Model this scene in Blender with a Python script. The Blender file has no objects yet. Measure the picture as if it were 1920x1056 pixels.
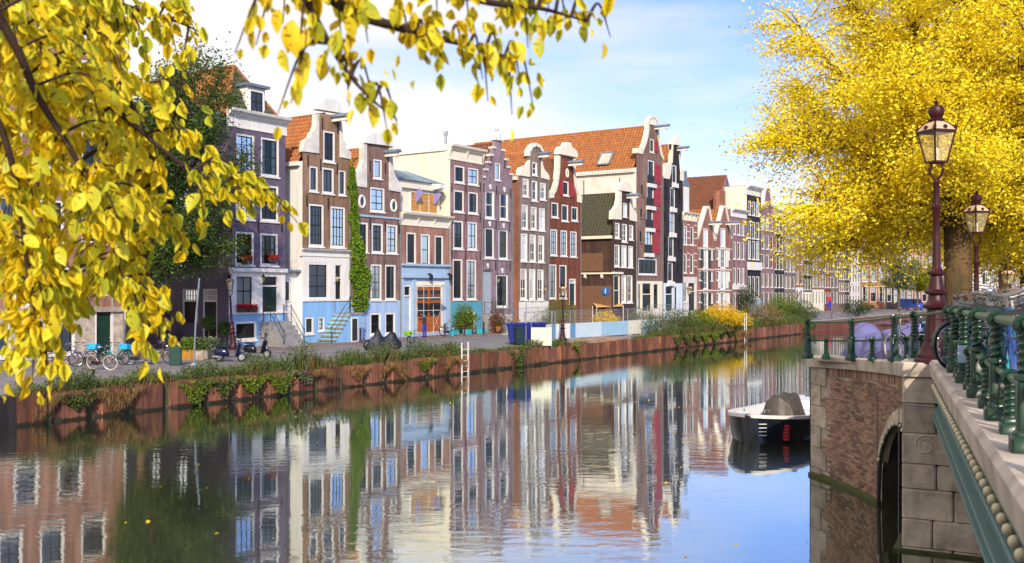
import bpy, math, random
import numpy as np
from mathutils import Vector, Matrix
from mathutils.geometry import tessellate_polygon
R = math.radians
random.seed(7); rng = np.random.default_rng(7)
SC = bpy.context.scene
COL = SC.collection

# ---------------------------------------------------------------- camera
# the photograph was measured: horizon row 541 of 1056, eye 5 m above the water, 35 mm lens
F_PX, CX, HOR, EYE = 1867.0, 960.0, 541.0, 5.0
cam_d = bpy.data.cameras.new('camera'); cam_d.lens = 35.0; cam_d.sensor_width = 36.0
cam_d.shift_y = (541 - 528) / 1920.0
cam_d.dof.use_dof = True; cam_d.dof.focus_distance = 70.0; cam_d.dof.aperture_fstop = 3.4
cam_d.clip_start = 0.05; cam_d.clip_end = 3000
cam = bpy.data.objects.new('camera', cam_d); COL.objects.link(cam)
cam.location = (0, 0, EYE); cam.rotation_euler = (R(90), 0, 0)
SC.camera = cam

# ---------------------------------------------------------------- sun and sky
SUN_AZ = math.atan2(0.06, -0.998)          # direction towards the sun, behind the camera (x, y)
SUN_EL = R(29)
sun_d = bpy.data.lights.new('sun', 'SUN'); sun_d.energy = 2.3; sun_d.angle = R(1.0)
sun_d.color = (1.0, 0.86, 0.66)
sun = bpy.data.objects.new('sun', sun_d); COL.objects.link(sun)
to_sun = Vector((math.sin(SUN_AZ) * math.cos(SUN_EL), math.cos(SUN_AZ) * math.cos(SUN_EL), math.sin(SUN_EL)))
sun.rotation_euler = to_sun.to_track_quat('Z', 'Y').to_euler()

world = bpy.data.worlds.new('World'); SC.world = world; world.use_nodes = True
wn = world.node_tree; wn.nodes.clear()
def wnode(t, **k):
    n = wn.nodes.new(t)
    for a, b in k.items(): setattr(n, a, b)
    return n
sky = wnode('ShaderNodeTexSky', sky_type='NISHITA', sun_disc=False)
sky.sun_elevation = SUN_EL; sky.sun_rotation = SUN_AZ
sky.air_density = 1.0; sky.dust_density = 1.2; sky.ozone_density = 2.0
bg = wnode('ShaderNodeBackground'); bg.inputs['Strength'].default_value = 0.15
out = wnode('ShaderNodeOutputWorld')
tc = wnode('ShaderNodeTexCoord')
mp = wnode('ShaderNodeMapping'); mp.inputs['Scale'].default_value = (1.3, 1.0, 6.5)
mp.inputs['Location'].default_value = (0.35, 0.2, 0.1); mp.inputs['Rotation'].default_value = (0.0, 0.10, 0.4)
nz = wnode('ShaderNodeTexNoise'); nz.inputs['Scale'].default_value = 1.5; nz.inputs['Detail'].default_value = 7
nz.inputs['Roughness'].default_value = 0.55
ramp = wnode('ShaderNodeValToRGB')
ramp.color_ramp.elements[0].position = 0.36; ramp.color_ramp.elements[0].color = (0, 0, 0, 1)
ramp.color_ramp.elements[1].position = 0.72; ramp.color_ramp.elements[1].color = (1, 1, 1, 1)
mix = wnode('ShaderNodeMix', data_type='RGBA')
mix.inputs['B'].default_value = (3.7, 3.4, 3.15, 1)
wl = wn.links.new
wl(tc.outputs['Generated'], mp.inputs['Vector']); wl(mp.outputs['Vector'], nz.inputs['Vector'])
sep = wnode('ShaderNodeSeparateXYZ'); wl(tc.outputs['Generated'], sep.inputs[0])
veil = wnode('ShaderNodeMath', operation='MULTIPLY_ADD'); veil.inputs[1].default_value = -0.75; veil.inputs[2].default_value = 0.04   # a thin veil thickens towards the left half of the sky
low = wnode('ShaderNodeMapRange'); low.inputs['From Min'].default_value = 0.0; low.inputs['From Max'].default_value = 0.24; low.inputs['To Min'].default_value = 0.26; low.inputs['To Max'].default_value = -0.04   # hazier towards the horizon
hz = wnode('ShaderNodeMath', operation='ADD')
wl(sep.outputs['X'], veil.inputs[0]); wl(sep.outputs['Z'], low.inputs['Value']); wl(veil.outputs[0], hz.inputs[0]); wl(low.outputs[0], hz.inputs[1])
addv = wnode('ShaderNodeMath', operation='ADD'); wl(nz.outputs['Fac'], addv.inputs[0]); wl(hz.outputs[0], addv.inputs[1])
wl(addv.outputs[0], ramp.inputs['Fac']); wl(ramp.outputs['Color'], mix.inputs['Factor'])
tint = wnode('ShaderNodeMix', data_type='RGBA', blend_type='MULTIPLY'); tint.inputs['Factor'].default_value = 1.0; tint.inputs['B'].default_value = (.50, .54, .79, 1)
wl(sky.outputs['Color'], tint.inputs['A']); wl(tint.outputs['Result'], mix.inputs['A']); wl(mix.outputs['Result'], bg.inputs['Color'])
wl(bg.outputs['Background'], out.inputs['Surface'])
SC.view_settings.view_transform = 'Standard'; SC.view_settings.look = 'None'
SC.view_settings.exposure = 1.1; SC.view_settings.gamma = 1.0
SC.view_settings.use_curve_mapping = False
SC.cycles.use_denoising = True
SC.cycles.max_bounces = 8; SC.cycles.diffuse_bounces = 3; SC.cycles.glossy_bounces = 4
SC.cycles.transparent_max_bounces = 24; SC.cycles.transmission_bounces = 4
SC.cycles.caustics_reflective = False; SC.cycles.caustics_refractive = False
SC.cycles.sample_clamp_indirect = 6

# ---------------------------------------------------------------- mesh helper
class MB:
    def __init__(s): s.v = []; s.f = []; s.m = []; s.cm = 0
    def add(s, pts, faces):
        b = len(s.v); s.v.extend([tuple(p) for p in pts])
        for f in faces: s.f.append(tuple(b + i for i in f)); s.m.append(s.cm)
        return s
    def box(s, x0, x1, y0, y1, z0, z1):
        return s.add([(x0,y0,z0),(x1,y0,z0),(x1,y1,z0),(x0,y1,z0),(x0,y0,z1),(x1,y0,z1),(x1,y1,z1),(x0,y1,z1)],
              [(0,3,2,1),(4,5,6,7),(0,1,5,4),(1,2,6,5),(2,3,7,6),(3,0,4,7)])
    def rbox(s, x0, x1, y0, y1, z0, z1, b=0.02):            # box with chamfered vertical and top edges
        def ring(i, z): return [(x0+i,y0+i+b,z),(x0+i+b,y0+i,z),(x1-i-b,y0+i,z),(x1-i,y0+i+b,z),(x1-i,y1-i-b,z),(x1-i-b,y1-i,z),(x0+i+b,y1-i,z),(x0+i,y1-i-b,z)]
        P = ring(0, z0) + ring(0, z1 - b) + ring(b * .7, z1)
        fs = []
        for k in range(2):
            for i in range(8):
                j = (i + 1) % 8; fs.append((k*8+i, k*8+j, k*8+8+j, k*8+8+i))
        fs += [tuple(range(16, 24)), tuple(reversed(range(8)))]
        return s.add(P, fs)
    def obox(s, p0, p1, w, h, up=(0,0,1)):                   # bar of section w x h between two points
        p0, p1 = Vector(p0), Vector(p1); d = (p1 - p0).normalized(); u = Vector(up)
        if abs(d.dot(u)) > .98: u = Vector((0, 1, 0)) if abs(d.y) < .9 else Vector((1, 0, 0))
        a = d.cross(u).normalized(); b = a.cross(d).normalized()
        q = []
        for p in (p0, p1):
            q += [p - a*w/2 - b*h/2, p + a*w/2 - b*h/2, p + a*w/2 + b*h/2, p - a*w/2 + b*h/2]
        return s.add(q, [(0,1,2,3),(7,6,5,4),(0,4,5,1),(1,5,6,2),(2,6,7,3),(3,7,4,0)])
    def tube(s, pts, r, n=8, closed=False, cap=True):
        pts = [Vector(p) for p in pts]; N = len(pts)
        rs = r if isinstance(r, (list, tuple)) else [r] * N
        b = len(s.v); prev = None
        for i, p in enumerate(pts):
            if closed: t = pts[(i+1) % N] - pts[i-1]
            else: t = pts[min(i+1, N-1)] - pts[max(i-1, 0)]
            if t.length < 1e-9: t = Vector((0, 0, 1))
            t.normalize()
            if prev is None:
                a = t.orthogonal().normalized()
            else:
                a = prev - t * prev.dot(t)
                a = a.normalized() if a.length > 1e-6 else t.orthogonal().normalized()
            prev = a; c = t.cross(a)
            for k in range(n):
                th = 2*math.pi*k/n
                s.v.append(tuple(p + (a*math.cos(th) + c*math.sin(th)) * rs[i]))
        M = N if closed else N - 1
        for i in range(M):
            i2 = (i + 1) % N
            for k in range(n):
                k2 = (k + 1) % n
                s.f.append((b+i*n+k, b+i*n+k2, b+i2*n+k2, b+i2*n+k)); s.m.append(s.cm)
        if cap and not closed:
            s.f.append(tuple(b + k for k in reversed(range(n)))); s.m.append(s.cm)
            s.f.append(tuple(b + (N-1)*n + k for k in range(n))); s.m.append(s.cm)
        return s
    def lathe(s, prof, n=16, c=(0,0,0), axis='z', a0=0.0):    # prof: (r, h)
        b = len(s.v); N = len(prof)
        for r, h in prof:
            for k in range(n):
                th = a0 + 2*math.pi*k/n; x, y = r*math.cos(th), r*math.sin(th)
                p = (x, y, h) if axis == 'z' else ((h, x, y) if axis == 'x' else (x, h, y))
                s.v.append((p[0]+c[0], p[1]+c[1], p[2]+c[2]))
        for i in range(N-1):
            for k in range(n):
                k2 = (k+1) % n
                s.f.append((b+i*n+k, b+i*n+k2, b+(i+1)*n+k2, b+(i+1)*n+k)); s.m.append(s.cm)
        if prof[0][0] > 1e-6: s.f.append(tuple(b+k for k in reversed(range(n)))); s.m.append(s.cm)
        if prof[-1][0] > 1e-6: s.f.append(tuple(b+(N-1)*n+k for k in range(n))); s.m.append(s.cm)
        return s
    def sphere(s, c, r, n=10, m=6, sq=(1,1,1)):
        b = len(s.v)
        for i in range(m+1):
            ph = math.pi*i/m
            for k in range(n):
                th = 2*math.pi*k/n
                s.v.append((c[0]+r*sq[0]*math.sin(ph)*math.cos(th), c[1]+r*sq[1]*math.sin(ph)*math.sin(th), c[2]+r*sq[2]*math.cos(ph)))
        for i in range(m):
            for k in range(n):
                k2 = (k+1) % n
                s.f.append((b+i*n+k, b+(i+1)*n+k, b+(i+1)*n+k2, b+i*n+k2)); s.m.append(s.cm)
        return s
    def prism(s, poly, y0, y1, plane='xz'):                  # 2-D outline extruded from y0 to y1
        n = len(poly)
        def P(a, b_, y): return (a, y, b_) if plane == 'xz' else ((y, a, b_) if plane == 'yz' else (a, b_, y))
        b = len(s.v)
        s.v.extend([P(a, c, y0) for a, c in poly] + [P(a, c, y1) for a, c in poly])
        tris = tessellate_polygon([[Vector((a, c, 0)) for a, c in poly]])
        for t in tris:
            s.f.append((b+t[0], b+t[1], b+t[2])); s.m.append(s.cm)
            s.f.append((b+n+t[2], b+n+t[1], b+n+t[0])); s.m.append(s.cm)
        for i in range(n):
            j = (i+1) % n
            s.f.append((b+i, b+j, b+n+j, b+n+i)); s.m.append(s.cm)
        return s
    def build(s, name, mat, parent=None, loc=None, rot=None, smooth=False, **props):
        me = bpy.data.meshes.new(name); me.from_pydata(s.v, [], s.f)
        for mm in (mat if isinstance(mat, (list, tuple)) else [mat]): me.materials.append(mm)
        if any(s.m): me.polygons.foreach_set('material_index', s.m)
        fix_normals(me)
        if smooth:
            me.polygons.foreach_set('use_smooth', [True]*len(me.polygons))
            if smooth != 'all': me.set_sharp_from_angle(angle=R(38))
        me.update()
        return link(name, me, parent, loc, rot, **props)
import bmesh
def fix_normals(me):
    if len(me.polygons) > 30000: return
    bm = bmesh.new(); bm.from_mesh(me); bmesh.ops.recalc_face_normals(bm, faces=bm.faces); bm.to_mesh(me); bm.free()
def link(name, me, parent=None, loc=None, rot=None, **props):
    o = bpy.data.objects.new(name, me); COL.objects.link(o)
    if parent is not None: o.parent = parent
    if loc is not None: o.location = loc
    if rot is not None: o.rotation_euler = rot if isinstance(rot, (tuple, list)) else (0, 0, rot)
    for k, v in props.items(): o[k] = v
    return o
def thing(name, label, category, loc=(0,0,0), rz=0.0, group=None):
    o = bpy.data.objects.new(name, None); COL.objects.link(o); o.empty_display_size = .2
    o.location = loc; o.rotation_euler = (0, 0, rz); o['label'] = label; o['category'] = category
    if group: o['group'] = group
    return o
def tag(o, label, category, group=None):
    o['label'] = label; o['category'] = category
    if group: o['group'] = group
    return o
CHILD = {}
def clone(o, parent=None, label=None, loc=None, rz=None, top=True, rot=None):
    c = o.copy(); COL.objects.link(c)
    if parent is not None: c.parent = parent
    if top:
        if label: c['label'] = label
        if loc is not None: c.location = loc
        if rz is not None: c.rotation_euler = (0, 0, rz)
        if rot is not None: c.rotation_euler = rot
    for ch in o.children: clone(ch, c, top=False)
    return c
def np_mesh(name, verts, faces_flat, nper, mat, parent=None, smooth=False, **props):
    """verts (N,3) array, faces as flat index array with nper corners each"""
    me = bpy.data.meshes.new(name); nf = len(faces_flat)//nper
    me.vertices.add(len(verts)); me.vertices.foreach_set('co', np.asarray(verts, dtype=np.float32).ravel())
    me.loops.add(len(faces_flat)); me.loops.foreach_set('vertex_index', np.asarray(faces_flat, dtype=np.int32))
    me.polygons.add(nf); me.polygons.foreach_set('loop_start', np.arange(0, nf*nper, nper, dtype=np.int32))
    me.update(calc_edges=True); me.validate()
    for mm in (mat if isinstance(mat, (list, tuple)) else [mat]): me.materials.append(mm)
    if smooth: me.polygons.foreach_set('use_smooth', [True]*nf)
    return link(name, me, parent, **props)

# ---------------------------------------------------------------- materials
def _n(nt, t, **k):
    n = nt.nodes.new(t)
    for a, b in k.items(): setattr(n, a, b)
    return n
def mat(name, col, rough=.7, var=.12, scale=3.0, bump=0.0, bscale=40., metal=0.0, spec=.4, col2=None, detail=5, coat=0.0, stretch=None, objvar=0.0):
    """plain procedural surface: base colour varied by noise (towards col2), fine bump"""
    m = bpy.data.materials.new(name); m.use_nodes = True; nt = m.node_tree; p = nt.nodes['Principled BSDF']
    p.inputs['Roughness'].default_value = rough; p.inputs['Metallic'].default_value = metal
    p.inputs['Specular IOR Level'].default_value = spec
    if coat: p.inputs['Coat Weight'].default_value = coat; p.inputs['Coat Roughness'].default_value = .08
    t = _n(nt, 'ShaderNodeTexCoord'); no = _n(nt, 'ShaderNodeTexNoise'); no.inputs['Scale'].default_value = scale
    no.inputs['Detail'].default_value = detail; no.inputs['Roughness'].default_value = .62
    vec = t.outputs['Object']
    if stretch:
        mpn = _n(nt, 'ShaderNodeMapping'); mpn.inputs['Scale'].default_value = stretch
        nt.links.new(vec, mpn.inputs['Vector']); vec = mpn.outputs['Vector']
    nt.links.new(vec, no.inputs['Vector'])
    c2 = col2 if col2 else tuple(max(0, c*(1-2.2*var)) for c in col)
    mx = _n(nt, 'ShaderNodeMix', data_type='RGBA')
    mx.inputs['A'].default_value = (*col, 1); mx.inputs['B'].default_value = (*c2, 1)
    rp = _n(nt, 'ShaderNodeMapRange'); rp.inputs['From Min'].default_value = .38; rp.inputs['From Max'].default_value = .68
    nt.links.new(no.outputs['Fac'], rp.inputs['Value']); nt.links.new(rp.outputs['Result'], mx.inputs['Factor'])
    last = mx.outputs['Result']
    if objvar:
        oi = _n(nt, 'ShaderNodeObjectInfo'); hs = _n(nt, 'ShaderNodeHueSaturation')
        mr = _n(nt, 'ShaderNodeMapRange'); mr.inputs['To Min'].default_value = 1-objvar; mr.inputs['To Max'].default_value = 1+objvar
        nt.links.new(oi.outputs['Random'], mr.inputs['Value']); nt.links.new(mr.outputs['Result'], hs.inputs['Value'])
        nt.links.new(last, hs.inputs['Color']); last = hs.outputs['Color']
    nt.links.new(last, p.inputs['Base Color'])
    if bump:
        b = _n(nt, 'ShaderNodeBump'); b.inputs['Strength'].default_value = bump; b.inputs['Distance'].default_value = .02
        n2 = _n(nt, 'ShaderNodeTexNoise'); n2.inputs['Scale'].default_value = bscale; n2.inputs['Detail'].default_value = 4
        nt.links.new(t.outputs['Object'], n2.inputs['Vector']); nt.links.new(n2.outputs['Fac'], b.inputs['Height'])
        nt.links.new(b.outputs['Normal'], p.inputs['Normal'])
    return m
def brick_mat(name, c1, c2, mortar, bw=.22, bh=.068, stain=.25):
    m = bpy.data.materials.new(name); m.use_nodes = True; nt = m.node_tree; p = nt.nodes['Principled BSDF']
    p.inputs['Roughness'].default_value = .85; p.inputs['Specular IOR Level'].default_value = .25
    t = _n(nt, 'ShaderNodeTexCoord'); sx = _n(nt, 'ShaderNodeSeparateXYZ'); ad = _n(nt, 'ShaderNodeMath', operation='ADD')
    cb = _n(nt, 'ShaderNodeCombineXYZ'); L = nt.links.new
    L(t.outputs['Object'], sx.inputs[0]); L(sx.outputs['X'], ad.inputs[0]); L(sx.outputs['Y'], ad.inputs[1])
    L(ad.outputs[0], cb.inputs['X']); L(sx.outputs['Z'], cb.inputs['Y'])
    br = _n(nt, 'ShaderNodeTexBrick'); br.inputs['Scale'].default_value = 1.0
    br.inputs['Brick Width'].default_value = bw; br.inputs['Row Height'].default_value = bh; br.inputs['Mortar Size'].default_value = .007
    br.inputs['Color1'].default_value = (*c1, 1); br.inputs['Color2'].default_value = (*c2, 1); br.inputs['Mortar'].default_value = (*mortar, 1)
    L(cb.outputs[0], br.inputs['Vector'])
    no = _n(nt, 'ShaderNodeTexNoise'); no.inputs['Scale'].default_value = .8; no.inputs['Detail'].default_value = 8; no.inputs['Roughness'].default_value = .7
    L(t.outputs['Object'], no.inputs['Vector'])
    mr = _n(nt, 'ShaderNodeMapRange'); mr.inputs['From Min'].default_value = .3; mr.inputs['From Max'].default_value = .7
    mr.inputs['To Min'].default_value = 1-stain; mr.inputs['To Max'].default_value = 1+stain
    L(no.outputs['Fac'], mr.inputs['Value'])
    ms_ = _n(nt, 'ShaderNodeMapping'); ms_.inputs['Scale'].default_value = (2.6, 2.6, .22); L(t.outputs['Object'], ms_.inputs['Vector'])
    ns_ = _n(nt, 'ShaderNodeTexNoise'); ns_.inputs['Scale'].default_value = 1.0; ns_.inputs['Detail'].default_value = 6; L(ms_.outputs[0], ns_.inputs['Vector'])
    m3 = _n(nt, 'ShaderNodeMapRange'); m3.inputs['From Min'].default_value = .35; m3.inputs['From Max'].default_value = .62; m3.inputs['To Min'].default_value = .62; m3.inputs['To Max'].default_value = 1.08; L(ns_.outputs['Fac'], m3.inputs['Value'])
    mm3 = _n(nt, 'ShaderNodeMath', operation='MULTIPLY'); L(mr.outputs['Result'], mm3.inputs[0]); L(m3.outputs['Result'], mm3.inputs[1])
    hs = _n(nt, 'ShaderNodeHueSaturation'); L(mm3.outputs[0], hs.inputs['Value']); L(br.outputs['Color'], hs.inputs['Color'])
    L(hs.outputs['Color'], p.inputs['Base Color'])
    b = _n(nt, 'ShaderNodeBump'); b.inputs['Strength'].default_value = .35; b.inputs['Distance'].default_value = .01; b.invert = True
    L(br.outputs['Fac'], b.inputs['Height']); L(b.outputs['Normal'], p.inputs['Normal'])
    return m
def leaf_mat(name, c1, c2, c3=None, trans=.5, scale=2.0, rough=.5, island=True):
    m = bpy.data.materials.new(name); m.use_nodes = True; nt = m.node_tree; nt.nodes.clear(); L = nt.links.new
    o = _n(nt, 'ShaderNodeOutputMaterial'); ms = _n(nt, 'ShaderNodeMixShader'); ms.inputs[0].default_value = trans
    p = _n(nt, 'ShaderNodeBsdfPrincipled'); p.inputs['Roughness'].default_value = rough; p.inputs['Specular IOR Level'].default_value = .3
    tr = _n(nt, 'ShaderNodeBsdfTranslucent')
    g = _n(nt, 'ShaderNodeNewGeometry'); rp = _n(nt, 'ShaderNodeValToRGB')
    e = rp.color_ramp.elements; e[0].color = (*c1, 1); e[1].color = (*c2, 1)
    if c3: q = e.new(.5); q.color = (*c3, 1)
    no = _n(nt, 'ShaderNodeTexNoise'); no.inputs['Scale'].default_value = scale
    tcn = _n(nt, 'ShaderNodeTexCoord'); L(tcn.outputs['Object'], no.inputs['Vector'])
    ad = _n(nt, 'ShaderNodeMath', operation='ADD'); L(g.outputs['Random Per Island'], ad.inputs[0])
    oi = _n(nt, 'ShaderNodeObjectInfo')
    a2 = _n(nt, 'ShaderNodeMath', operation='MULTIPLY_ADD'); a2.inputs[1].default_value = 1.6; a2.inputs[2].default_value = -.8
    L(no.outputs['Fac'], a2.inputs[0]); L(a2.outputs[0], ad.inputs[1])
    if not island: L(oi.outputs['Random'], ad.inputs[0])
    L(ad.outputs[0], rp.inputs['Fac']); L(rp.outputs['Color'], p.inputs['Base Color']); L(rp.outputs['Color'], tr.inputs['Color'])
    L(p.outputs[0], ms.inputs[1]); L(tr.outputs[0], ms.inputs[2]); L(ms.outputs[0], o.inputs['Surface'])
    return m
M = {}
M['white'] = mat('white_paint', (.80,.79,.75), .5, .07, 2.0, stretch=(1.5,1.5,.25), col2=(.66,.64,.58))
M['white_dirty'] = mat('weathered_white', (.74,.72,.66), .6, .1, 1.2, col2=(.52,.50,.44))
M['cream'] = mat('cream_plaster', (.80,.73,.58), .8, .06, .9, bump=.1)
M['creamtrim'] = mat('cream_paint', (.82,.76,.60), .5, .05, 2.0)
M['blue'] = mat('sky_blue_paint', (.24,.47,.78), .6, .1, 1.5, stretch=(1.5,1.5,.3), col2=(.19,.37,.60))
M['bluegrey'] = mat('pale_blue_paint', (.36,.50,.66), .55, .06, 1.5)
M['teal'] = mat('teal_paint', (.10,.34,.46), .55, .06, 1.5)
M['dark'] = mat('dark_green_paint', (.02,.03,.028), .35, .1, 3.0)
M['black'] = mat('black_iron', (.015,.015,.017), .45, .1, 3.0)
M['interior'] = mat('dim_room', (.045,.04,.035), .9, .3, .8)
M['curtain'] = mat('net_curtain', (.80,.79,.75), .9, .05, 2.0)
M['curtain_tan'] = mat('tan_curtain', (.62,.45,.22), .9, .08, 2.0)
M['curtain_red'] = mat('red_curtain', (.35,.03,.06), .9, .08, 2.0)
M['purple'] = mat('purple_painted_brick', (.135,.105,.155), .75, .09, 1.3, bump=.15, bscale=18)
M['purplelow'] = mat('dark_purple_paint', (.09,.06,.12), .7, .09, 1.3)
M['brick_brown'] = brick_mat('brown_brick', (.29,.165,.085), (.23,.12,.06), (.28,.24,.2))
M['brick_rose'] = brick_mat('rose_brown_brick', (.25,.145,.12), (.20,.105,.09), (.26,.22,.2))
M['brick_salmon'] = brick_mat('salmon_brick', (.42,.19,.13), (.33,.14,.09), (.38,.30,.26))
M['brick_lilac'] = brick_mat('lilac_brick', (.33,.165,.175), (.25,.115,.13), (.30,.26,.26))
M['brick_mauve'] = brick_mat('mauve_brick', (.29,.20,.24), (.23,.15,.18), (.30,.27,.29))
M['brick_grey'] = brick_mat('grey_brown_brick', (.24,.175,.155), (.19,.13,.115), (.26,.23,.21))
M['brick_redbrown'] = brick_mat('red_brown_brick', (.25,.065,.03), (.19,.048,.024), (.17,.1,.08))
M['brick_darkbrown'] = brick_mat('dark_brown_brick', (.085,.042,.032), (.06,.032,.025), (.10,.07,.06))
M['brick_warehouse'] = brick_mat('warehouse_brick', (.27,.155,.12), (.2,.11,.085), (.28,.22,.19))
M['brick_black'] = brick_mat('black_brick', (.035,.028,.034), (.026,.02,.026), (.05,.045,.05))
M['brick_red'] = brick_mat('red_brick', (.37,.12,.085), (.28,.085,.06), (.35,.27,.23))
M['brick_orange'] = brick_mat('orange_brick', (.42,.17,.06), (.34,.12,.04), (.36,.25,.17))
M['brick_chimney'] = brick_mat('chimney_brick', (.35,.13,.07), (.28,.1,.05), (.3,.22,.18))
M['redshutter'] = mat('red_shutter_paint', (.38,.03,.04), .5, .1, 2.0)
M['greendoor'] = mat('bottle_green_paint', (.012,.04,.03), .3, .1, 2.0)
M['orangewood'] = mat('orange_varnished_wood', (.46,.13,.02), .35, .15, 3.0, stretch=(1,1,6), coat=.3)
M['ochre'] = mat('ochre_shutter', (.50,.24,.04), .5, .1, 2.0)
M['tile_orange'] = mat('orange_roof_tile', (.42,.16,.05), .85, .2, 2.2, col2=(.24,.10,.045), spec=.25, detail=8)
M['tile_brown'] = mat('brown_roof_tile', (.22,.085,.045), .75, .2, 5.0, col2=(.12,.055,.035), spec=.25, detail=8)
M['tile_dark'] = mat('mossy_dark_tile', (.055,.058,.045), .8, .2, 4.0, col2=(.09,.085,.035), spec=.25)
M['slate'] = mat('blue_grey_zinc', (.20,.27,.35), .5, .15, 2.0, metal=.3)
M['stone'] = mat('grey_stone', (.50,.43,.35), .85, .2, 2.3, bump=.6, bscale=14, col2=(.24,.20,.16), objvar=.18)
M['stonestep'] = mat('step_stone', (.30,.30,.30), .85, .15, 2.0, bump=.2)
M['coping'] = mat('pale_coping_stone', (.58,.50,.42), .8, .15, 1.8, bump=.3, bscale=20, col2=(.34,.29,.25), objvar=.08)
def glass_mat():
    m = bpy.data.materials.new('window_glass'); m.use_nodes = True; nt = m.node_tree; nt.nodes.clear(); L = nt.links.new
    o = _n(nt, 'ShaderNodeOutputMaterial'); ms = _n(nt, 'ShaderNodeMixShader')
    tr = _n(nt, 'ShaderNodeBsdfTransparent'); tr.inputs[0].default_value = (.86,.9,.9,1)
    gl = _n(nt, 'ShaderNodeBsdfGlossy'); gl.inputs['Roughness'].default_value = .02; gl.inputs['Color'].default_value = (.92,.96,1,1)
    fr = _n(nt, 'ShaderNodeFresnel'); fr.inputs['IOR'].default_value = 1.7
    no = _n(nt, 'ShaderNodeTexNoise'); no.inputs['Scale'].default_value = 1.3
    t = _n(nt, 'ShaderNodeTexCoord'); L(t.outputs['Object'], no.inputs['Vector'])
    b = _n(nt, 'ShaderNodeBump'); b.inputs['Strength'].default_value = .08; b.inputs['Distance'].default_value = .05
    L(no.outputs['Fac'], b.inputs['Height']); L(b.outputs[0], gl.inputs['Normal'])
    L(fr.outputs[0], ms.inputs[0]); L(tr.outputs[0], ms.inputs[1]); L(gl.outputs[0], ms.inputs[2]); L(ms.outputs[0], o.inputs['Surface'])
    return m
M['glass'] = glass_mat()
M['darkglass'] = mat('dark_window_glass', (.03,.035,.04), .06, .2, 1.0, spec=.9)
M['amberglass'] = mat('amber_curtain_glass', (.62,.30,.04), .15, .3, 3.0, spec=.6, col2=(.30,.13,.02))  # opaque amber panes, mottled towards brown by noise
M['lilacglass'] = mat('lilac_reflecting_glass', (.30,.28,.60), .1, .1, 1.0, spec=.9)
M['blue_pale'] = mat('light_blue_paint', (.38,.53,.76), .6, .1, 1.5, stretch=(1.5,1.5,.3))
M['step_moss'] = mat('mossy_step_stone', (.24,.26,.17), .85, .15, 2.0, bump=.2)
M['steel'] = mat('galvanised_steel', (.55,.57,.58), .35, .1, 4, metal=.8)
M['studdoor'] = mat('pale_studded_door', (.42,.50,.58), .5, .2, 9.0)
M['roughcast'] = mat('rough_brown_render', (.20,.105,.055), .95, .3, 7.0, bump=.9, bscale=9, col2=(.10,.055,.035))
M['whitewash'] = mat('whitewashed_wall', (.76,.68,.60), .85, .1, .7, bump=.15, col2=(.60,.53,.48))
M['balnet'] = mat('dark_balustrade', (.03,.03,.035), .6, .2, 20)
M['lightglass'] = mat('pale_skylight_glass', (.5,.48,.4), .1, .1, 1, spec=.8)
M['bluewhite'] = mat('cool_white_paint', (.66,.74,.82), .5, .05, 1.5)
M['straw_green'] = leaf_mat('olive_leaf', (.16,.14,.03), (.30,.20,.06), (.22,.18,.04), .3)
M['redleaf'] = leaf_mat('red_brown_leaf', (.28,.07,.04), (.16,.12,.04), (.22,.06,.03), .3)
M['vine_leaf'] = leaf_mat('fresh_vine_leaf', (.09,.22,.012), (.26,.34,.03), (.17,.30,.02), .4)
# ---------------------------------------------------------------- the row of houses: a straight facade line, u along it, v behind it
DX, DY = .5606, .8281
ANG = math.atan2(DY, DX); OY = 87.68; GZ = 1.2
def U(px, v=0.0):
    t = (px - CX) / F_PX
    return (t * (OY + DX*v) + DY*v) / (DX - DY*t)
def W(u, v, z=0.0): return Vector((DX*u - DY*v, OY + DY*u + DX*v, z))
def ZP(px, py, v=0.0):
    p = W(U(px, v), v); return EYE - (py - HOR) * p.y / F_PX
def ground_at(px, py, z):                                   # point on the level z seen at a pixel
    Y = (EYE - z) * F_PX / (py - HOR); return Vector(((px - CX) / F_PX * Y, Y, z))

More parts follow.
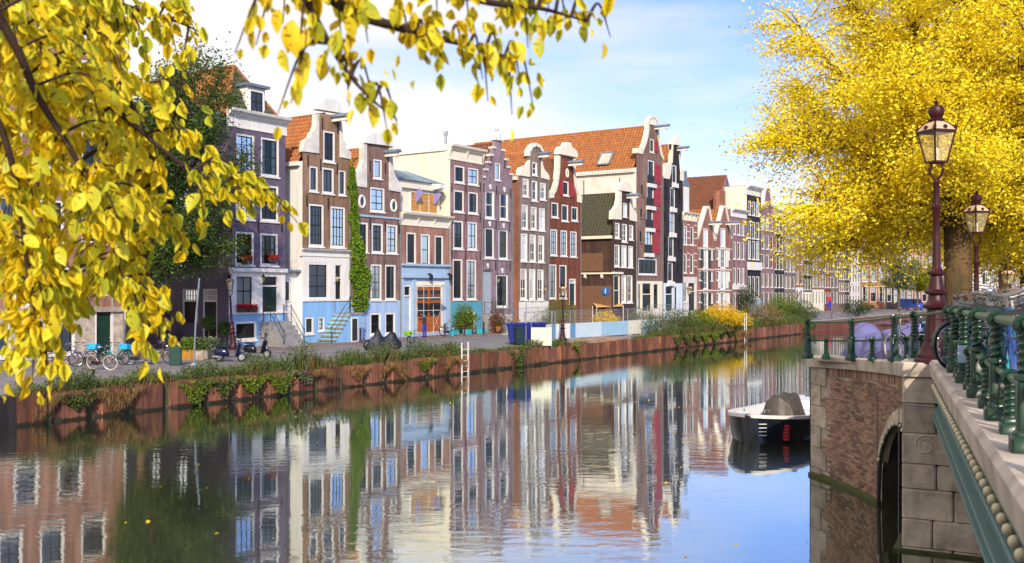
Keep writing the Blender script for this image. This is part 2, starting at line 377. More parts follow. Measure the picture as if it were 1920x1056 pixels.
# ---------------------------------------------------------------- water and ground
def water_mat():
    m = bpy.data.materials.new('canal_water'); m.use_nodes = True; nt = m.node_tree; nt.nodes.clear(); L = nt.links.new
    o = _n(nt, 'ShaderNodeOutputMaterial'); ms = _n(nt, 'ShaderNodeMixShader')
    df = _n(nt, 'ShaderNodeBsdfPrincipled'); df.inputs['Base Color'].default_value = (.034,.040,.018,1); df.inputs['Roughness'].default_value = .3
    gl = _n(nt, 'ShaderNodeBsdfGlossy'); gl.inputs['Roughness'].default_value = .015; gl.inputs['Color'].default_value = (.84,.90,.87,1)
    lw = _n(nt, 'ShaderNodeFresnel'); lw.inputs['IOR'].default_value = 1.33
    mr = _n(nt, 'ShaderNodeMapRange'); mr.inputs['From Max'].default_value = .6; mr.inputs['To Min'].default_value = .45; mr.inputs['To Max'].default_value = .95
    L(lw.outputs[0], mr.inputs['Value']); L(mr.outputs[0], ms.inputs[0])
    t = _n(nt, 'ShaderNodeTexCoord'); mp = _n(nt, 'ShaderNodeMapping'); mp.inputs['Rotation'].default_value = (0, 0, .35); mp.inputs['Scale'].default_value = (.7, 1.7, 1)
    L(t.outputs['Object'], mp.inputs['Vector'])
    n1 = _n(nt, 'ShaderNodeTexNoise'); n1.inputs['Scale'].default_value = 1.6; n1.inputs['Detail'].default_value = 4; n1.inputs['Distortion'].default_value = .8
    n2 = _n(nt, 'ShaderNodeTexNoise'); n2.inputs['Scale'].default_value = .13; n2.inputs['Detail'].default_value = 3
    n3 = _n(nt, 'ShaderNodeTexNoise'); n3.inputs['Scale'].default_value = .09; n3.inputs['Detail'].default_value = 2
    for q in (n1, n2): L(mp.outputs[0], q.inputs['Vector'])
    L(t.outputs['Object'], n3.inputs['Vector'])
    calm = _n(nt, 'ShaderNodeMapRange'); calm.inputs['From Min'].default_value = .42; calm.inputs['From Max'].default_value = .60; calm.inputs['To Min'].default_value = .03; calm.inputs['To Max'].default_value = .13
    L(n3.outputs['Fac'], calm.inputs['Value'])
    b1 = _n(nt, 'ShaderNodeBump'); b1.inputs['Distance'].default_value = .05; L(n1.outputs['Fac'], b1.inputs['Height']); L(calm.outputs[0], b1.inputs['Strength'])
    b2 = _n(nt, 'ShaderNodeBump'); b2.inputs['Distance'].default_value = .12; b2.inputs['Strength'].default_value = .035; L(n2.outputs['Fac'], b2.inputs['Height']); L(b1.outputs[0], b2.inputs['Normal'])
    L(b2.outputs[0], gl.inputs['Normal'])
    L(df.outputs[0], ms.inputs[1]); L(gl.outputs[0], ms.inputs[2]); L(ms.outputs[0], o.inputs['Surface'])
    return m
M['water'] = water_mat()
MB().add([(-400,-60,0),(600,-60,0),(600,1500,0),(-400,1500,0)], [(0,1,2,3)]).build('water', M['water'], kind='structure')
M['asphalt'] = mat('street_brick_paving', (.25,.24,.245), .85, .12, 1.2, bump=.25, bscale=30, col2=(.15,.135,.125))
M['pave'] = mat('pavement_clinker', (.24,.18,.15), .85, .15, 1.6, bump=.25, bscale=30)
M['soil'] = mat('weedy_soil', (.10,.085,.05), .95, .25, 3.0, bump=.5, bscale=12, col2=(.06,.07,.025))
M['kerb'] = mat('kerb_stone', (.34,.32,.30), .85, .12, 2.0, bump=.2)
M['earth'] = mat('far_ground', (.09,.10,.06), .95, .2, .2)
QV = -14.0
def slab(name, pts, z0, z1, m, **k):
    b = MB(); n = len(pts)
    b.add([(p[0], p[1], z1) for p in pts], [tuple(range(n))])
    b.add([(p[0], p[1], z0) for p in pts] + [(p[0], p[1], z1) for p in pts], [(i, (i+1) % n, n+(i+1) % n, n+i) for i in range(n)])
    return b.build(name, m, **k)
u_l, u_r = -95.0, 330.0
slab('street', [W(u_l,QV+1.2), W(u_r,QV+1.2), W(u_r,60), W(u_l,60)], -1, GZ, M['asphalt'], kind='structure')
slab('quay_verge', [W(u_l,QV+.12), W(u_r,QV+.12), W(u_r,QV+1.05), W(u_l,QV+1.05)], -1, GZ-.13, M['soil'], kind='structure')
kb = thing_kerb = MB()
for i in range(0, 150):
    a = -60 + i*1.0
    kb.box(a+.006, a+.994, QV+1.05, QV+1.2, 0, GZ+.03)
kb.build('kerb', M['kerb'], loc=W(0,0,0), rot=ANG, kind='structure')
slab('pavement', [W(-52,-2.6), W(180,-2.6), W(180,-.005), W(-52,-.005)], GZ-.5, GZ+.11, M['pave'], kind='structure')
slab('ground', [(-1500,420),(1500,420),(1500,2600),(-1500,2600)], -1, 1.0, M['earth'], kind='structure')

# ---------------------------------------------------------------- house builder
def tile_slope(b, E0, a, La, n, up, Lb, cut0=0.0, cut1=0.0, per=.36, amp=.075, course=.36, samples=4):
    E0, a, n, up = Vector(E0), Vector(a), Vector(n), Vector(up)
    nc = max(1, int(Lb / course)); ch = Lb / nc
    prof = [math.cos(2*math.pi*k/samples) * amp for k in range(samples)]
    for j in range(nc):
        rows = []
        for yy, lift in ((j*ch, .05), ((j+1)*ch + .03, .0)):
            t = min(1, yy / Lb); s0, s1 = cut0*t, La - cut1*t
            if s1 - s0 < .02: s1 = s0 + .02
            cols = max(2, int((La/per)*samples)); row = []
            for k in range(cols + 1):
                x = La*k/cols
                xx = min(max(x, s0), s1)
                row.append(E0 + a*xx + up*yy + n*(lift + prof[k % samples] + .03))
            rows.append(row)
        m = len(rows[0])
        b.add(rows[0] + rows[1], [(i, i+1, m+i+1, m+i) for i in range(m-1)])
    return b
def ring(b, u0, u1, z0, z1, w, v0, v1):
    b.box(u0, u0+w, v0, v1, z0, z1); b.box(u1-w, u1, v0, v1, z0, z1)
    b.box(u0+w, u1-w, v0, v1, z1-w, z1); b.box(u0+w, u1-w, v0, v1, z0, z0+w)
CURT = ['c', 'c', 'c', 'c', 'c', 'h', 'h', 'n', 't', 's', 's']
class House:
    def __init__(s, name, label, px0, px1, group='canal houses of the terrace', v=0.0, base=GZ):
        s.v0 = v; s.U0 = U(px0, v); s.w = U(px1, v) - s.U0; s.px0, s.px1 = px0, px1; s.base = base
        s.root = thing(name, label, 'house', W(s.U0, v, base), ANG, group)
        s.cnt = 0; s.rnd = random.Random(int(px0*7+3))
    def u(s, px): return U(px, s.v0) - s.U0
    def z(s, py, px=None): return ZP(s.px0 if px is None else px, py, s.v0) - s.base
    def pt(s, p): return (s.u(p[0]), s.z(p[1], p[0]))
    def part(s, name, b, m, smooth=False, parent=None, **k): return b.build(name, m, parent or s.root, smooth=smooth, **k)
    # front wall in horizontal bands, holes for windows and doors
    def front(s, bands, top, holes):
        z0 = 0.0
        for i, (m, zt) in enumerate(bands):
            last = i == len(bands) - 1
            if last: outer = [(0, z0), (s.w, z0)] + list(reversed(top)) 
            else: outer = [(0, z0), (s.w, z0), (s.w, zt), (0, zt)]
            zmax = zt if not last else 99
            hs = []
            for (a, b_, c, d) in holes:
                mid = (c + d)/2
                if z0 <= mid < zmax:
                    hs.append((max(a, .03), min(b_, s.w-.03), max(c, z0+.02), min(d, zmax-.02)))
            b = MB(); polys = [[Vector((x, z, 0)) for x, z in outer]] + [[Vector((a, c, 0)), Vector((a, d, 0)), Vector((b_, d, 0)), Vector((b_, c, 0))] for a, b_, c, d in hs]
            flat = [p for q in polys for p in q]
            b.add([(p.x, 0, p.y) for p in flat], tessellate_polygon(polys))
            for a, b_, c, d in hs:
                b.add([(a,0,c),(b_,0,c),(b_,0,d),(a,0,d),(a,.2,c),(b_,.2,c),(b_,.2,d),(a,.2,d)], [(0,1,5,4),(1,2,6,5),(2,3,7,6),(3,0,4,7)])
            if last and len(top) > 2:
                th = .32; n = len(top)
                b.add([(x, 0, z) for x, z in top] + [(x, th, z) for x, z in top], [(k, k+1, n+k+1, n+k) for k in range(n-1)])
                tb = [Vector((x, z, 0)) for x, z in top]
                b.add([(p.x, th, p.y) for p in tb], tessellate_polygon([tb]))
            s.part('wall' if last else 'ground_floor_wall', b, m)
            z0 = zt
    def body(s, ze, depth, m_side, left=True, notop=False):
        d0 = .0; s.depth = depth
        for nm, uu, flag in (('side_wall', 0, left), ('side_wall', s.w, True)):
            if flag: s.part(nm, MB().add([(uu, d0, 0), (uu, depth, 0), (uu, depth, ze), (uu, d0, ze)], [(0,1,2,3)]), m_side)
        s.part('downpipe', MB().tube([(s.w-.06,-.075,.05),(s.w-.06,-.075,ze-.3)], .045, 6), M['downpipe'], True)
        s.part('rear_wall', MB().add([(0, depth, 0), (s.w, depth, 0), (s.w, depth, ze), (0, depth, ze)], [(0,1,2,3)]), m_side)
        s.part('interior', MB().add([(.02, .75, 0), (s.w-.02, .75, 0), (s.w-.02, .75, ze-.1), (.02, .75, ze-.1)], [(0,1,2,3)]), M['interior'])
    def gable_roof(s, ze, zr, depth, m, v0=.2, uc=None, over=.12):
        uc = s.w/2 if uc is None else uc; L = depth - v0
        for sgn in (0, 1):
            dz = zr - ze; du = uc if sgn == 0 else s.w - uc
            Lb = math.hypot(dz, du+over); 
            b = MB()
            if sgn == 0:
                E0 = Vector((-over, depth, ze - over*dz/du)); a = Vector((0, -1, 0)); up = Vector((du+over, 0, dz*(du+over)/du)).normalized(); nn = Vector((-up.z, 0, up.x))
            else:
                E0 = Vector((s.w+over, v0, ze - over*dz/du)); a = Vector((0, 1, 0)); up = Vector((-(du+over), 0, dz*(du+over)/du)).normalized(); nn = Vector((up.z, 0, -up.x))
            Lb = math.hypot(du+over, dz*(du+over)/du)
            tile_slope(b, E0, a, L, nn, up, Lb, samples=4 if sgn == 0 else 2, per=.36 if sgn == 0 else .6)
            s.part('roof', b, m, kind='stuff')
        b = MB(); b.tube([(uc, v0, zr+.05), (uc, depth, zr+.05)], .11, 8); s.part('ridge_tiles', b, m, True)
        gb = MB().add([(0, depth-.02, ze), (s.w, depth-.02, ze), (uc, depth-.02, zr)], [(0,1,2)]); s.part('rear_gable', gb, M['brick_rose'])
    def flat_roof(s, ze, depth, m=None):
        s.part('roof', MB().box(.02, s.w-.02, .1, depth-.05, ze-.25, ze-.03), m or M['slate'])
    def cornice(s, z0, z1, proj=.42, m=None, u0=None, u1=None, panels=0, ret=.15):
        a = -ret if u0 is None else u0; b_ = s.w + ret if u1 is None else u1; h = z1 - z0; m = m or M['white']
        prof = [(.1, z0), (-.06, z0), (-.06, z0+h*.1), (-.04, z0+h*.12), (-.04, z0+h*.62), (-proj*.45, z0+h*.70), (-proj*.5, z0+h*.8), (-proj*.9, z0+h*.86), (-proj, z0+h*.98), (-proj, z1), (.1, z1)]
        b = MB().prism(prof, a, b_, 'yz'); c = s.part('cornice', b, m)
        if panels:
            for k in range(panels + 1):
                uu = a + .12 + (b_-a-.24)*k/panels
                MB().prism([(-.04, z0+h*.18), (-.16, z0+h*.5), (-proj*.55, z0+h*.72), (-.03, z0+h*.72)], uu-.09, uu+.09, 'yz').build('bracket', m, c)
        return c
    def ledge(s, z0, z1, proj=.12, m=None, u0=-.03, u1=None):
        b = MB().box(u0, s.w+.03 if u1 is None else u1, -proj, .02, z0, z1); return s.part('ledge', b, m or M['white'])
    def plate(s, pts, m, name='gable_scroll', v0=-.09, v1=.36):
        return s.part(name, MB().prism([s.pt(p) for p in pts], v0, v1, 'xz'), m)
    def coping(s, pts, m=None, w=.2, name='gable_coping', v0=-.1, v1=.4):
        b = MB(); q = [Vector((s.u(p[0]), 0, s.z(p[1], p[0]))) for p in pts]
        for i in range(len(q)-1):
            d = (q[i+1]-q[i]).normalized()
            b.obox(q[i]-d*.04+Vector((0,(v0+v1)/2,0)), q[i+1]+d*.04+Vector((0,(v0+v1)/2,0)), w, v1-v0, up=(0,1,0))
        return s.part(name, b, m or M['white'])
    def hoist(s, px, py, L=1.1, hood=True):
        uu, zz = s.u(px), s.z(py, px)
        o = s.part('hoist_beam', MB().box(uu-.11, uu+.11, -L, .3, zz-.14, zz+.14), M['white'])
        if hood:
            b = MB().prism([(uu-.28, zz+.14), (uu+.28, zz+.14), (uu+.2, zz+.34), (uu-.2, zz+.34)], -L-.15, .05, 'xz')
            b.build('hood', M['slate'], o)
        MB().tube([(uu, -L+.1, zz-.14), (uu, -L+.1, zz-.3)], .03, 6).build('hook', M['black'], o)
    def anchor(s, px, py, h=.7):
        uu, zz = s.u(px), s.z(py, px); s.part('wall_anchor', MB().box(uu-.035, uu+.035, -.05, .02, zz-h/2, zz+h/2), M['black'])
    def window(s, px0, py0, px1, py1, style='d2x3', zref=None, sill=True, frame=None, curt=None):
        if zref is None: zref = (px0+px1)/2
        u0, u1 = s.u(px0), s.u(px1); z1, z0 = s.z(py0, zref), s.z(py1, zref)
        return s.win(u0, u1, z0, z1, style, sill, frame, curt)
    def win(s, u0, u1, z0, z1, style='d2x3', sill=True, frame=None, curt=None, face=None):
        fm = frame or M['white']; w = min(s.fw, (u1-u0)*.14)
        f = MB(); ring(f, u0, u1, z0, z1, w, .015, .17); f = s.part('window', f, fm)
        bm = M['white'] if style[0] == 'w' else M['dark']
        cols, rows = [int(q) for q in style[1:].split('x')]
        b = MB(); a0, a1, c0, c1 = u0+w, u1-w, z0+w, z1-w
        ring(b, a0, a1, c0, c1, .055, .085, .15)
        for k in range(1, cols): x = a0 + (a1-a0)*k/cols; b.box(x-.017, x+.017, .092, .132, c0+.05, c1-.05)
        for k in range(1, rows):
            zz = c0 + (c1-c0)*k/rows; t = .035 if (rows > 2 and k == rows//2) or rows == 2 else .017
            b.box(a0+.05, a1-.05, .090, .134, zz-t, zz+t)
        b.build('sash', bm, f)
        MB().add([(a0,.125,c0),(a1,.125,c0),(a1,.125,c1),(a0,.125,c1)], [(0,1,2,3)]).build('pane', M['glass'], f)
        if sill: MB().box(u0-.05, u1+.05, -.09, .03, z0-.11, z0).build('sill', fm, f)
        c = curt or s.rnd.choice(CURT); vv = .165 + .02*s.rnd.random()
        def drape(x0, x1, za, zb, m):
            n = max(3, int((x1-x0)/.07)); P = []
            for k in range(n+1):
                x = x0 + (x1-x0)*k/n; P += [(x, vv + .025*(k % 2), za), (x, vv + .025*(k % 2), zb)]
            MB().add(P, [(2*k, 2*k+2, 2*k+3, 2*k+1) for k in range(n)]).build('curtain', m, f)
        W_ = a1 - a0; H_ = c1 - c0
        if c == 'c': drape(a0, a1, c0, c1, M['curtain'])
        elif c == 't': drape(a0, a0+W_*.45, c0, c1, M['curtain_tan'])
        elif c == 'T': drape(a0, a1, c0, c1, M['curtain_tan'])
        elif c == 'r': drape(a0+W_*.5, a1, c0, c1, M['curtain_red'])
        elif c == 'h': drape(a0, a1, c0 + H_*s.rnd.uniform(.35, .6), c1, M['curtain'])
        elif c == 's': drape(a0, a0+W_*.3, c0, c1, M['curtain']); drape(a1-W_*.3, a1, c0, c1, M['curtain'])
        s.holes.append((u0, u1, z0, z1)); s.cnt += 1
        return f
    def door(s, px0, py0, px1, py1, m=None, transom=.22, frame=None, leaves=1, zref=None, z_b=None):
        zref = (px0+px1)/2 if zref is None else zref
        u0, u1 = s.u(px0), s.u(px1); z1 = s.z(py0, zref); z0 = s.z(py1, zref) if z_b is None else z_b
        w = .1; fm = frame or M['white']; m = m or M['greendoor']
        f = MB(); f.box(u0, u0+w, .0, .17, z0, z1); f.box(u1-w, u1, .0, .17, z0, z1); f.box(u0+w, u1-w, .0, .17, z1-w, z1)
        zt = z1 - w - (z1-z0)*transom
        if transom: f.box(u0+w, u1-w, .0, .17, zt-.05, zt+.05)
        f = s.part('door', f, fm)
        if transom: MB().add([(u0+w,.12,zt+.05),(u1-w,.12,zt+.05),(u1-w,.12,z1-w),(u0+w,.12,z1-w)], [(0,1,2,3)]).build('pane', M['glass'], f)
        else: zt = z1 - w + .05
        for k in range(leaves):
            a = u0+w+.005 + (u1-u0-2*w)*k/leaves; c = u0+w-.005 + (u1-u0-2*w)*(k+1)/leaves
            b = MB().box(a, c, .11, .16, z0+.02, zt-.05); hh = zt-.05-z0
            for q0, q1 in ((.08, .36), (.44, .62), (.68, .93)):
                ring(b, a+.08, c-.08, z0+hh*q0, z0+hh*q1, .035, .09, .115)
            lf = b.build('door_leaf', m, f)
            MB().sphere((c-.07 if k == 0 else a+.07, .07, z0+1.0), .035, 8, 5).build('handle', M['brass'], lf, smooth=True)
        s.holes.append((u0, u1, z0+.01, z1)); return f
    holes = None
    fw = .13
M['downpipe'] = mat('grey_zinc_downpipe', (.20,.21,.22), .5, .15, 3)
M['brass'] = mat('brass', (.6,.42,.12), .3, .1, 3, metal=.9)
def steps(h, u0, u1, z_top, n=5, run=.26, m=None, v_front=None):
    """straight stoop in front of a door: every step a part"""
    root = h.part('stoop', MB().box(u0, u1, -.9, -.005, 0, z_top-.02), m or M['stonestep'])
    for k in range(n):
        zz = z_top*(n-k)/(n+1)
        MB().box(u0-.03, u1+.03, -.9-run*(k+1), -.9-run*k, 0, zz).build('step', m or M['stonestep'], root)
    return root
def railing(h, pts, name='stoop_railing', hgt=.95):
    b = MB(); q = [Vector(p) for p in pts]
    b.tube([p+Vector((0,0,hgt)) for p in q], .022, 6); b.tube([p+Vector((0,0,hgt*.5)) for p in q], .014, 6)
    for p in q: b.tube([p, p+Vector((0,0,hgt+.05))], .024, 6); b.sphere((p.x, p.y, p.z+hgt+.08), .045, 6, 4)
    return h.part(name, b, M['black'])
# ================================================================ the houses, left to right
def rows(h, R_):
    for r in R_:
        py0, py1, cols = r[:3]; st = r[3] if len(r) > 3 else 'd2x3'; cu = r[4] if len(r) > 4 else None
        ref = (cols[0][0]+cols[0][1])/2
        for i, (a, b) in enumerate(cols):
            h.window(a, py0, b, py1, st, zref=ref, curt=(cu[i] if cu else None))
def gable_top(h, pts): return [h.pt(p) for p in pts]

# --- tall red brick house at the far left
h = House('brick_house', 'tall red brick house behind the yellow leaves at the left edge', -190, 232); h.holes = []
for py0, py1, n in ((-32, 48, 5), (92, 174, 5), (232, 312, 5), (372, 452, 5)):
    for k in range(n):
        a = -160 + k*78; h.window(a, py0, a+46, py1, 'd2x2', zref=60)
for a in (-130, -52, 26, 108): h.window(a, 500, a+46, 574, 'd2x2', zref=50)
h.door(178, 520, 212, 668, transom=.2, zref=195)
for a in (-130, -40, 80): h.window(a, 606, a+60, 668, 'd3x1', zref=50)
zt = 21.5
h.front([(M['stone'], h.z(585, 50)), (M['brick_orange_dk'] if 'brick_orange_dk' in M else M['brick_salmon'], zt)], [(0, zt), (h.w, zt)], h.holes)
h.ledge(h.z(588, 50), h.z(578, 50), .15, M['stone'])
h.body(zt, 12, M['brick_salmon']); h.flat_roof(zt, 12); h.cornice(zt-.9, zt+.1, .5, M['white'])

# --- purple corner house
h = House('corner_house', 'purple corner house with white cornice and hipped tile roof', 429, 535); h.holes = []
rows(h, [(259.5, 331, [(489, 523)], 'd3x4', 's'), (252, 323, [(443, 477)], 'd3x4', 't'), (348, 415, [(488, 522)], 'd3x4', 'h'), (342, 411, [(442, 477)], 'd3x4', 'h'),
         (438, 498, [(488, 521)], 'd3x4', 's'), (435, 497, [(441, 476)], 'd3x4', 'n'), (515, 577, [(441, 476)], 'd2x2', 'c'), (603, 638, [(440, 481)], 'd1x1', 'n')])
h.door(490, 516, 522.5, 603, M['greendoor'], .2, leaves=2)
z_c0, z_c1 = h.z(237), h.z(203)
z_b, z_w = h.z(588, 450), h.z(509, 450)
h.front([(M['blue'], z_b), (M['white'], z_w), (M['purple'], z_c0+.5)], [(0, z_c0+.5), (h.w, z_c0+.5)], h.holes)
h.ledge(z_w-.02, z_w+.22, .2); h.ledge(z_b-.05, z_b+.06, .1)
h.cornice(z_c0, z_c1, .55, M['white'], ret=.1)
D = 10.5
# side wall towards the side street, with its parapet and shop doors
def side_v(px): 
    t = (px - CX)/F_PX; c = W(h.U0, 0); return (c.x - t*c.y)/(DY + DX*t)
prof = [(0, 0), (D, 0), (D, z_c0+2.4), (4.6, z_c0+2.2), (2.3, z_c0+1.1), (1.0, z_c0+1.0), (.9, z_c0+.5), (0, z_c0+.45)]
sd = []
for a, b_, py0, py1 in ((407, 380, 542, 640), (371, 342, 542, 606)):
    v0_, v1_ = side_v(a), side_v(b_); Yv = W(h.U0, (v0_+v1_)/2).y
    zz1 = EYE-(py0-HOR)*Yv/F_PX-GZ; zz0 = max(.03, EYE-(py1-HOR)*Yv/F_PX-GZ); sd.append((v0_, v1_, zz0, zz1))
for v_, z0_ in ((4.0, 5.2), (6.8, 5.2), (4.0, 8.8), (6.8, 8.8), (4.6, 12.2)): sd.append((v_, v_+1.1, z0_, z0_+2.0))
polys = [[Vector((x, z, 0)) for x, z in prof]] + [[Vector((a, c, 0)), Vector((a, d, 0)), Vector((b_, d, 0)), Vector((b_, c, 0))] for a, b_, c, d in sd]
flat = [p for q in polys for p in q]
b = MB().add([(0, p.x, p.y) for p in flat], tessellate_polygon(polys))
for a, b_, c, d in sd: b.add([(0,a,c),(0,b_,c),(0,b_,d),(0,a,d),(.2,a,c),(.2,b_,c),(.2,b_,d),(.2,a,d)], [(0,1,5,4),(1,2,6,5),(2,3,7,6),(3,0,4,7)])
h.part('side_wall', b, M['purple'])
for i, (a, b_, c, d) in enumerate(sd):
    f = MB(); w = .1
    f.box(.02,.16,a,a+w,c,d); f.box(.02,.16,b_-w,b_,c,d); f.box(.02,.16,a+w,b_-w,d-w,d); zt_ = d-.75
    if i < 2: f.box(.02,.16,a+w,b_-w,zt_-.06,zt_+.06)
    f = h.part('door' if i < 2 else 'window', f, M['white'])
    g = MB()
    if i < 2:
        for k in range(1, 5): y = a+w+(b_-a-2*w)*k/5; g.box(.06,.1,y-.018,y+.018,zt_,d-w)
        g.box(.06,.1,a+w,b_-w,zt_+.3,zt_+.34)
        g.build('transom_bars', M['white'], f)
        MB().box(.09,.14,a+w,b_-w,c,zt_-.06).build('door_leaf', M['interior'], f)
        MB().add([(.12,a+w,zt_),(.12,b_-w,zt_),(.12,b_-w,d-w),(.12,a+w,d-w)], [(0,1,2,3)]).build('pane', M['glass'], f)
        MB().add([(.3,a+w,zt_),(.3,b_-w,zt_),(.3,b_-w,d-w),(.3,a+w,d-w)], [(0,1,2,3)]).build('curtain', M['curtain_tan'], f)
    else:
        ym = (a+b_)/2; g.box(.06,.1,ym-.02,ym+.02,c,d); g.box(.06,.1,a,b_,(c+d)/2-.03,(c+d)/2+.03); g.build('sash', M['dark'], f)
        MB().add([(.12,a,c),(.12,b_,c),(.12,b_,d),(.12,a,d)], [(0,1,2,3)]).build('pane', M['glass'], f)
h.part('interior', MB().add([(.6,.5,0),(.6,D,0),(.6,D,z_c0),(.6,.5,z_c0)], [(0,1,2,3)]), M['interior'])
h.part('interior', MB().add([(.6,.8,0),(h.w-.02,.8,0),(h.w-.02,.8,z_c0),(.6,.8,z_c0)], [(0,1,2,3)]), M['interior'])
h.part('side_wall', MB().add([(h.w,0,0),(h.w,D,0),(h.w,D,z_c0+.5),(h.w,0,z_c0+.5)], [(0,1,2,3)]), M['purple'])
pc = MB(); pp = [Vector((0, x, z)) for x, z in ((D, z_c0+2.4), (4.6, z_c0+2.2), (2.3, z_c0+1.1), (1.0, z_c0+1.0), (.9, z_c0+.5), (0, z_c0+.45))]
for i in range(len(pp)-1): pc.obox(pp[i], pp[i+1], .34, .16, up=(1,0,0) if abs((pp[i+1]-pp[i]).normalized().z) > .9 else (0,0,1))
h.part('parapet_coping', pc, M['slate'])
ze, zr = z_c0+.75, z_c0+4.4; vh = 2.3; uc = h.w/2
up = Vector((uc, 0, zr-ze)); Lb = up.length; up.normalize()
b = tile_slope(MB(), (0.1, D, ze), (0,-1,0), D-.2, Vector((-up.z,0,up.x)), up, Lb, cut0=0, cut1=vh-.2); h.part('roof', b, M['tile_orange'], kind='stuff')
up2 = Vector((-uc, 0, zr-ze)).normalized()
b = tile_slope(MB(), (h.w-.1, .2, ze), (0,1,0), D-.2, Vector((up.z,0,up.x)), up2, Lb, cut0=vh-.2, samples=2, per=.6); h.part('roof', b, M['tile_orange'], kind='stuff')
upf = Vector((0, vh-.2, zr-ze)); Lf = upf.length; upf.normalize()
b = tile_slope(MB(), (0, .2, ze), (1,0,0), h.w, Vector((0,-upf.z,upf.y)), upf, Lf, cut0=uc, cut1=uc); h.part('roof', b, M['tile_dark'], kind='stuff')
h.part('ridge_tiles', MB().tube([(uc, vh, zr+.06), (uc, D, zr+.06)], .12, 8), M['tile_orange'], True)
h.part('hip_tiles', MB().tube([(0, .2, ze+.06), (uc, vh, zr+.06)], .12, 8), M['tile_orange'], True)
h.part('hip_tiles', MB().tube([(h.w, .2, ze+.06), (uc, vh, zr+.06)], .12, 8), M['tile_orange'], True)
# dormer
ud0, ud1 = h.w*.40, h.w*.72
dm = h.part('dormer', MB().box(ud0, ud1, .5, 2.2, ze+.1, ze+2.15), M['white'])
MB().box(ud0-.2, ud1+.2, .2, 2.4, ze+2.15, ze+2.32).build('dormer_roof', M['slate'], dm)
f = MB(); ring(f, ud0+.15, ud1-.15, ze+.35, ze+1.95, .1, .42, .5); f.build('window', M['white'], dm)
g = MB(); ring(g, ud0+.25, ud1-.25, ze+.45, ze+1.85, .05, .44, .49); g.box((ud0+ud1)/2-.02,(ud0+ud1)/2+.02,.44,.49,ze+.45,ze+1.85); g.box(ud0+.25,ud1-.25,.44,.49,ze+1.2,ze+1.26)
g.build('sash', M['dark'], dm); MB().box(ud0+.25, ud1-.25, .485, .497, ze+.45, ze+1.85).build('pane', M['darkglass'] if 'darkglass' in M else M['dark'], dm)
for px, py in ((484, 425), (528, 425), (484, 340), (433, 425)): h.anchor(px, py, .75)
st = steps(h, h.u(487), h.u(530), h.z(602, 505), 5)
railing(h, [(h.u(487)+.1, -.2, h.z(602,505)), (h.u(487)+.1, -.9, h.z(602,505)), (h.u(487)+.1, -2.1, .15)])
railing(h, [(h.u(530)-.1, -.2, h.z(602,505)), (h.u(530)-.1, -.9, h.z(602,505)), (h.u(530)-.1, -2.1, .15)])
H_purple = h

# --- brown house with white necked gable
h = House('gable_house', 'brown brick gable house with white arched pediment and sky blue ground floor', 567, 656); h.holes = []
rows(h, [(312, 359, [(580, 596)], 'd1x1', 'c'), (315, 363, [(604, 626)], 'd2x1', 'c'), (320, 366, [(635, 648)], 'd1x1', 'c'), (383, 462, [(579, 607)], 'd4x4', 'c'), (388, 464, [(619.5, 647)], 'd4x4', 'c'),
         (493, 561, [(577, 616)], 'd2x3', 'c'), (595, 626, [(572, 588)], 'd2x1', 'c'), (595, 620, [(597, 608)], 'd1x1', 'n')])
h.window(606, 246, 628, 304, 'd2x4', curt='n')
h.door(627, 495, 641.5, 586, M['black'], .26)
zb, zc = h.z(564, 600), h.z(481, 600)
ol = [(567, 283), (597, 285), (598, 212), (636, 218), (636.5, 294), (656, 297)]
h.front([(M['blue'], zb), (M['white'], zc), (M['brick_brown'], 99)], gable_top(h, ol), h.holes)
h.cornice(zc, zc+.5, .3); h.ledge(zb-.04, zb+.1, .08)
h.plate([(567, 284), (597, 288), (597, 214), (592, 214), (591.5, 235), (588, 245), (583, 250), (581, 258), (576, 260), (571, 264), (569, 270)], M['white_dirty'])
h.plate([(637, 295), (657, 299), (657, 287), (652, 280), (648, 280), (646, 268), (641.5, 260), (641, 246), (639.5, 232), (639, 216), (637, 216)], M['white_dirty'])
h.plate([(589, 205), (640, 213), (640, 208), (636, 198), (629, 190), (618, 185.5), (607, 186), (598, 191), (592, 199)], M['white'], 'pediment', -.22, .36)
h.hoist(624, 225, 1.4)
ze = h.z(302, 567); h.body(ze, 10, M['white']); h.gable_roof(ze, h.z(212, 600), 10, M['tile_orange'])
h.part('gutter', MB().box(-.32, -.02, .2, 10, ze-.3, ze-.02), M['white'])
for px, py in ((577, 302), (601, 309), (632, 316), (575, 376), (615, 382), (604, 232), (633, 240)): h.anchor(px, py, .8)
# white alley link at its left
h.part('alley_front', MB().box(h.u(534)-.1, -.02, .5, .8, 0, h.z(510, 545)), M['white'])
h.part('alley_canopy', MB().box(h.u(534)-.1, .05, .1, .8, h.z(510, 545), h.z(506, 545)), M['slate'])
f = MB(); ring(f, h.u(536), h.u(553), h.z(566, 545), h.z(526, 545), .08, .42, .5); f = h.part('window', f, M['white'])
MB().box(h.u(536)+.08, h.u(553)-.08, .47, .497, h.z(566, 545)+.08, h.z(526, 545)-.08).build('pane', M['darkglass'], f)
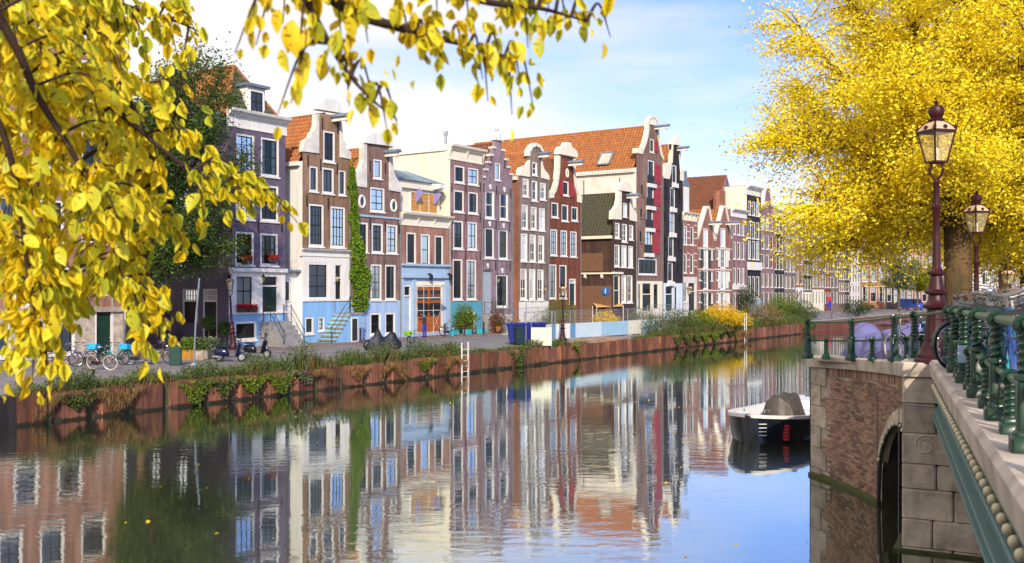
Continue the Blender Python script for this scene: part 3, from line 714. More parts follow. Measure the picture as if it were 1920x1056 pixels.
# stairs along the facade up to the door
zd = h.z(586, 634); ua, ub = h.u(592), h.u(627)
stp = h.part('stoop', MB().box(ub, h.u(652), -1.5, -.005, zd-.14, zd), M['stonestep'])
for k in range(8):
    MB().box(ub - (ub-ua)*(k+1)/8, ub - (ub-ua)*k/8, -1.5, -.005, zd*(7.2-k)/8-.12, zd*(7.2-k)/8).build('step', M['step_moss'], stp)
MB().prism([(ua+.2, 0), (ub, 0), (ub, zd-.14), (ub-.1, zd-.14)], -1.45, -.03, 'xz').build('stair_side', M['blue'], stp)
MB().box(ub+.02, h.u(652)-.02, -1.42, -.03, 0, zd-.14).build('stair_base', M['blue'], stp)
f = MB(); ring(f, ub+.15, ub+.85, .1, zd-.35, .07, -1.47, -1.42); f.build('basement_door', M['white'], stp)
MB().box(ub+.22, ub+.78, -1.445, -1.425, .12, zd-.42).build('basement_pane', M['darkglass'], stp)
railing(h, [(ub+.05, -1.45, zd), (h.u(652), -1.45, zd)], hgt=1.0); railing(h, [(ua, -1.45, .1), (ub, -1.45, zd)], hgt=1.0)
H_brown = h

# --- rose brick house with half-round pediment and oval windows
h = House('gable_house', 'rose brick gable house with half-round pediment and two oval windows', 657, 751); h.holes = []
rows(h, [(299, 335, [(700, 716)], 'd1x1', 'n'), (352, 397, [(694, 721)], 'd2x3', 'h'), (417, 473, [(668, 690), (697, 718), (724.5, 745)], 'd2x4'), (495, 563, [(669, 688), (695, 715.5), (722, 742)], 'd2x4'),
         (587, 628, [(694, 714), (722, 741)], 'd2x2', 'nn')])
zb = h.z(564, 700)
ol = [(657, 346), (681, 350), (683, 268), (730, 275), (731, 358), (751, 361)]
h.front([(M['blue_pale'], zb), (M['brick_rose'], 99)], gable_top(h, ol), h.holes)
h.plate([(657, 348), (686.5, 352), (686.5, 270), (680, 268), (680, 300), (675, 315), (667, 322), (660, 330)], M['white_dirty'])
h.plate([(729, 357), (752, 361), (752, 350), (746, 340), (740, 330), (737, 318), (735, 300), (734.5, 274), (729, 273)], M['white_dirty'])
pd = [(679.5, 268), (735, 275)] + [(707.5 + 27.5*math.cos(R(a)), 271 - 22*math.sin(R(a)) + 3.2*math.cos(R(a))) for a in range(0, 181, 15)]
h.plate(pd, M['white'], 'pediment', -.2, .36)
h.ledge(h.z(408, 700), h.z(404.5, 700), .08, M['bluegrey'])
for px, py in ((678, 378), (737.5, 386)):
    uu, zz = h.u(px), h.z(py, px)
    b = MB().tube([(uu+.29*math.cos(R(a)), -.02, zz+.42*math.sin(R(a))) for a in range(0, 360, 24)], .09, 6, closed=True); f = h.part('oval_window', b, M['white'], True)
    MB().prism([(uu+.28*math.cos(R(a)), zz+.40*math.sin(R(a))) for a in range(0, 360, 24)], -.03, .01, 'xz').build('pane', M['darkglass'], f)
h.hoist(723, 291, 1.2)
ze = h.z(345, 657); h.body(ze, 9.5, M['brick_rose']); h.gable_roof(ze, h.z(277, 700), 9.5, M['tile_orange'])
for px, py in ((694, 312), (722, 316), (665, 414), (694, 420), (722, 424), (748, 428)): h.anchor(px, py, .8)
H_rose = h

# --- cream topped house with pale blue shop front
h = House('shop_house', 'low salmon brick house with cream attic, pale blue shop front and orange doors', 752, 842); h.holes = []
rows(h, [(436, 496, [(762, 780)], 'd1x2', 'n'), (439, 498, [(789, 806)], 'd1x2', 's'), (442, 499, [(815, 831)], 'd1x2', 't')])
h.door(757, 535, 771, 622, M['bluegrey'], .2); h.door(781, 536, 830, 623, M['orangewood'], .0, frame=M['creamtrim'], leaves=2)
zb, zc0, zc1 = h.z(497, 760), h.z(422, 754), h.z(398, 754)
h.front([(M['bluegrey'], zb), (M['brick_salmon'], zc0+.6)], [(0, zc0+.6), (h.w, zc0+.6)], h.holes)
h.ledge(zb-.05, zb+.12, .2, M['bluegrey']); h.ledge(h.z(521, 760), h.z(516, 760), .25, M['bluegrey']); h.ledge(h.z(535, 760), h.z(528, 760), .08, M['creamtrim'], h.u(781), h.u(832)); 
h.cornice(zc0, zc1, .5, M['creamtrim'], panels=3)
for a, b_ in ((752.5, 756), (773, 779), (833, 841)): h.part('pilaster', MB().box(h.u(a), h.u(b_), -.1, .0, 0, h.z(521, 760)), M['bluegrey'])
# glazed upper halves of the orange doors
for k, (a, b_) in enumerate(((784, 803), (808, 827))):
    for (p0, p1) in ((544, 552), (554, 562), (568, 592)):
        h.part('door_pane', MB().box(h.u(a), h.u(b_), .075, .088, h.z(p1, 806), h.z(p0, 806)), M['darkglass'])
# set-back attic storey
ua, ub, va = .25, h.w-.35, .7; za0, za1 = zc1-.3, h.z(330, 758)
at = h.part('attic', MB().box(ua, ub, va, 6.5, za0, za1-.8), M['creamtrim'])
MB().box(ua-.15, ub+.25, va-.3, 6.6, za1-.8, za1-.45).build('attic_cornice', M['creamtrim'], at)
MB().box(ua-.02, ub+.12, va-.12, 6.6, za1-.45, za1-.2).build('attic_frieze', M['white'], at)
w0, w1, wz0, wz1 = h.u(775)+.5, h.u(825)+.55, za0+.55, za1-1.05
fr = MB(); ring(fr, w0-.1, w1+.1, wz0-.1, wz1+.1, .1, va-.08, va); fr.build('window_frame', M['white'], at)
for k in range(3):
    a = w0 + (w1-w0)*k/3+.06; c = w0 + (w1-w0)*(k+1)/3-.06; zs = wz0+(wz1-wz0)*.62
    MB().box(a, c, va-.03, va-.002, wz0, zs).build('attic_pane', M['amberglass'], at)
    MB().box(a, c, va-.03, va-.002, zs+.05, wz1).build('attic_pane', M['amberglass'], at)
    if k != 1: MB().obox(((a+c)/2, va-.05, wz1), ((a+c)/2, va-.5, zs+.12), c-a, .05, up=(1,0,0)).build('open_awning', M['lilacglass'], at)
b = MB(); zr_ = za1+.75; cx_ = (ua+ub)/2
b.add([(ua-.2,va-.35,za1-.2),(ub+.25,va-.35,za1-.2),(ub+.25,6.6,za1-.2),(ua-.2,6.6,za1-.2),(ua+.4,va+1.6,zr_),(ub-2.4,va+1.6,zr_),(ub-2.4,5.5,zr_),(ua+.4,5.5,zr_)], [(0,1,5,4),(1,2,6,5),(2,3,7,6),(3,0,4,7),(4,5,6,7)])
for k in range(9):
    t = k/8; p = Vector((ua-.2+(ub-ua+.45)*t, va-.35, za1-.17)); q = Vector((ua+.4+(ub-2.8-ua)*t, va+1.6, zr_+.03)); b.obox(p, q, .05, .06)
b.build('attic_roof', M['slate'], at)
MB().prism([(va-1.1, za1-.62), (va, za1-.75), (va, za1-.2), (va-1.1, za1-.3)], ub-1.3, ub-.6, 'yz').build('hoist_hood', M['white'], at)
h.body(zc0+.5, 8, M['brick_salmon']); h.part('roof', MB().box(0, h.w, .3, 8, zc0+.35, zc0+.5), M['slate'])
for px in (801, 838):                                       # wall lamps on the shop front
    uu, zz = h.u(px), h.z(514, px); b = MB().box(uu-.06, uu+.06, -.35, -.1, zz-.06, zz+.06); b.lathe([(.05,0),(.16,-.12),(.14,-.42),(.05,-.5)], 8, (uu, -.4, zz)); h.part('wall_lantern', b, M['black'])
H_shop = h
# --- tall lilac brick house with cream side wall
h = House('cornice_house', 'tall lilac brick house with white cornice and blank cream side wall', 843, 904); h.holes = []
X1, X2 = (852, 871), (878, 897)
rows(h, [(311, 343, [X1, X2], 'd2x2', 'rr'), (357, 398, [(851, 870), (878, 896)], 'd2x2', 'ns'), (414, 467, [(850, 868.5), (877, 894.5)], 'd2x2', 'hs'), (486, 562, [(849, 867), (875, 893)], 'd2x3', 'rr')])
h.door(875, 584, 890, 623, M['dark'], 0)
zb, zc0, zc1 = h.z(565, 850), h.z(298.5), h.z(270)
h.front([(M['teal'], zb), (M['brick_lilac'], zc0+.5)], [(0, zc0+.5), (h.w, zc0+.5)], h.holes)
h.cornice(zc0, zc1, .5, M['creamtrim'], panels=2); h.body(zc1-.1, 12, M['cream']); h.flat_roof(zc1, 12)
h.part('verge_board', MB().box(-.14, .12, .1, 12, zc1-.5, zc1-.02), M['white'])
h.part('corner_pilaster', MB().box(-.06, .05, -.03, .5, 0, zc1-.5), M['creamtrim'])
h.part('flue_pipe', MB().tube([(.5, .8, zc1-.1), (.5, .8, zc1+1.0)], .12, 8).tube([(.5,.8,zc1+.85),(.5,.8,zc1+1.15)], .2, 8), M['steel'], True)
for px in (847, 873, 900):
    for py in (351, 408, 478): h.anchor(px, py, .75)

# --- stepped gable
h = House('step_gable_house', 'mauve brick house with stepped gable and arched front door', 904, 961); h.holes = []
rows(h, [(306, 338, [(928, 938)], 'd1x1', 'n'), (358, 410, [(910, 927), (937, 953)], 'w1x2', 'ss'), (427, 484, [(909, 926)], 'd1x2', 'n'), (431, 486, [(935, 952)], 'd1x2', 'T'), (515, 576, [(930, 952)], 'd2x2', 's')])
h.door(904.8, 506, 923, 588, M['studdoor'], 0, frame=M['brick_mauve'])
ol = [(904, 333), (909, 333.5), (909, 319), (914, 320), (914, 305.5), (919, 306.5), (919, 292), (924, 293), (924, 278), (928, 279), (928, 262), (941, 264.5), (941, 283), (946, 284), (946, 300), (951, 301), (951, 314.5), (956, 315.5), (956, 328), (961, 329)]
h.front([(M['stone'], h.z(590, 930)), (M['brick_mauve'], 99)], gable_top(h, ol), h.holes)
for i in range(0, len(ol)-1, 2):
    (a, p), (c, q) = ol[i], ol[i+1]
    if i == 10: a, c = a-.6, c+.6
    h.part('step_cap', MB().box(h.u(a)-.05, h.u(c)+.05, -.1, .4, h.z(p, a)-.02, h.z(p, a)+.16), M['white_dirty'])
h.part('finial', MB().lathe([(.34,0),(.34,.5),(.2,.6),(.12,.8),(.2,.95),(.1,1.1),(.03,1.2),(.02,2.2),(0,2.25)], 10, (h.u(934.5), .15, h.z(263.5, 934.5))), M['white_dirty'], True)
for (a, c, p) in ((910, 927, 357), (937, 953, 362), (909, 926, 426), (935, 952, 430), (904.8, 923, 505), (930, 952, 514)):
    m_ = (a+c)/2; pts = []
    for k in range(7): t = k/6; pts.append((a-1+(c-a+2)*t, p-1.5-5*math.sin(math.pi*t)))
    h.plate(pts + [(c+1, p+1), (a-1, p+1)], M['brick_mauve'], 'arch_hood', -.06, .01)
    h.plate([(m_-1.6, p-11), (m_+1.6, p-11), (m_+1.2, p-2), (m_-1.2, p-2)], M['white'], 'keystone', -.09, .01)
h.ledge(h.z(488, 930), h.z(485.5, 930), .07, M['stone'])
ze = h.z(345); h.body(ze, 10, M['brick_mauve']); h.gable_roof(ze, h.z(270, 932), 10, M['tile_brown'])
for px, py in ((907, 352), (931, 357), (957, 363), (906, 418), (930, 422), (955, 426), (905.5, 496), (929, 498), (956, 500), (921, 301), (946, 306)): h.anchor(px, py, .8)
zd = h.z(588, 914); steps(h, h.u(905.5), h.u(929), zd, 6, .3)
railing(h, [(h.u(905.5)+.1, -.1, zd), (h.u(905.5)+.1, -.9, zd), (h.u(905.5)+.1, -2.6, .1)]); railing(h, [(h.u(929)-.1, -.1, zd), (h.u(929)-.1, -.9, zd), (h.u(929)-.1, -2.6, .1)])

# --- grey brown house, white windows with small upper panes
h = House('gable_house', 'grey brown gable house with white small-paned windows in rows of three', 973, 1028.5); h.holes = []
rows(h, [(304, 329, [(998, 1007.6)], 'w1x2', 'n'), (335, 369, [(980, 991.5)], 'w2x3', 'n'), (339, 377, [(997, 1007.6)], 'w1x2', 'c'), (343, 375, [(1012.5, 1023.5)], 'w2x2', 'c'),
         (384, 430, [(978, 990)], 'w2x3', 'h'), (388, 431, [(995, 1006.5)], 'w2x3', 't'), (390.5, 433, [(1010.5, 1022)], 'w2x3', 't'), (438, 490, [(976.5, 989)], 'w2x3', 't'), (440, 491, [(993, 1005)], 'w2x3', 'n'), (442, 492, [(1009, 1020.5)], 'w2x3', 'T'),
         (504, 562, [(975.5, 988)], 'w2x3', 't'), (504.5, 563, [(992, 1004)], 'w2x3', 'n'), (505.5, 563, [(1007.5, 1019.5)], 'w2x3', 's')])
ol = [(973, 328), (992, 331), (992, 285), (997, 276), (1004, 272), (1012, 276), (1016, 284), (1015, 333), (1028.5, 337)]
h.front([(M['white'], h.z(566, 980)), (M['brick_grey'], 99)], gable_top(h, ol), h.holes)
h.plate([(973, 329), (992.5, 332), (992.5, 300), (989, 308), (983, 312), (977, 314), (974, 320)], M['creamtrim'])
h.plate([(1014.5, 334), (1029, 338), (1029, 330), (1025, 324), (1020, 319), (1017, 310), (1016, 296), (1014.5, 296)], M['creamtrim'])
h.coping([(991, 292), (992, 284), (997, 275), (1004, 271), (1012, 275), (1017, 284), (1018, 296)], M['creamtrim'], .3)
h.hoist(1011, 293, 1.0)
for (a, b_, p0, p1) in [(980, 991.5, 335, 347), (1012.5, 1023.5, 343, 353)] + [(x0, x1, y0, y0+hh) for (x0, x1, y0, hh) in ((978, 990, 384, 14), (995, 1006.5, 388, 14), (1010.5, 1022, 390.5, 14), (976.5, 989, 438, 17), (993, 1005, 440, 17), (1009, 1020.5, 442, 17), (975.5, 988, 504, 19), (992, 1004, 504.5, 19), (1007.5, 1019.5, 505.5, 19))]:
    b = MB(); u0, u1, z1, z0 = h.u(a)+.12, h.u(b_)-.12, h.z(p0, (a+b_)/2)-.1, h.z(p1, (a+b_)/2)
    for k in range(1, 4): b.box(u0+(u1-u0)*k/4-.02, u0+(u1-u0)*k/4+.02, .05, .085, z0, z1)
    for k in range(0, 4): zz = z0+(z1-z0)*k/4; b.box(u0, u1, .048, .088, zz-.02, zz+.02)
    h.part('small_panes', b, M['white'])
ze = h.z(330); h.body(ze, 10, M['brick_chimney']); h.gable_roof(ze, h.z(287, 1000), 10, M['tile_orange'])
h.part('gutter', MB().box(-.3, -.02, .1, 10, ze-.35, ze-.05), M['creamtrim'])
# --- red brown bell gable
h = House('bell_gable_house', 'red brown bell-gable house with red attic shutters and green door', 1029, 1088.5); h.holes = []
rows(h, [(340, 367, [(1055, 1066.5)], 'd2x3', 'n'), (380, 408, [(1034, 1047)], 'd2x3', 's'), (384, 415, [(1053, 1065.5)], 'd1x1', 'n'), (388, 414.5, [(1071.5, 1083.5)], 'd2x3', 'h'),
         (430, 479, [(1032, 1045)], 'd3x4', 'h'), (432, 480.5, [(1051, 1063.5)], 'd3x4', 'h'), (434, 482, [(1069, 1081.5)], 'd3x4', 'c'), (496, 560, [(1030.5, 1043.5)], 'd3x4', 'h'), (497, 560, [(1049, 1062.5)], 'd3x4', 'h')])
h.door(1067, 523, 1079.5, 573, M['greendoor'], .12)
ol = [(1029, 371), (1037, 370), (1043, 358), (1047, 340), (1048.5, 318), (1049, 292), (1075, 297), (1075.5, 330), (1077, 350), (1081, 366), (1088.5, 380)]
h.front([(M['brick_redbrown'], 99)], gable_top(h, ol), h.holes)
h.coping([(1029, 366), (1035, 365), (1041, 355), (1045, 338), (1047, 318), (1047.5, 293)], M['creamtrim'], .34); h.coping([(1076, 297), (1077, 330), (1079, 350), (1083, 363), (1089, 372)], M['creamtrim'], .3)
h.plate([(1028, 372), (1038, 371), (1038, 362), (1034, 358), (1028, 358)], M['creamtrim']); h.plate([(1082, 379), (1090, 381), (1090, 367), (1085, 365), (1082, 368)], M['creamtrim'])
h.plate([(1045, 289), (1079.5, 296), (1080, 289), (1076, 281), (1070, 277), (1066, 268), (1060, 267), (1057, 274), (1050, 275), (1046, 281)], M['creamtrim'], 'pediment', -.25, .4)
for a, b_ in ((1050, 1055), (1068.5, 1075.5)): h.part('shutter', MB().box(h.u(a), h.u(b_), -.08, -.02, h.z(368, 1061), h.z(341, 1061)), M['redshutter'])
uu, zz = h.u(1063), h.z(325, 1063); b = MB().tube([(uu+.18*math.cos(R(a)), -.03, zz+.38*math.sin(R(a))) for a in range(0, 360, 24)], .09, 6, closed=True); f = h.part('oval_window', b, M['creamtrim'], True)
MB().prism([(uu+.16*math.cos(R(a)), zz+.36*math.sin(R(a))) for a in range(0, 360, 24)], -.03, .01, 'xz').build('pane', M['darkglass'], f)
h.hoist(1066, 309, 1.5)
ze = h.z(369); h.body(ze, 10, M['brick_redbrown']); h.gable_roof(ze, h.z(298, 1060), 10, M['tile_brown'])

# --- dark brown house with mossy roof
h = House('spout_gable_house', 'small dark brown corner house with mossy tile roof and blank brick side wall', 1148.5, 1192.5); h.holes = []
rows(h, [(381, 407, [(1168, 1176)], 'w1x2', 'n'), (418, 447, [(1153, 1162)], 'w2x3', 'h'), (420, 454, [(1166, 1176)], 'w2x3', 'h'), (422, 450, [(1179.5, 1187.5)], 'w2x3', 'h'), (459, 500, [(1152, 1162)], 'w2x3', 's'), (460, 501, [(1165, 1175)], 'w2x3', 's'), (461.5, 502, [(1178, 1187)], 'w2x3', 'h'),
         (516, 568, [(1165, 1174.5), (1176, 1186)], 'w2x3', 'hh')])
h.door(1150.5, 516, 1162, 576, M['dark'], .45, frame=M['creamtrim'])
ol = [(1148.5, 410), (1164, 411), (1164, 357), (1181, 359), (1181, 413), (1192.5, 415)]
h.front([(M['brick_darkbrown'], 99)], gable_top(h, ol), h.holes)
h.plate([(1147, 411), (1164.5, 412), (1164.5, 358), (1159, 358), (1159, 372), (1157, 384), (1152, 392), (1148, 396)], M['creamtrim']); h.plate([(1180.5, 413), (1193, 416), (1193, 402), (1188, 394), (1185, 382), (1184, 360), (1180.5, 359)], M['creamtrim'])
h.plate([(1159, 357), (1184, 361), (1183, 353), (1180, 346), (1174, 341.5), (1167, 341), (1162, 346)], M['creamtrim'], 'pediment', -.2, .36)
h.hoist(1176, 370, 1.3); h.ledge(h.z(514, 1155), h.z(510, 1155), .2, M['creamtrim'], -.1, h.u(1166))
ze = h.z(441); h.body(ze, 9, M['brick_darkbrown'])
up = Vector((h.w/2, 0, h.z(361, 1160)-ze)); uc = h.w/2; zr = h.z(361, 1160)
h.gable_roof(ze, zr, 9, M['tile_dark']); h.part('gutter', MB().box(-.35, -.02, 0, 9, ze-.35, ze-.05), M['creamtrim'])
h.part('string_course', MB().box(-.22, -.005, 0, 9, h.z(514), h.z(511)), M['creamtrim'])
for v_ in (1.2, 3.2, 5.2): h.part('corbel', MB().prism([(-.2, h.z(514)-.35), (0, h.z(514)-.5), (0, h.z(514)), (-.2, h.z(514))], v_-.12, v_+.12, 'xz'), M['creamtrim'])
# rough brown render patches on the side wall
h.part('rough_render', MB().box(-.03, -.004, 1.1, 8.9, h.z(508), h.z(474)), M['roughcast']); h.part('rough_render', MB().box(-.03, -.004, .1, 8.9, .1, h.z(536)), M['roughcast'])
H_dark = h
# --- tall warehouse with red shutters
h = House('warehouse', 'tall brown brick warehouse with bell gable, red shutters and long orange roof', 1193, 1242.5); h.holes = []
for a, b_, p0, p1 in ((1218.7, 1226.5, 261, 286), (1215, 1226.5, 301, 345), (1213, 1225.5, 347, 387), (1211.5, 1224, 389, 428), (1209.5, 1222.5, 433, 475)): h.window(a, p0, b_, p1, 'd2x3', curt='n')
for a, b_, p0, p1 in ((1201.6, 1207, 346, 367), (1200, 1205.5, 390, 409), (1199, 1204.5, 433, 455)): h.window(a, p0, b_, p1, 'd1x1', curt='n', frame=M['brick_warehouse'])
h.window(1197, 485, 1231.5, 515, 'd4x1', curt='n')
h.door(1204, 530, 1222, 583, M['dark'], .38, frame=M['creamtrim']); h.window(1195, 531, 1202.5, 581, 'd1x2', curt='n', sill=False, frame=M['creamtrim']); h.window(1225, 531, 1235, 581, 'd1x2', curt='n', sill=False, frame=M['creamtrim'])
ol = [(1193, 285), (1204, 287), (1210, 272), (1214, 258), (1216.5, 244), (1217, 232), (1232, 236), (1233, 256), (1236, 276), (1239, 292), (1242.5, 299)]
h.front([(M['creamtrim'], h.z(527, 1200)), (M['brick_warehouse'], 99)], gable_top(h, ol), h.holes)
h.coping([(1193, 282), (1204, 283), (1209, 270), (1213, 256), (1215, 244), (1215, 230), (1218, 223), (1222, 220), (1227, 221), (1231, 226), (1233, 236), (1234, 256), (1237, 275), (1240, 291), (1243, 297)], M['creamtrim'], .36)
h.plate([(1215, 233), (1233, 237), (1232, 228), (1228, 222), (1222, 220.5), (1218, 223.5)], M['creamtrim'], 'pediment', -.1, .36); h.plate([(1191.5, 287), (1205, 289), (1205, 279), (1198, 277), (1191.5, 278)], M['creamtrim'])
h.hoist(1228, 241, 1.6)
for a, b_, p0, p1 in ((1227, 1232.5, 265, 286), (1227.5, 1238.5, 308, 345), (1226.5, 1238, 350, 387), (1225, 1237, 392, 434), (1223.5, 1235.5, 436, 476)):
    sh = h.part('shutter', MB().box(h.u(a), h.u(b_), -.09, -.02, h.z(p1, (a+b_)/2), h.z(p0, (a+b_)/2)), M['redshutter'])
    zA, zB = h.z(p1, (a+b_)/2), h.z(p0, (a+b_)/2)
    for t in (.15, .5, .85): MB().box(h.u(a)+.03, h.u(b_)-.03, -.12, -.09, zA+(zB-zA)*t-.06, zA+(zB-zA)*t+.06).build('batten', M['redshutter'], sh)
for a, b_, p in ((1213, 1227, 345), (1211.5, 1226, 387), (1210, 1224.5, 428), (1207.5, 1223, 475)):
    h.part('landing', MB().box(h.u(a), h.u(b_), -.3, .0, h.z(p+7, (a+b_)/2), h.z(p, (a+b_)/2)), M['white'])
    h.part('balustrade', MB().box(h.u(a)+.1, h.u(b_)-.1, -.06, -.03, h.z(p, 1219), h.z(p-16, 1219)), M['balnet'])
ze = h.z(314); D = 24; h.body(ze, D, M['whitewash']); h.gable_roof(ze, h.z(236, 1214), D, M['tile_orange'], over=.3)
h.part('eaves_board', MB().box(-.34, -.01, .1, D, ze-.5, ze-.12), M['white'])
ch = h.part('chimney', MB().box(.15, .95, 9.6, 10.6, ze-.2, ze+2.2).box(.05, 1.05, 9.5, 10.7, ze+2.2, ze+2.4), M['brick_chimney'])
MB().tube([(.7, 9.0, ze), (.7, 9.0, ze+3.2)], .28, 8).build('flue', M['black'], ch)
for v_ in (10.0, 12.6): h.part('downpipe', MB().tube([(-.12, v_, 8), (-.12, v_, ze+.6)], .09, 8), M['creamtrim'], True)
for v_ in (2.0, 6.5, 8.6): h.part('wall_anchor', MB().box(-.05, .0, v_-.04, v_+.04, ze-2.6, ze-1.0), M['black'])
dz = h.z(236, 1214)-ze; t0 = .22; b = MB(); 
upv = Vector((h.w/2+.3, 0, dz)).normalized(); nv = Vector((-upv.z, 0, upv.x)); base_ = Vector((.25, 3.4, ze+.55))
b.obox(base_+nv*.16, base_+upv*1.6+nv*.16, 1.2, .12, up=(0,1,0)) if False else b.add([base_+nv*.17+Vector((0,0,0)), base_+nv*.17+Vector((0,1.5,0)), base_+upv*1.7+nv*.17+Vector((0,1.5,0)), base_+upv*1.7+nv*.17], [(0,1,2,3)])
sk = h.part('skylight', b, M['lightglass']); c = MB(); q = [base_+nv*.18, base_+nv*.18+Vector((0,1.5,0)), base_+upv*1.7+nv*.18+Vector((0,1.5,0)), base_+upv*1.7+nv*.18]
for i in range(4): c.obox(q[i], q[(i+1) % 4], .12, .14)
c.build('skylight_frame', M['slate'], sk)
# --- black warehouse
h = House('warehouse', 'narrow black brick warehouse with white crested bell gable', 1243.3, 1280); h.holes = []
for a, b_, p0, p1 in ((1260.5, 1268.5, 310, 344), (1256.5, 1265.5, 352, 390), (1255.5, 1264.8, 398, 437), (1253, 1263, 444, 482), (1252, 1261.5, 492, 528)): h.window(a, p0, b_, p1, 'd2x2', curt='h'); h.ledge(h.z(p1+8, (a+b_)/2), h.z(p1, (a+b_)/2), .25, M['white'], h.u(a)-.1, h.u(b_)+.1)
for a, b_, p0, p1 in ((1246, 1251, 349, 371), (1272.5, 1277, 355, 377), (1245.5, 1250, 397, 418), (1272, 1276.5, 402, 421), (1244.5, 1249.5, 442, 465), (1270, 1275, 446, 467), (1244.2, 1248.5, 490, 513), (1269, 1274, 492, 513)): h.window(a, p0, b_, p1, 'd1x1', curt='n', frame=M['brick_black'])
h.door(1247.5, 536, 1262, 583, M['greendoor'], .3, frame=M['bluewhite']); h.window(1264.5, 537, 1270, 582, 'd1x2', curt='n', sill=False, frame=M['bluewhite'])
ol = [(1243.3, 333), (1253, 335), (1256, 322), (1258.5, 305), (1259, 270), (1273, 274), (1273.5, 300), (1275, 320), (1277, 333), (1280, 339)]
h.front([(M['bluewhite'], h.z(531, 1250)), (M['brick_black'], 99)], gable_top(h, ol), h.holes)
h.coping([(1259, 305), (1260, 282), (1260.5, 271), (1264, 266), (1268, 266), (1272.5, 271), (1274, 286), (1274.5, 300)], M['creamtrim'], .34); h.plate([(1261, 271), (1273.5, 273), (1271.5, 264), (1269, 254), (1266, 258), (1263, 264)], M['creamtrim'], 'pediment', -.15, .36)
h.plate([(1243.3, 334), (1254, 336), (1257, 326), (1258.8, 306), (1256, 306), (1252, 305), (1246, 308)], M['creamtrim']); h.plate([(1275, 338), (1281, 340), (1281, 318), (1277, 316), (1275.5, 322)], M['creamtrim'])
h.hoist(1270, 281, 1.3); ze = h.z(333); h.body(ze, 14, M['brick_black']); h.gable_roof(ze, h.z(272, 1262), 14, M['tile_orange'])
# --- red brick with white bands
h = House('banded_house', 'red brick house with white bands and small white turret', 1280.3, 1307); h.holes = []
rows(h, [(424, 459, [(1282.5, 1288.3), (1294, 1300.3)], 'd1x2', 'hh'), (476, 512, [(1282, 1287.5), (1293.5, 1299.8)], 'd1x2', 'hh'), (528, 567, [(1281, 1288)], 'd1x2', 'n')]); h.door(1291, 529, 1304, 583, M['dark'], .3)
zc0, zc1 = h.z(413), h.z(397)
h.front([(M['white_dirty'], h.z(519)), (M['brick_red'], zc0+.4)], [(0, zc0+.4), (h.w, zc0+.4)], h.holes); h.cornice(zc0, zc1, .4, M['creamtrim'], panels=4)
for py in (420, 433, 445, 458, 474, 487, 499): h.part('stone_band', MB().box(0, h.u(1282.2), -.02, .01, h.z(py+1), h.z(py-.6)).box(h.u(1288.6), h.u(1293.6), -.02, .01, h.z(py+1), h.z(py-.6)).box(h.u(1300.6), h.w, -.02, .01, h.z(py+1), h.z(py-.6)), M['creamtrim'])
h.body(zc1-.1, 10, M['brick_red']); h.flat_roof(zc1, 10)
t = h.part('turret', MB().box(h.u(1286), h.u(1298), .4, 2.4, zc1-.2, zc1+3.2), M['white']); MB().prism([(h.u(1285), zc1+3.2), (h.u(1299), zc1+3.2), (h.u(1293), zc1+4.0), (h.u(1292.3), zc1+5.0), (h.u(1291.6), zc1+5.0), (h.u(1291), zc1+4.0)], .3, 2.5, 'xz').build('turret_roof', M['slate'], t)
# --- twin gabled houses
for (p0, p1, ap, apy, el, er, lab, nm) in ((1307.3, 1340, 1326.7, 387, 447, 450, 'red brick spout-gable house with white loading doors and blue hoist hood', 'a'), (1340.3, 1372, 1357.7, 386, 451, 446, 'red brick spout-gable house with white shutters next to the cornice house', 'b')):
    h = House('spout_gable_house', lab, p0, p1); h.holes = []; cx_ = (p0+p1)/2 - .5
    for (q0, q1) in ((428, 463), (467, 503), (507, 543), (548, 584)):
        h.window(cx_-4.6, q0, cx_+4.6, q1, 'w2x3', curt='c')
        if q0 > 460:
            h.window(p0+3.2, q0+1, p0+8, q0+19, 'w1x2', curt='n'); h.window(p1-8.5, q0+2, p1-3.5, q0+20, 'w1x2', curt='n')
            for a, b_ in ((cx_-9.5, cx_-5), (cx_+5, cx_+9.5)): h.part('shutter', MB().box(h.u(a), h.u(b_), -.08, -.02, h.z(q1-2, cx_), h.z(q0+2, cx_)), M['white'] if nm == 'b' else M['greendoor'])
    ol = [(p0, el), (ap-2, apy+3), (ap-2, apy), (ap+2.2, apy), (ap+2.2, apy+3), (p1, er)]
    h.front([(M['brick_red'], 99)], gable_top(h, ol), h.holes); h.coping([(p0, el), (ap-2.4, apy+2), (ap+2.4, apy+2), (p1, er)], M['creamtrim'], .34)
    for py in (465, 505, 545): h.ledge(h.z(py+1), h.z(py-1), .05, M['creamtrim'])
    h.hoist(ap+3, 420, 1.7); ze = h.z(el); h.body(ze, 9, M['brick_red']); h.gable_roof(ze, h.z(apy+8, ap), 9, M['tile_orange'])
# --- brown cornice house beside them
h = House('cornice_house', 'mauve brick house with white cornice behind a dark green shrub', 1372.3, 1400); h.holes = []
C3 = [(1375, 1379.5), (1382.5, 1388), (1391, 1395.5)]
rows(h, [(417, 440, C3, 'd1x2'), (453, 486, C3, 'd1x2'), (502, 533, C3, 'd1x2'), (549, 585, C3, 'd1x2')]); zc0, zc1 = h.z(406), h.z(391)
h.front([(M['brick_lilac'], zc0+.4)], [(0, zc0+.4), (h.w, zc0+.4)], h.holes); h.cornice(zc0, zc1, .5); h.ledge(h.z(543), h.z(535), .12); h.body(zc1-.1, 10, M['brick_lilac']); h.flat_roof(zc1, 10)
h.part('chimney', MB().box(1.5, 2.8, 2, 3.2, zc1-.1, zc1+2.6), M['brick_chimney'])
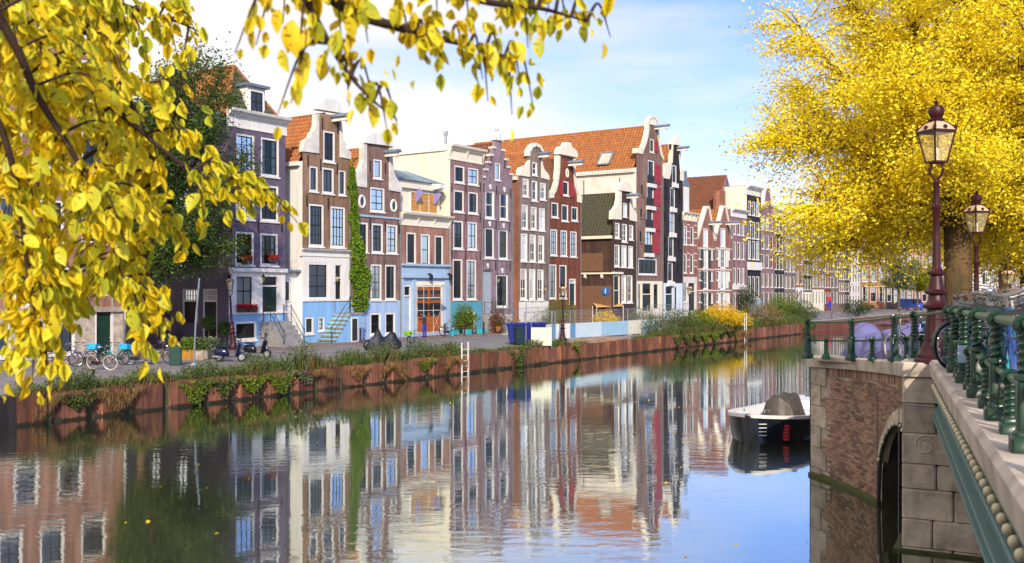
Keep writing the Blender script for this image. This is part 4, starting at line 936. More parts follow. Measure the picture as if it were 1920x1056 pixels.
# --- black house with long brown roof
h = House('cornice_house', 'tall black brick house with white cornice, cream side wall and brown roof', 1400.3, 1426); h.holes = []
C3 = [(1402.7, 1408), (1410.5, 1416), (1418, 1423.8)]
rows(h, [(377, 403, C3, 'd1x2'), (415, 447, C3, 'd1x2'), (451, 486, C3, 'd1x2'), (518, 560, C3, 'd1x2')]); zc0, zc1 = h.z(364.5), h.z(347)
h.front([(M['bluegrey'], h.z(562)), (M['brick_black'], zc0+.4)], [(0, zc0+.4), (h.w, zc0+.4)], h.holes); h.cornice(zc0, zc1, .6); h.ledge(h.z(506), h.z(491), .25)
h.body(zc1-.1, 3.2, M['cream']); h.flat_roof(zc1, 3.2)
H_black = h
b = MB(); zr = zc1+1.6; ze_ = zc1-5.5; Lr = 24
up = Vector((5.2, 0, zr-ze_)); Lb = up.length; up.normalize()
tile_slope(b, (-4.5, 3.2+Lr, ze_), (0,-1,0), Lr, Vector((-up.z,0,up.x)), up, Lb); h.part('rear_roof', b, M['tile_brown'], kind='stuff')
b = MB(); up2 = Vector((-5.2, 0, zr-ze_)).normalized(); tile_slope(b, (5.9, 3.2, ze_), (0,1,0), Lr, Vector((up2.z,0,-up2.x)), up2, Lb, samples=2, per=.6); h.part('rear_roof', b, M['tile_brown'], kind='stuff')
h.part('rear_gable', MB().add([(-4.5,3.22,ze_-5),(5.9,3.22,ze_-5),(5.9,3.22,ze_),(.7,3.22,zr),(-4.5,3.22,ze_)], [(0,1,2,3,4)]).add([(-4.5,3.22,ze_-9),(-4.5,3.2+Lr,ze_-9),(-4.5,3.2+Lr,ze_),(-4.5,3.22,ze_)], [(0,1,2,3)]), M['brick_lilac'])
# --- the receding far houses
def far_house(px0, px1, py, wm, lab, cols=3, red=False, gable=False, floors=5, base=None, corn=None):
    h = House('canal_house', lab, px0, px1); h.holes = []; h.fw = .08; zt = h.z(py); zb = .9
    fh = (zt - 1.2 - zb)/floors; wm_ = h.w/cols
    for fl in range(floors):
        z0 = zb + fl*fh + fh*.16; z1 = zb + (fl+1)*fh - fh*.12
        for c in range(cols):
            a = wm_*c + wm_*.24; b_ = wm_*(c+1) - wm_*.20
            h.win(a, b_, z0, z1, 'd1x2' if cols < 4 else 'd1x1', fl > 0)
            if red and c == cols-1 and fl > 1: h.part('shutter', MB().box(b_-.1, b_+.7, -.09, -.02, z0, z1), M['redshutter'])
    bands = [(base or wm, zb+fh), (wm, zt)]
    top = [(0, zt), (h.w, zt)]
    if gable: top = [(0, zt), (h.w*.18, zt+.2), (h.w*.3, zt+2.2), (h.w*.5, zt+2.9), (h.w*.7, zt+2.2), (h.w*.82, zt+.2), (h.w, zt)]
    h.front(bands, top, h.holes)
    if gable:
        b = MB(); q = [Vector((x, .1, z)) for x, z in top]
        for i in range(len(q)-1): b.obox(q[i], q[i+1], .3, .5, up=(0,1,0))
        h.part('gable_coping', b, M['white'])
    else: h.cornice(zt-1.1, zt+.05, .5, corn or M['white'])
    h.body(zt-.1, 11, wm); 
    if gable: h.gable_roof(zt, zt+2.4, 11, M['tile_orange'])
    else: h.flat_roof(zt, 11)
    return h
h = far_house(1426.3, 1451, 384, M['brick_lilac'], 'brown house with dark red shutters and ornate white gable top', 3, True, True)
far_house(1451.3, 1470, 392, M['brick_black'], 'black brick house with pale green cornice right of the red-shuttered house', 3, corn=M['bluewhite'])
far_house(1470.3, 1491, 404, M['brick_grey'], 'grey brown house with white windows, second right of the red-shuttered house', 3)
far_house(1491.3, 1506, 412, M['brick_red'], 'narrow red brick house with wide white windows near the yellow tree', 2, floors=4, base=M['white'])
far_house(1506.3, 1522, 420, M['brick_black'], 'black brick house with cream ground floor near the yellow tree', 3, base=M['creamtrim'])
far_house(1522.3, 1545, 432, M['brick_rose'], 'wide rose brick house with cream ground floor, partly under the yellow tree', 4, floors=4, base=M['creamtrim'])
far_house(1545.3, 1558.5, 440, M['brick_redbrown'], 'red brown narrow house just below the yellow tree', 3, floors=4, gable=True)
far_house(1558.8, 1572, 442, M['brick_grey'], 'grey brick far house below the yellow tree beside the red brown one', 2, floors=4, gable=True)
far_house(1572.3, 1583, 446, M['brick_rose'], 'rose brick far house left of the dark one with white window bars', 3)
far_house(1583.3, 1592.5, 448, M['brick_black'], 'very narrow black far house with white window bars', 2)
far_house(1592.8, 1613, 462, M['white'], 'white painted far house below the yellow tree', 4)
# the bend of the canal: a second row that faces the camera more
O2 = W(U(1614), 0); A2 = R(24)
far2 = [(6.0, 17, 'brick_orange', 'orange brick far house at the bend with yellow stone bay'), (5.0, 15.5, 'brick_black', 'dark far house at the bend beside the orange one'), (5.5, 15, 'brick_red', 'red brick far house at the bend behind the thin green tree'),
        (6.0, 14.5, 'brick_grey', 'grey brick far house at the bend left of the lamp post'), (5.5, 15.5, 'brick_rose', 'rose brick far house at the bend behind the yellow green tree'), (6.5, 15, 'white_dirty', 'pale plaster far house at the bend behind the lamp post'),
        (6.0, 14, 'brick_salmon', 'salmon brick far house right of the lamp post'), (6, 15, 'brick_lilac', 'lilac far house behind the big tree trunk'), (7, 14, 'brick_red', 'red far house right of the big tree trunk'), (7, 15, 'brick_grey', 'grey far house at the far right'), (7, 14, 'brick_rose', 'rose far house behind the bicycles at the right edge'),
        (7, 15, 'brick_brown', 'brown far house past the right edge of the bicycles')]
pos = 0.0
for w_, ht, mk, lab in far2:
    h = House('canal_house', lab, 1400, 1401); h.holes = []; h.fw = .09; h.w = w_; h.rnd = random.Random(int(pos*10)+5)
    h.root.location = O2 + Vector((math.cos(A2)*pos, math.sin(A2)*pos, 0)); h.root.location.z = GZ; h.root.rotation_euler = (0, 0, A2); pos += w_ + .02
    n = 4; fh = (ht-2)/n
    for fl in range(n):
        for c in range(3):
            a = w_/3*c + .3; h.win(a, a + w_/3 - .55, .8+fl*fh+.5, .8+(fl+1)*fh-.35, 'd1x2', fl > 0)
    h.front([(M[mk], ht)], [(0, ht), (w_, ht)], h.holes); h.cornice(ht-.9, ht+.05, .4); h.body(ht-.1, 10, M[mk]); h.flat_roof(ht, 10)
# ================================================================ left quay: sheet piles, weeds
def pile_mat():
    m = bpy.data.materials.new('rusty_sheet_pile'); m.use_nodes = True; nt = m.node_tree; p = nt.nodes['Principled BSDF']; L = nt.links.new
    p.inputs['Roughness'].default_value = .8; p.inputs['Specular IOR Level'].default_value = .3
    t = _n(nt, 'ShaderNodeTexCoord'); oi = _n(nt, 'ShaderNodeObjectInfo')
    mp = _n(nt, 'ShaderNodeMapping'); mp.inputs['Scale'].default_value = (7, 7, .8); L(t.outputs['Object'], mp.inputs['Vector'])
    ad = _n(nt, 'ShaderNodeVectorMath', operation='ADD'); L(mp.outputs[0], ad.inputs[0]); L(oi.outputs['Location'], ad.inputs[1])
    no = _n(nt, 'ShaderNodeTexNoise'); no.inputs['Scale'].default_value = 1.0; no.inputs['Detail'].default_value = 6; L(ad.outputs[0], no.inputs['Vector'])
    rp = _n(nt, 'ShaderNodeValToRGB'); e = rp.color_ramp.elements; e[0].position = .3; e[0].color = (.075,.035,.028,1); e[1].position = .75; e[1].color = (.28,.115,.045,1)
    q = e.new(.52); q.color = (.15,.06,.038,1); L(no.outputs['Fac'], rp.inputs['Fac'])
    hs = _n(nt, 'ShaderNodeHueSaturation'); mr = _n(nt, 'ShaderNodeMapRange'); mr.inputs['To Min'].default_value = .7; mr.inputs['To Max'].default_value = 1.5
    L(oi.outputs['Random'], mr.inputs['Value']); L(mr.outputs[0], hs.inputs['Value']); L(rp.outputs['Color'], hs.inputs['Color'])
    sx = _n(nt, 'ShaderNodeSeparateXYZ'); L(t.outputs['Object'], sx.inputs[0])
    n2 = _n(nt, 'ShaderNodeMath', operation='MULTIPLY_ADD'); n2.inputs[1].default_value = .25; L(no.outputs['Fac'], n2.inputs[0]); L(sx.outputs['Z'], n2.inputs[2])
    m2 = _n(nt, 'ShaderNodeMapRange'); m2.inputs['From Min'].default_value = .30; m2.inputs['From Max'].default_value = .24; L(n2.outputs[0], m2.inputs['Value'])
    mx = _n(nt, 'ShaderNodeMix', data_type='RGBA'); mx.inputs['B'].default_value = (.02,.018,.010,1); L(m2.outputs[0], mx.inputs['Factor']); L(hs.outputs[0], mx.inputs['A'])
    L(mx.outputs['Result'], p.inputs['Base Color'])
    b = _n(nt, 'ShaderNodeBump'); b.inputs['Strength'].default_value = .3; b.inputs['Distance'].default_value = .02; L(no.outputs['Fac'], b.inputs['Height']); L(b.outputs[0], p.inputs['Normal'])
    return m
M['pile'] = pile_mat()
wall = thing('sheet_pile_wall', 'long rusty sheet pile wall along the left bank of the canal', 'quay wall', W(0, 0, 0), ANG)
PIT = 1.72; ups = U(28, QV); upe = U(1512, QV)
poly = [(0,-.16),(1.0,-.16),(1.22,.14),(1.5,.14),(1.72,-.16),(1.72,.30),(0,.30)]
pm = None; k = 0; uu = ups
while uu < upe:
    if pm is None:
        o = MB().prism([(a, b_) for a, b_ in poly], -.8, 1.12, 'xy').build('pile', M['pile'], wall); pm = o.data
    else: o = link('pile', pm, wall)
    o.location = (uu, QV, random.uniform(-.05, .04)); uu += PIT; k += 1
slab('brick_quay_wall', [W(u_l, QV-.1), W(ups, QV-.1), W(ups, QV+.2), W(u_l, QV+.2)], -1, GZ-.1, M['brick_black'], label='old dark brick quay wall at the lower left corner', category='quay wall')
slab('far_quay_wall', [W(upe, QV), W(u_r, QV), W(u_r, QV+.2), W(upe, QV+.2)], -1, GZ-.1, M['brick_redbrown'], label='far brick quay wall beyond the sheet piles', category='quay wall')

# ---- foliage as many small leaves
def leaf_cloud(name, P, size, mat_, parent=None, aspect=1.7, up=None, droop=.4, jit=.35, spread=1.0, **props):
    """one folded diamond leaf at each point of P (N,3)"""
    P = np.asarray(P, dtype=np.float64); N = len(P)
    d = rng.normal(size=(N, 3)); d[:, 2] = d[:, 2]*.6*spread - droop
    if up is not None: d += np.asarray(up)*1.2
    d /= np.linalg.norm(d, axis=1)[:, None]
    r = rng.normal(size=(N, 3)); s = np.cross(d, r); s /= np.linalg.norm(s, axis=1)[:, None]; n = np.cross(d, s)
    L = size*(1 + jit*rng.uniform(-1, 1, N))[:, None]; w = L/aspect/2
    v = np.empty((N, 4, 3)); v[:, 0] = P; v[:, 1] = P + d*L*.45 + s*w + n*L*.08; v[:, 2] = P + d*L; v[:, 3] = P + d*L*.45 - s*w + n*L*.08
    return np_mesh(name, v.reshape(-1, 3), np.arange(N*4), 4, mat_, parent, **props)
def blades(name, P, h, w, mat_, parent=None, lean=.35, **props):
    P = np.asarray(P, dtype=np.float64); N = len(P); h = np.broadcast_to(h, (N,))*(1+.4*rng.uniform(-1, 1, N))
    a = rng.uniform(0, 2*np.pi, N); side = np.stack([np.cos(a), np.sin(a), np.zeros(N)], 1)*w/2
    b = rng.uniform(0, 2*np.pi, N); ln = np.stack([np.cos(b), np.sin(b), np.zeros(N)], 1)*(lean*h*rng.uniform(.3, 1.3, N))[:, None]
    z = np.zeros((N, 3)); z[:, 2] = h
    v = np.empty((N, 5, 3)); v[:, 0] = P - side; v[:, 1] = P + side; v[:, 2] = P + side*.8 + z*.55 + ln*.3; v[:, 3] = P + z*.95 + ln; v[:, 4] = P - side*.8 + z*.55 + ln*.3
    return np_mesh(name, v.reshape(-1, 3), np.arange(N*5), 5, mat_, parent, **props)
M['weed'] = leaf_mat('weed_green', (.06,.11,.025), (.19,.21,.05), (.10,.16,.04), .35)
M['weed_grey'] = leaf_mat('grey_green_weed', (.10,.14,.07), (.22,.25,.13), (.15,.195,.10), .35)
M['weed_lime'] = leaf_mat('lime_green_leaf', (.10,.19,.015), (.24,.29,.03), (.16,.25,.02), .4)
M['straw'] = leaf_mat('dry_straw', (.22,.13,.05), (.33,.23,.09), (.28,.15,.06), .3)
M['shrub_yellow'] = leaf_mat('yellow_shrub_leaf', (.80,.58,.015), (.86,.70,.04), (.74,.46,.01), .4)
M['shrub_dark'] = leaf_mat('dark_shrub_leaf', (.02,.05,.012), (.07,.11,.02), (.04,.075,.016), .3)
def uvz(u, v, z): return np.stack([DX*u - DY*v, OY + DY*u + DX*v, z], 1)
def qu(px): return U(px, QV+.5)
# height of the weeds along the verge (px along the quay -> metres)
hp = [(28,.35),(90,.55),(150,.6),(220,.45),(330,.42),(400,.55),(480,.6),(545,.95),(590,.9),(620,.45),(680,.7),(760,.75),(830,.75),(870,.35),(905,.15),(960,.18),(1000,.4),(1050,.3),(1100,.06),(1180,.05),(1225,.3),(1260,.75),(1310,.9),(1390,.7),(1420,.65),(1460,.55),(1512,.85)]
hu = np.array([qu(a) for a, _ in hp]); hh = np.array([b for _, b in hp])
def scatter(n, f=1.0, v0=QV-.05, v1=QV+1.0, zb=GZ-.12, cut=.1):
    u = rng.uniform(hu[0], hu[-1], n*2); H = np.interp(u, hu, hh)*(.55+.9*np.clip(np.sin(u*2.1)*.5+np.sin(u*5.3+1)*.3+.5, 0, 1)); k = (rng.random(n*2) < np.clip(H/.5, .05, 1)) & (H > cut); u, H = u[k][:n], H[k][:n]
    v = rng.uniform(v0, v1, len(u)); t = rng.random(len(u))**.8
    return u, v, zb + t*H*f, H
u, v, z, H = scatter(21000); leaf_cloud('verge_weeds', uvz(u, v, z), .11, M['weed'], droop=-.1, kind='stuff', label='mixed green weeds growing along the quay verge', category='weeds')
u, v, z, H = scatter(15000, 1.05); k = (np.sin(u*.55) > -.3); leaf_cloud('verge_weeds', uvz(u, v, z)[k], .10, M['weed_grey'], aspect=3.2, droop=-.5, kind='stuff', label='grey green feathery weeds on the quay verge', category='weeds')
u, v, z, H = scatter(9000, .6); k = (np.sin(u*.9+1) > 0); leaf_cloud('verge_weeds', uvz(u, v, z)[k], .10, M['weed_lime'], aspect=2, droop=-.1, kind='stuff', label='bright lime leaves among the quay weeds', category='weeds')
u, v, z, H = scatter(9000, 0, cut=.03); blades('verge_grass', uvz(u, v, z*0+GZ-.13), H*.7+.1, .022, M['weed'], kind='stuff', label='tall thin grass on the quay verge', category='grass')
u, v, z, H = scatter(3800, 0); k = np.sin(u*1.3) > .2; blades('verge_grass', uvz(u, v-.2, z*0+GZ-.2)[k], (H*.7+.1)[k], .02, M['straw'], lean=.7, kind='stuff', label='dry straw grass hanging at the pile tops', category='grass')
# ivy and straw hanging over the piles in patches
patches = [(60,90,.9,'straw'),(100,160,.7,'weed'),(150,235,.75,'straw'),(330,365,1.05,'weed_lime'),(352,392,1.0,'weed'),(395,418,.8,'weed'),(430,475,.8,'weed_lime'),(488,518,1.0,'weed_lime'),(525,556,.7,'weed_grey'),(570,600,.5,'straw'),(640,665,.6,'straw'),(700,735,.85,'straw'),(770,790,.6,'weed_lime'),(815,850,.65,'straw'),(945,960,1.05,'weed'),(1060,1065,1.0,'weed_lime'),(1250,1295,.8,'weed'),(1300,1335,.9,'weed_lime'),(1335,1365,.6,'shrub_dark'),(1365,1395,.9,'straw'),(1495,1516,.9,'weed')]
for i, (a, b_, dn, mk) in enumerate(patches):
    n = int((qu(b_)-qu(a))*520*dn); u = rng.uniform(qu(a), qu(b_), n); u += .25*rng.normal(size=n); t = rng.random(n)**.7
    lim = dn*(.55+.45*np.sin(u*3.1+i)); P = uvz(u, np.full(n, QV-.22)-.18*rng.random(n), GZ-.1-t*lim)
    if mk == 'straw': blades('hanging_straw', P, -.28, .018, M['straw'], lean=.5, kind='stuff', label='dry straw trailing over the rusty piles', category='plants')
    else: leaf_cloud('hanging_ivy', P, .10, M[mk], aspect=1.3, droop=.6, kind='stuff', label='ivy trailing over the rusty piles', category='plants')
def shrub(name, label, c, r, h, mk, n=2600, size=.13, cat='shrub', z0=None, stems=5, aspect=1.8, group=None):
    c = Vector(c); root = thing(name, label, cat, c, 0, group)
    P = rng.normal(size=(n, 3)); P /= np.linalg.norm(P, axis=1)[:, None]; rad = rng.random(n)**.4
    lob = 1 + .22*np.sin(P[:, 0]*5+c.x)*np.cos(P[:, 1]*4+c.y) + .12*np.sin(P[:, 2]*9)
    P = P*(rad*lob)[:, None]*np.array([r, r, h/2]); P[:, 2] += h*.52; P = P[P[:, 2] > .02]
    leaf_cloud('foliage', P, size, M[mk], root, aspect=aspect, droop=0)
    b = MB()
    for k in range(stems):
        a = 2*math.pi*k/stems; b.tube([(0,0,0), (math.cos(a)*r*.3, math.sin(a)*r*.3, h*.4), (math.cos(a)*r*.6, math.sin(a)*r*.6, h*.8)], [.03,.02,.008], 5)
    b.build('stem', M['bark'], root)
    return root
M['bark'] = mat('tree_bark', (.075,.05,.03), .95, .3, 5.0, bump=.8, bscale=14, col2=(.035,.026,.018), stretch=(1,1,.3))
GA = lambda px, py: ground_at(px, py, GZ)
shrub('yellow_shrub', 'bright yellow shrub on the quay left of the white ladder post', W(U(1352, -12.9), -12.9, GZ-.1), 2.1, 2.3, 'shrub_yellow', 4200, .17)
shrub('yellow_shrub', 'small yellow green shrub beside the brown lamp post', W(U(1312, -12.6), -12.6, GZ-.1), 1.5, 1.9, 'weed_lime', 2400, .13)
shrub('yellow_shrub', 'yellow shrub with drooping sprays touching the white ladder post', W(U(1378, -12.9), -12.9, GZ-.1), 1.7, 1.6, 'shrub_yellow', 3000, .15)
shrub('green_shrub', 'rounded green shrub at the end of the blue fence', W(U(1270, -12.9), -12.9, GZ-.1), 1.8, 2.1, 'weed', 3400, .13)
shrub('green_shrub', 'low green shrub before the white fence panel', W(U(1228, -13.1), -13.1, GZ-.1), 1.0, 1.7, 'weed_grey', 1800, .12)
shrub('olive_shrub', 'olive brown shrub right of the white ladder post', W(U(1425, -12.8), -12.8, GZ-.1), 2.6, 2.3, 'straw_green', 3600, .14)
shrub('round_shrub', 'round lime green shrub standing before the far black houses', W(U(1470, -11.0), -11.0, GZ-.1), 2.1, 3.2, 'weed_lime', 4200, .16)
shrub('green_shrub', 'dark green shrub at the far end of the sheet piles', W(U(1505, -12.9), -12.9, GZ-.1), 1.8, 2.4, 'weed', 3200, .15)
shrub('tall_shrub', 'tall dark green shrub against the mauve cornice house', W(U(1384), -1.3, GZ), 1.5, 4.2, 'shrub_dark', 3400, .16)
shrub('garden_shrub', 'yellow garden shrub behind the light blue fence', W(U(1135, -3.2), -3.2, GZ-.1), 1.3, 1.7, 'shrub_yellow', 1800, .14)
shrub('garden_shrub', 'spiky green garden shrub at the white ground floor', W(U(1015), -2.2, GZ), 1.6, 2.9, 'weed_lime', 2600, .18, aspect=5)
shrub('garden_shrub', 'low green garden shrub behind the wire fence', W(U(990), -2.4, GZ), 1.2, 1.6, 'weed', 1500, .13)
shrub('garden_shrub', 'pale green garden shrub right of the tan awning', W(U(1205, -3.0), -3.0, GZ-.1), 1.8, 1.8, 'weed_grey', 2200, .13)
shrub('hedge_shrub', 'dark clipped shrub in front of the red banded house', W(U(1283), -2.4, GZ), 1.4, 1.5, 'shrub_dark', 1600, .11)
shrub('vine_bush', 'green climbing bush over the basement of the lilac house', W(U(859), -.7, GZ), .95, 2.4, 'weed_lime', 2000, .16)
shrub('potted_shrub', 'reddish leafed potted shrub beside the studded door', W(U(899), -1.8, GZ), .7, 1.9, 'redleaf' if 'redleaf' in M else 'straw', 1000, .13)
# climbing vine between the brown and rose houses
root = thing('climbing_vine', 'tall bright green vine climbing between the brown and rose houses', 'vine', W(U(662), 0, GZ), ANG)
prof = [(4.2,.35,.0),(5.5,.75,.3),(7.0,.85,.25),(8.2,.62,-.05),(9.5,.4,-.2),(11.0,.32,-.25),(12.5,.28,-.2),(13.2,.2,0)]
n = 9000; z = rng.uniform(2.2, 12.4, n); w = np.interp(z, [2.2,3.5,5.2,6.5,8,10,12.4], [.55,1.0,1.05,.75,.5,.38,.3]); x = np.interp(z, [2.2,5,8,12.4], [.55,.5,.0,-.25]) + w*rng.uniform(-1, 1, n)*(.75+.25*np.sin(z*3)); y = -.05-.4*rng.random(n)*np.minimum(1, w)
leaf_cloud('foliage', np.stack([x, y, z], 1), .19, M['vine_leaf'] if 'vine_leaf' in M else M['weed_lime'], root, aspect=1.3, droop=1.0)
MB().tube([(.6,-.08,0),(.5,-.08,3),(.3,-.08,6),(.0,-.08,9),(-.25,-.08,12)], [.06,.05,.04,.03,.015], 6).build('stem', M['bark'], root)
# weeds at roof gutters (yellow plant behind the rose gable)
root = thing('gutter_plant', 'yellow climbing plant in the gutter between the two gables', 'plant', W(U(662), .6, ZP(660, 345)), ANG)
n = 900; P = np.stack([rng.normal(.35, .3, n), rng.uniform(.2, 1.5, n), rng.uniform(0, 2.0, n)], 1); leaf_cloud('foliage', P, .16, M['shrub_yellow'], root)
# ================================================================ right side: abutment, bridge, railings
M['railgreen'] = mat('glossy_dark_green_iron', (.007,.038,.022), .34, .12, 6.0, spec=.4, coat=.1)
M['railgreen_light'] = mat('worn_green_rail', (.055,.14,.06), .35, .15, 5.0, spec=.5)
M['girder'] = mat('blue_green_girder_paint', (.10,.20,.20), .5, .2, 4.0, col2=(.15,.22,.19))
M['lampred'] = mat('oxblood_lamp_paint', (.05,.006,.009), .42, .2, 7.0, spec=.35, col2=(.025,.006,.007))
M['lampcream'] = mat('lamp_roof_cream', (.62,.45,.30), .5, .1, 3.0)
M['bulb'] = mat('opal_bulb_glass', (.66,.58,.40), .3, .2, 6.0, spec=.6)
M['deck'] = mat('bridge_clinker_deck', (.16,.13,.115), .9, .15, 2.0, bump=.3)
M['bike_grey_'] = mat('grey_cable', (.16,.16,.17), .5)
M['algae'] = mat('green_algae_stone', (.07,.085,.02), .8, .25, 3.0, bump=.3)
M['tunnel'] = mat('painted_shade_stone', (.07,.06,.045), .8, .3, 2.0, bump=.4)  # shade inside the arch is put into this darkened stone colour
M['mortar'] = mat('grey_mortar', (.50,.43,.37), .95, .15, 6.0, bump=.3)
def brickpiece_mat():
    m = mat('abutment_brick', (.36,.21,.15), .9, .25, 9.0, bump=.5, bscale=30, col2=(.19,.115,.09), objvar=.4)
    return m
M['abrick'] = brickpiece_mat()
M['abrick2'] = leaf_mat('abutment_brick_mix', (.15,.10,.08), (.44,.28,.21), (.32,.19,.135), 0.0, scale=1.2, rough=.9)
def LP(pts, t):                                            # point on a polyline by length fraction
    pts = [Vector(p) for p in pts]; L = [0]
    for i in range(len(pts)-1): L.append(L[-1] + (pts[i+1]-pts[i]).length)
    s = t*L[-1]
    for i in range(len(pts)-1):
        if s <= L[i+1] or i == len(pts)-2:
            q = (s-L[i])/max(1e-6, L[i+1]-L[i]); return pts[i].lerp(pts[i+1], q)
def catm(pts, n):
    pts = [Vector(p) for p in pts]; P = [2*pts[0]-pts[1]] + pts + [2*pts[-1]-pts[-2]]; out_ = []
    for i in range(1, len(P)-2):
        for k in range(n):
            t = k/n; a, b_, c, d = P[i-1], P[i], P[i+1], P[i+2]
            out_.append(.5*((2*b_) + (c-a)*t + (2*a-5*b_+4*c-d)*t*t + (-a+3*b_-3*c+d)*t**3))
    return out_ + [pts[-1]]
WING = catm([(7.72,26.0,3.17),(8.28,24.3,3.24),(8.33,21.9,3.40),(8.18,20.3,3.50),(7.92,18.75,3.58)], 8)     # rail feet along the wing wall
BRX = lambda Y: 1.03 + .378*Y
BRZ = lambda Y: 3.86 - .0105*Y
BRI = [Vector((BRX(Y), Y, BRZ(Y))) for Y in (18.4, 17.2, 15.4, 13.5, 11.45, 9.38, 7.35, 5.3, 3.3, 1.2, -1, -4, -8)]
# decks
b = MB(); Lf = WING + BRI; n = len(Lf)
b.add([(p.x+.05, p.y, p.z-.06) for p in Lf] + [(p.x+16, p.y+6, p.z-.06) for p in Lf], [(i, i+1, n+i+1, n+i) for i in range(n-1)]); b.build('bridge_deck', M['deck'], kind='structure')
c0 = Vector((8.0, 26.75)); Q = []
for k in range(13):
    t = k/12; L_ = 160*t; p = c0 + Vector((DX, DY))*L_; z = max(1.35, 3.1 - L_*.12); Q.append((p.x, p.y, z))
b = MB(); n = len(Q); b.add(Q + [(x+60, y-10, z) for x, y, z in Q], [(i, i+1, n+i+1, n+i) for i in range(n-1)]); b.add(Q + [(x, y, -1) for x, y, z in Q], [(i, i+1, n+i+1, n+i) for i in range(n-1)])
b.build('right_quay', M['deck'], kind='structure')
slab('near_quay', [(-16,-18),(BRX(-18)-.3,-18),(BRX(4.0)-.3,4.0),(-16,4.0)], -1, 3.3, M['deck'], kind='structure')

# ---- abutment wing wall: curved brick face with a small arch
abut = thing('bridge_abutment', 'curved brick bridge abutment with stone quoins and a small arch', 'abutment', (8.0, 22, 0), 0)
AO = Vector((8.0, 22, 0))
FACE = catm([(8.05,26.7,0),(8.40,24.9,0),(8.49,23.1,0),(8.32,21.2,0),(7.95,19.75,0),(7.5,19.12,0)], 10)
seg = [0]; 
for i in range(len(FACE)-1): seg.append(seg[-1] + (FACE[i+1]-FACE[i]).length)
FL = seg[-1]
def fpt(s):
    for i in range(len(FACE)-1):
        if s <= seg[i+1] or i == len(FACE)-2:
            q = (s-seg[i])/(seg[i+1]-seg[i]); t = (FACE[i+1]-FACE[i]).normalized(); return FACE[i].lerp(FACE[i+1], q), t
def ftop(s): return 2.90 + .34*(s/FL)
A0, A1, AZ = FL-3.95, FL-.30, 2.12                         # the arch
def arch_z(s):
    if s <= A0 or s >= A1: return -1
    x = (s-(A0+A1)/2)/((A1-A0)/2); return .35 + (AZ-.35)*math.sqrt(max(0, 1-x*x)) 
b = MB(); N = 90
for i in range(N):
    s0, s1 = FL*i/N, FL*(i+1)/N; (p0, t0), (p1, t1) = fpt(s0), fpt(s1); z0, z1 = arch_z(s0), arch_z(s1)
    if (z0 < 0) != (z1 < 0): z0 = z1 = max(z0, z1) if False else min(max(z0, .0), max(z1, .0)) if False else (-1 if (s0+s1)/2 < A0 or (s0+s1)/2 > A1 else .3)
    b.add([(p0.x-AO.x, p0.y-AO.y, z0), (p1.x-AO.x, p1.y-AO.y, z1), (p1.x-AO.x, p1.y-AO.y, ftop(s1)), (p0.x-AO.x, p0.y-AO.y, ftop(s0))], [(0,1,2,3)])
b.build('mortar_wall', M['mortar'], abut)
# tunnel behind the arch
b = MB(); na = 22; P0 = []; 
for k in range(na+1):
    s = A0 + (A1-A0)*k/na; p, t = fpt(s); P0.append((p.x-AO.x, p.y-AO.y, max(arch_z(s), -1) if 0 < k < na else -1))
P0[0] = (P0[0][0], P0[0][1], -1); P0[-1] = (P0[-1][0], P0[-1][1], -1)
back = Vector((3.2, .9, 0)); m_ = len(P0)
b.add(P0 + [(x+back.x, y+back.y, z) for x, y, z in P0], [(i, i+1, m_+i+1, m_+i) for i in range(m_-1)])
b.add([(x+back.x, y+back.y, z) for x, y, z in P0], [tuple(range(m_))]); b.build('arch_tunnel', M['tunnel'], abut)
# bricks laid on the curve: real pieces, the nearest 300 single parts, the rest joined
bm_ = MB().rbox(-.104, .104, -.03, .02, -.0255, .0255, .006); bmesh_o = None; bricks = []
rowh, bl = .068, .222; nr = int(3.3/rowh)
for r_ in range(nr):
    z = .03 + r_*rowh; s = .62 + (.11 if r_ % 2 else 0)
    quo = .78 if (z % 1.1) < .55 else .5
    while s < FL-.12:
        if z < ftop(s)-.22-.02 and s > quo+.1:
            az = max(arch_z(s-.1), arch_z(s+.1))
            if z > az + (.34 if az > 0 else 0): bricks.append((s, z))
        s += bl
for k in range(int((FL-.55)/.075)):                         # soldier course under the coping
    s = .6 + k*.075; bricks.append((s, -9))
bricks_n = sorted([q for q in bricks if q[1] > -5], key=lambda q: -q[0])
near, rest = bricks_n[:300], bricks_n[300:] + [q for q in bricks if q[1] < -5]
bme = None
for s, z in near:
    p, t = fpt(s); an = math.atan2(t.y, t.x)
    if bme is None: o = bm_.build('brick', M['abrick'], abut); bme = o.data
    else: o = link('brick', bme, abut)
    o.location = (p.x-AO.x, p.y-AO.y, z); o.rotation_euler = (random.uniform(-.02,.02), 0, an + random.uniform(-.015,.015))
b = MB()
for s, z in rest:
    p, t = fpt(s); nn = Vector((t.y, -t.x, 0)); hx, hz = (.104, .0255)
    if z < -5: z = ftop(s)-.11; hx, hz = .031, .1
    c = Vector((p.x-AO.x, p.y-AO.y, z)); j = random.uniform(-.004, .006)
    P = [c + t*a*hx + Vector((0,0,1))*e*hz + nn*(f+j if f > 0 else f) for f in (.030, -.01) for a, e in ((-1,-1),(1,-1),(1,1),(-1,1))]
    b.add(P, [(0,1,2,3),(0,4,5,1),(1,5,6,2),(2,6,7,3),(3,7,4,0)])
b.build('brickwork', M['abrick2'], abut, kind='stuff')
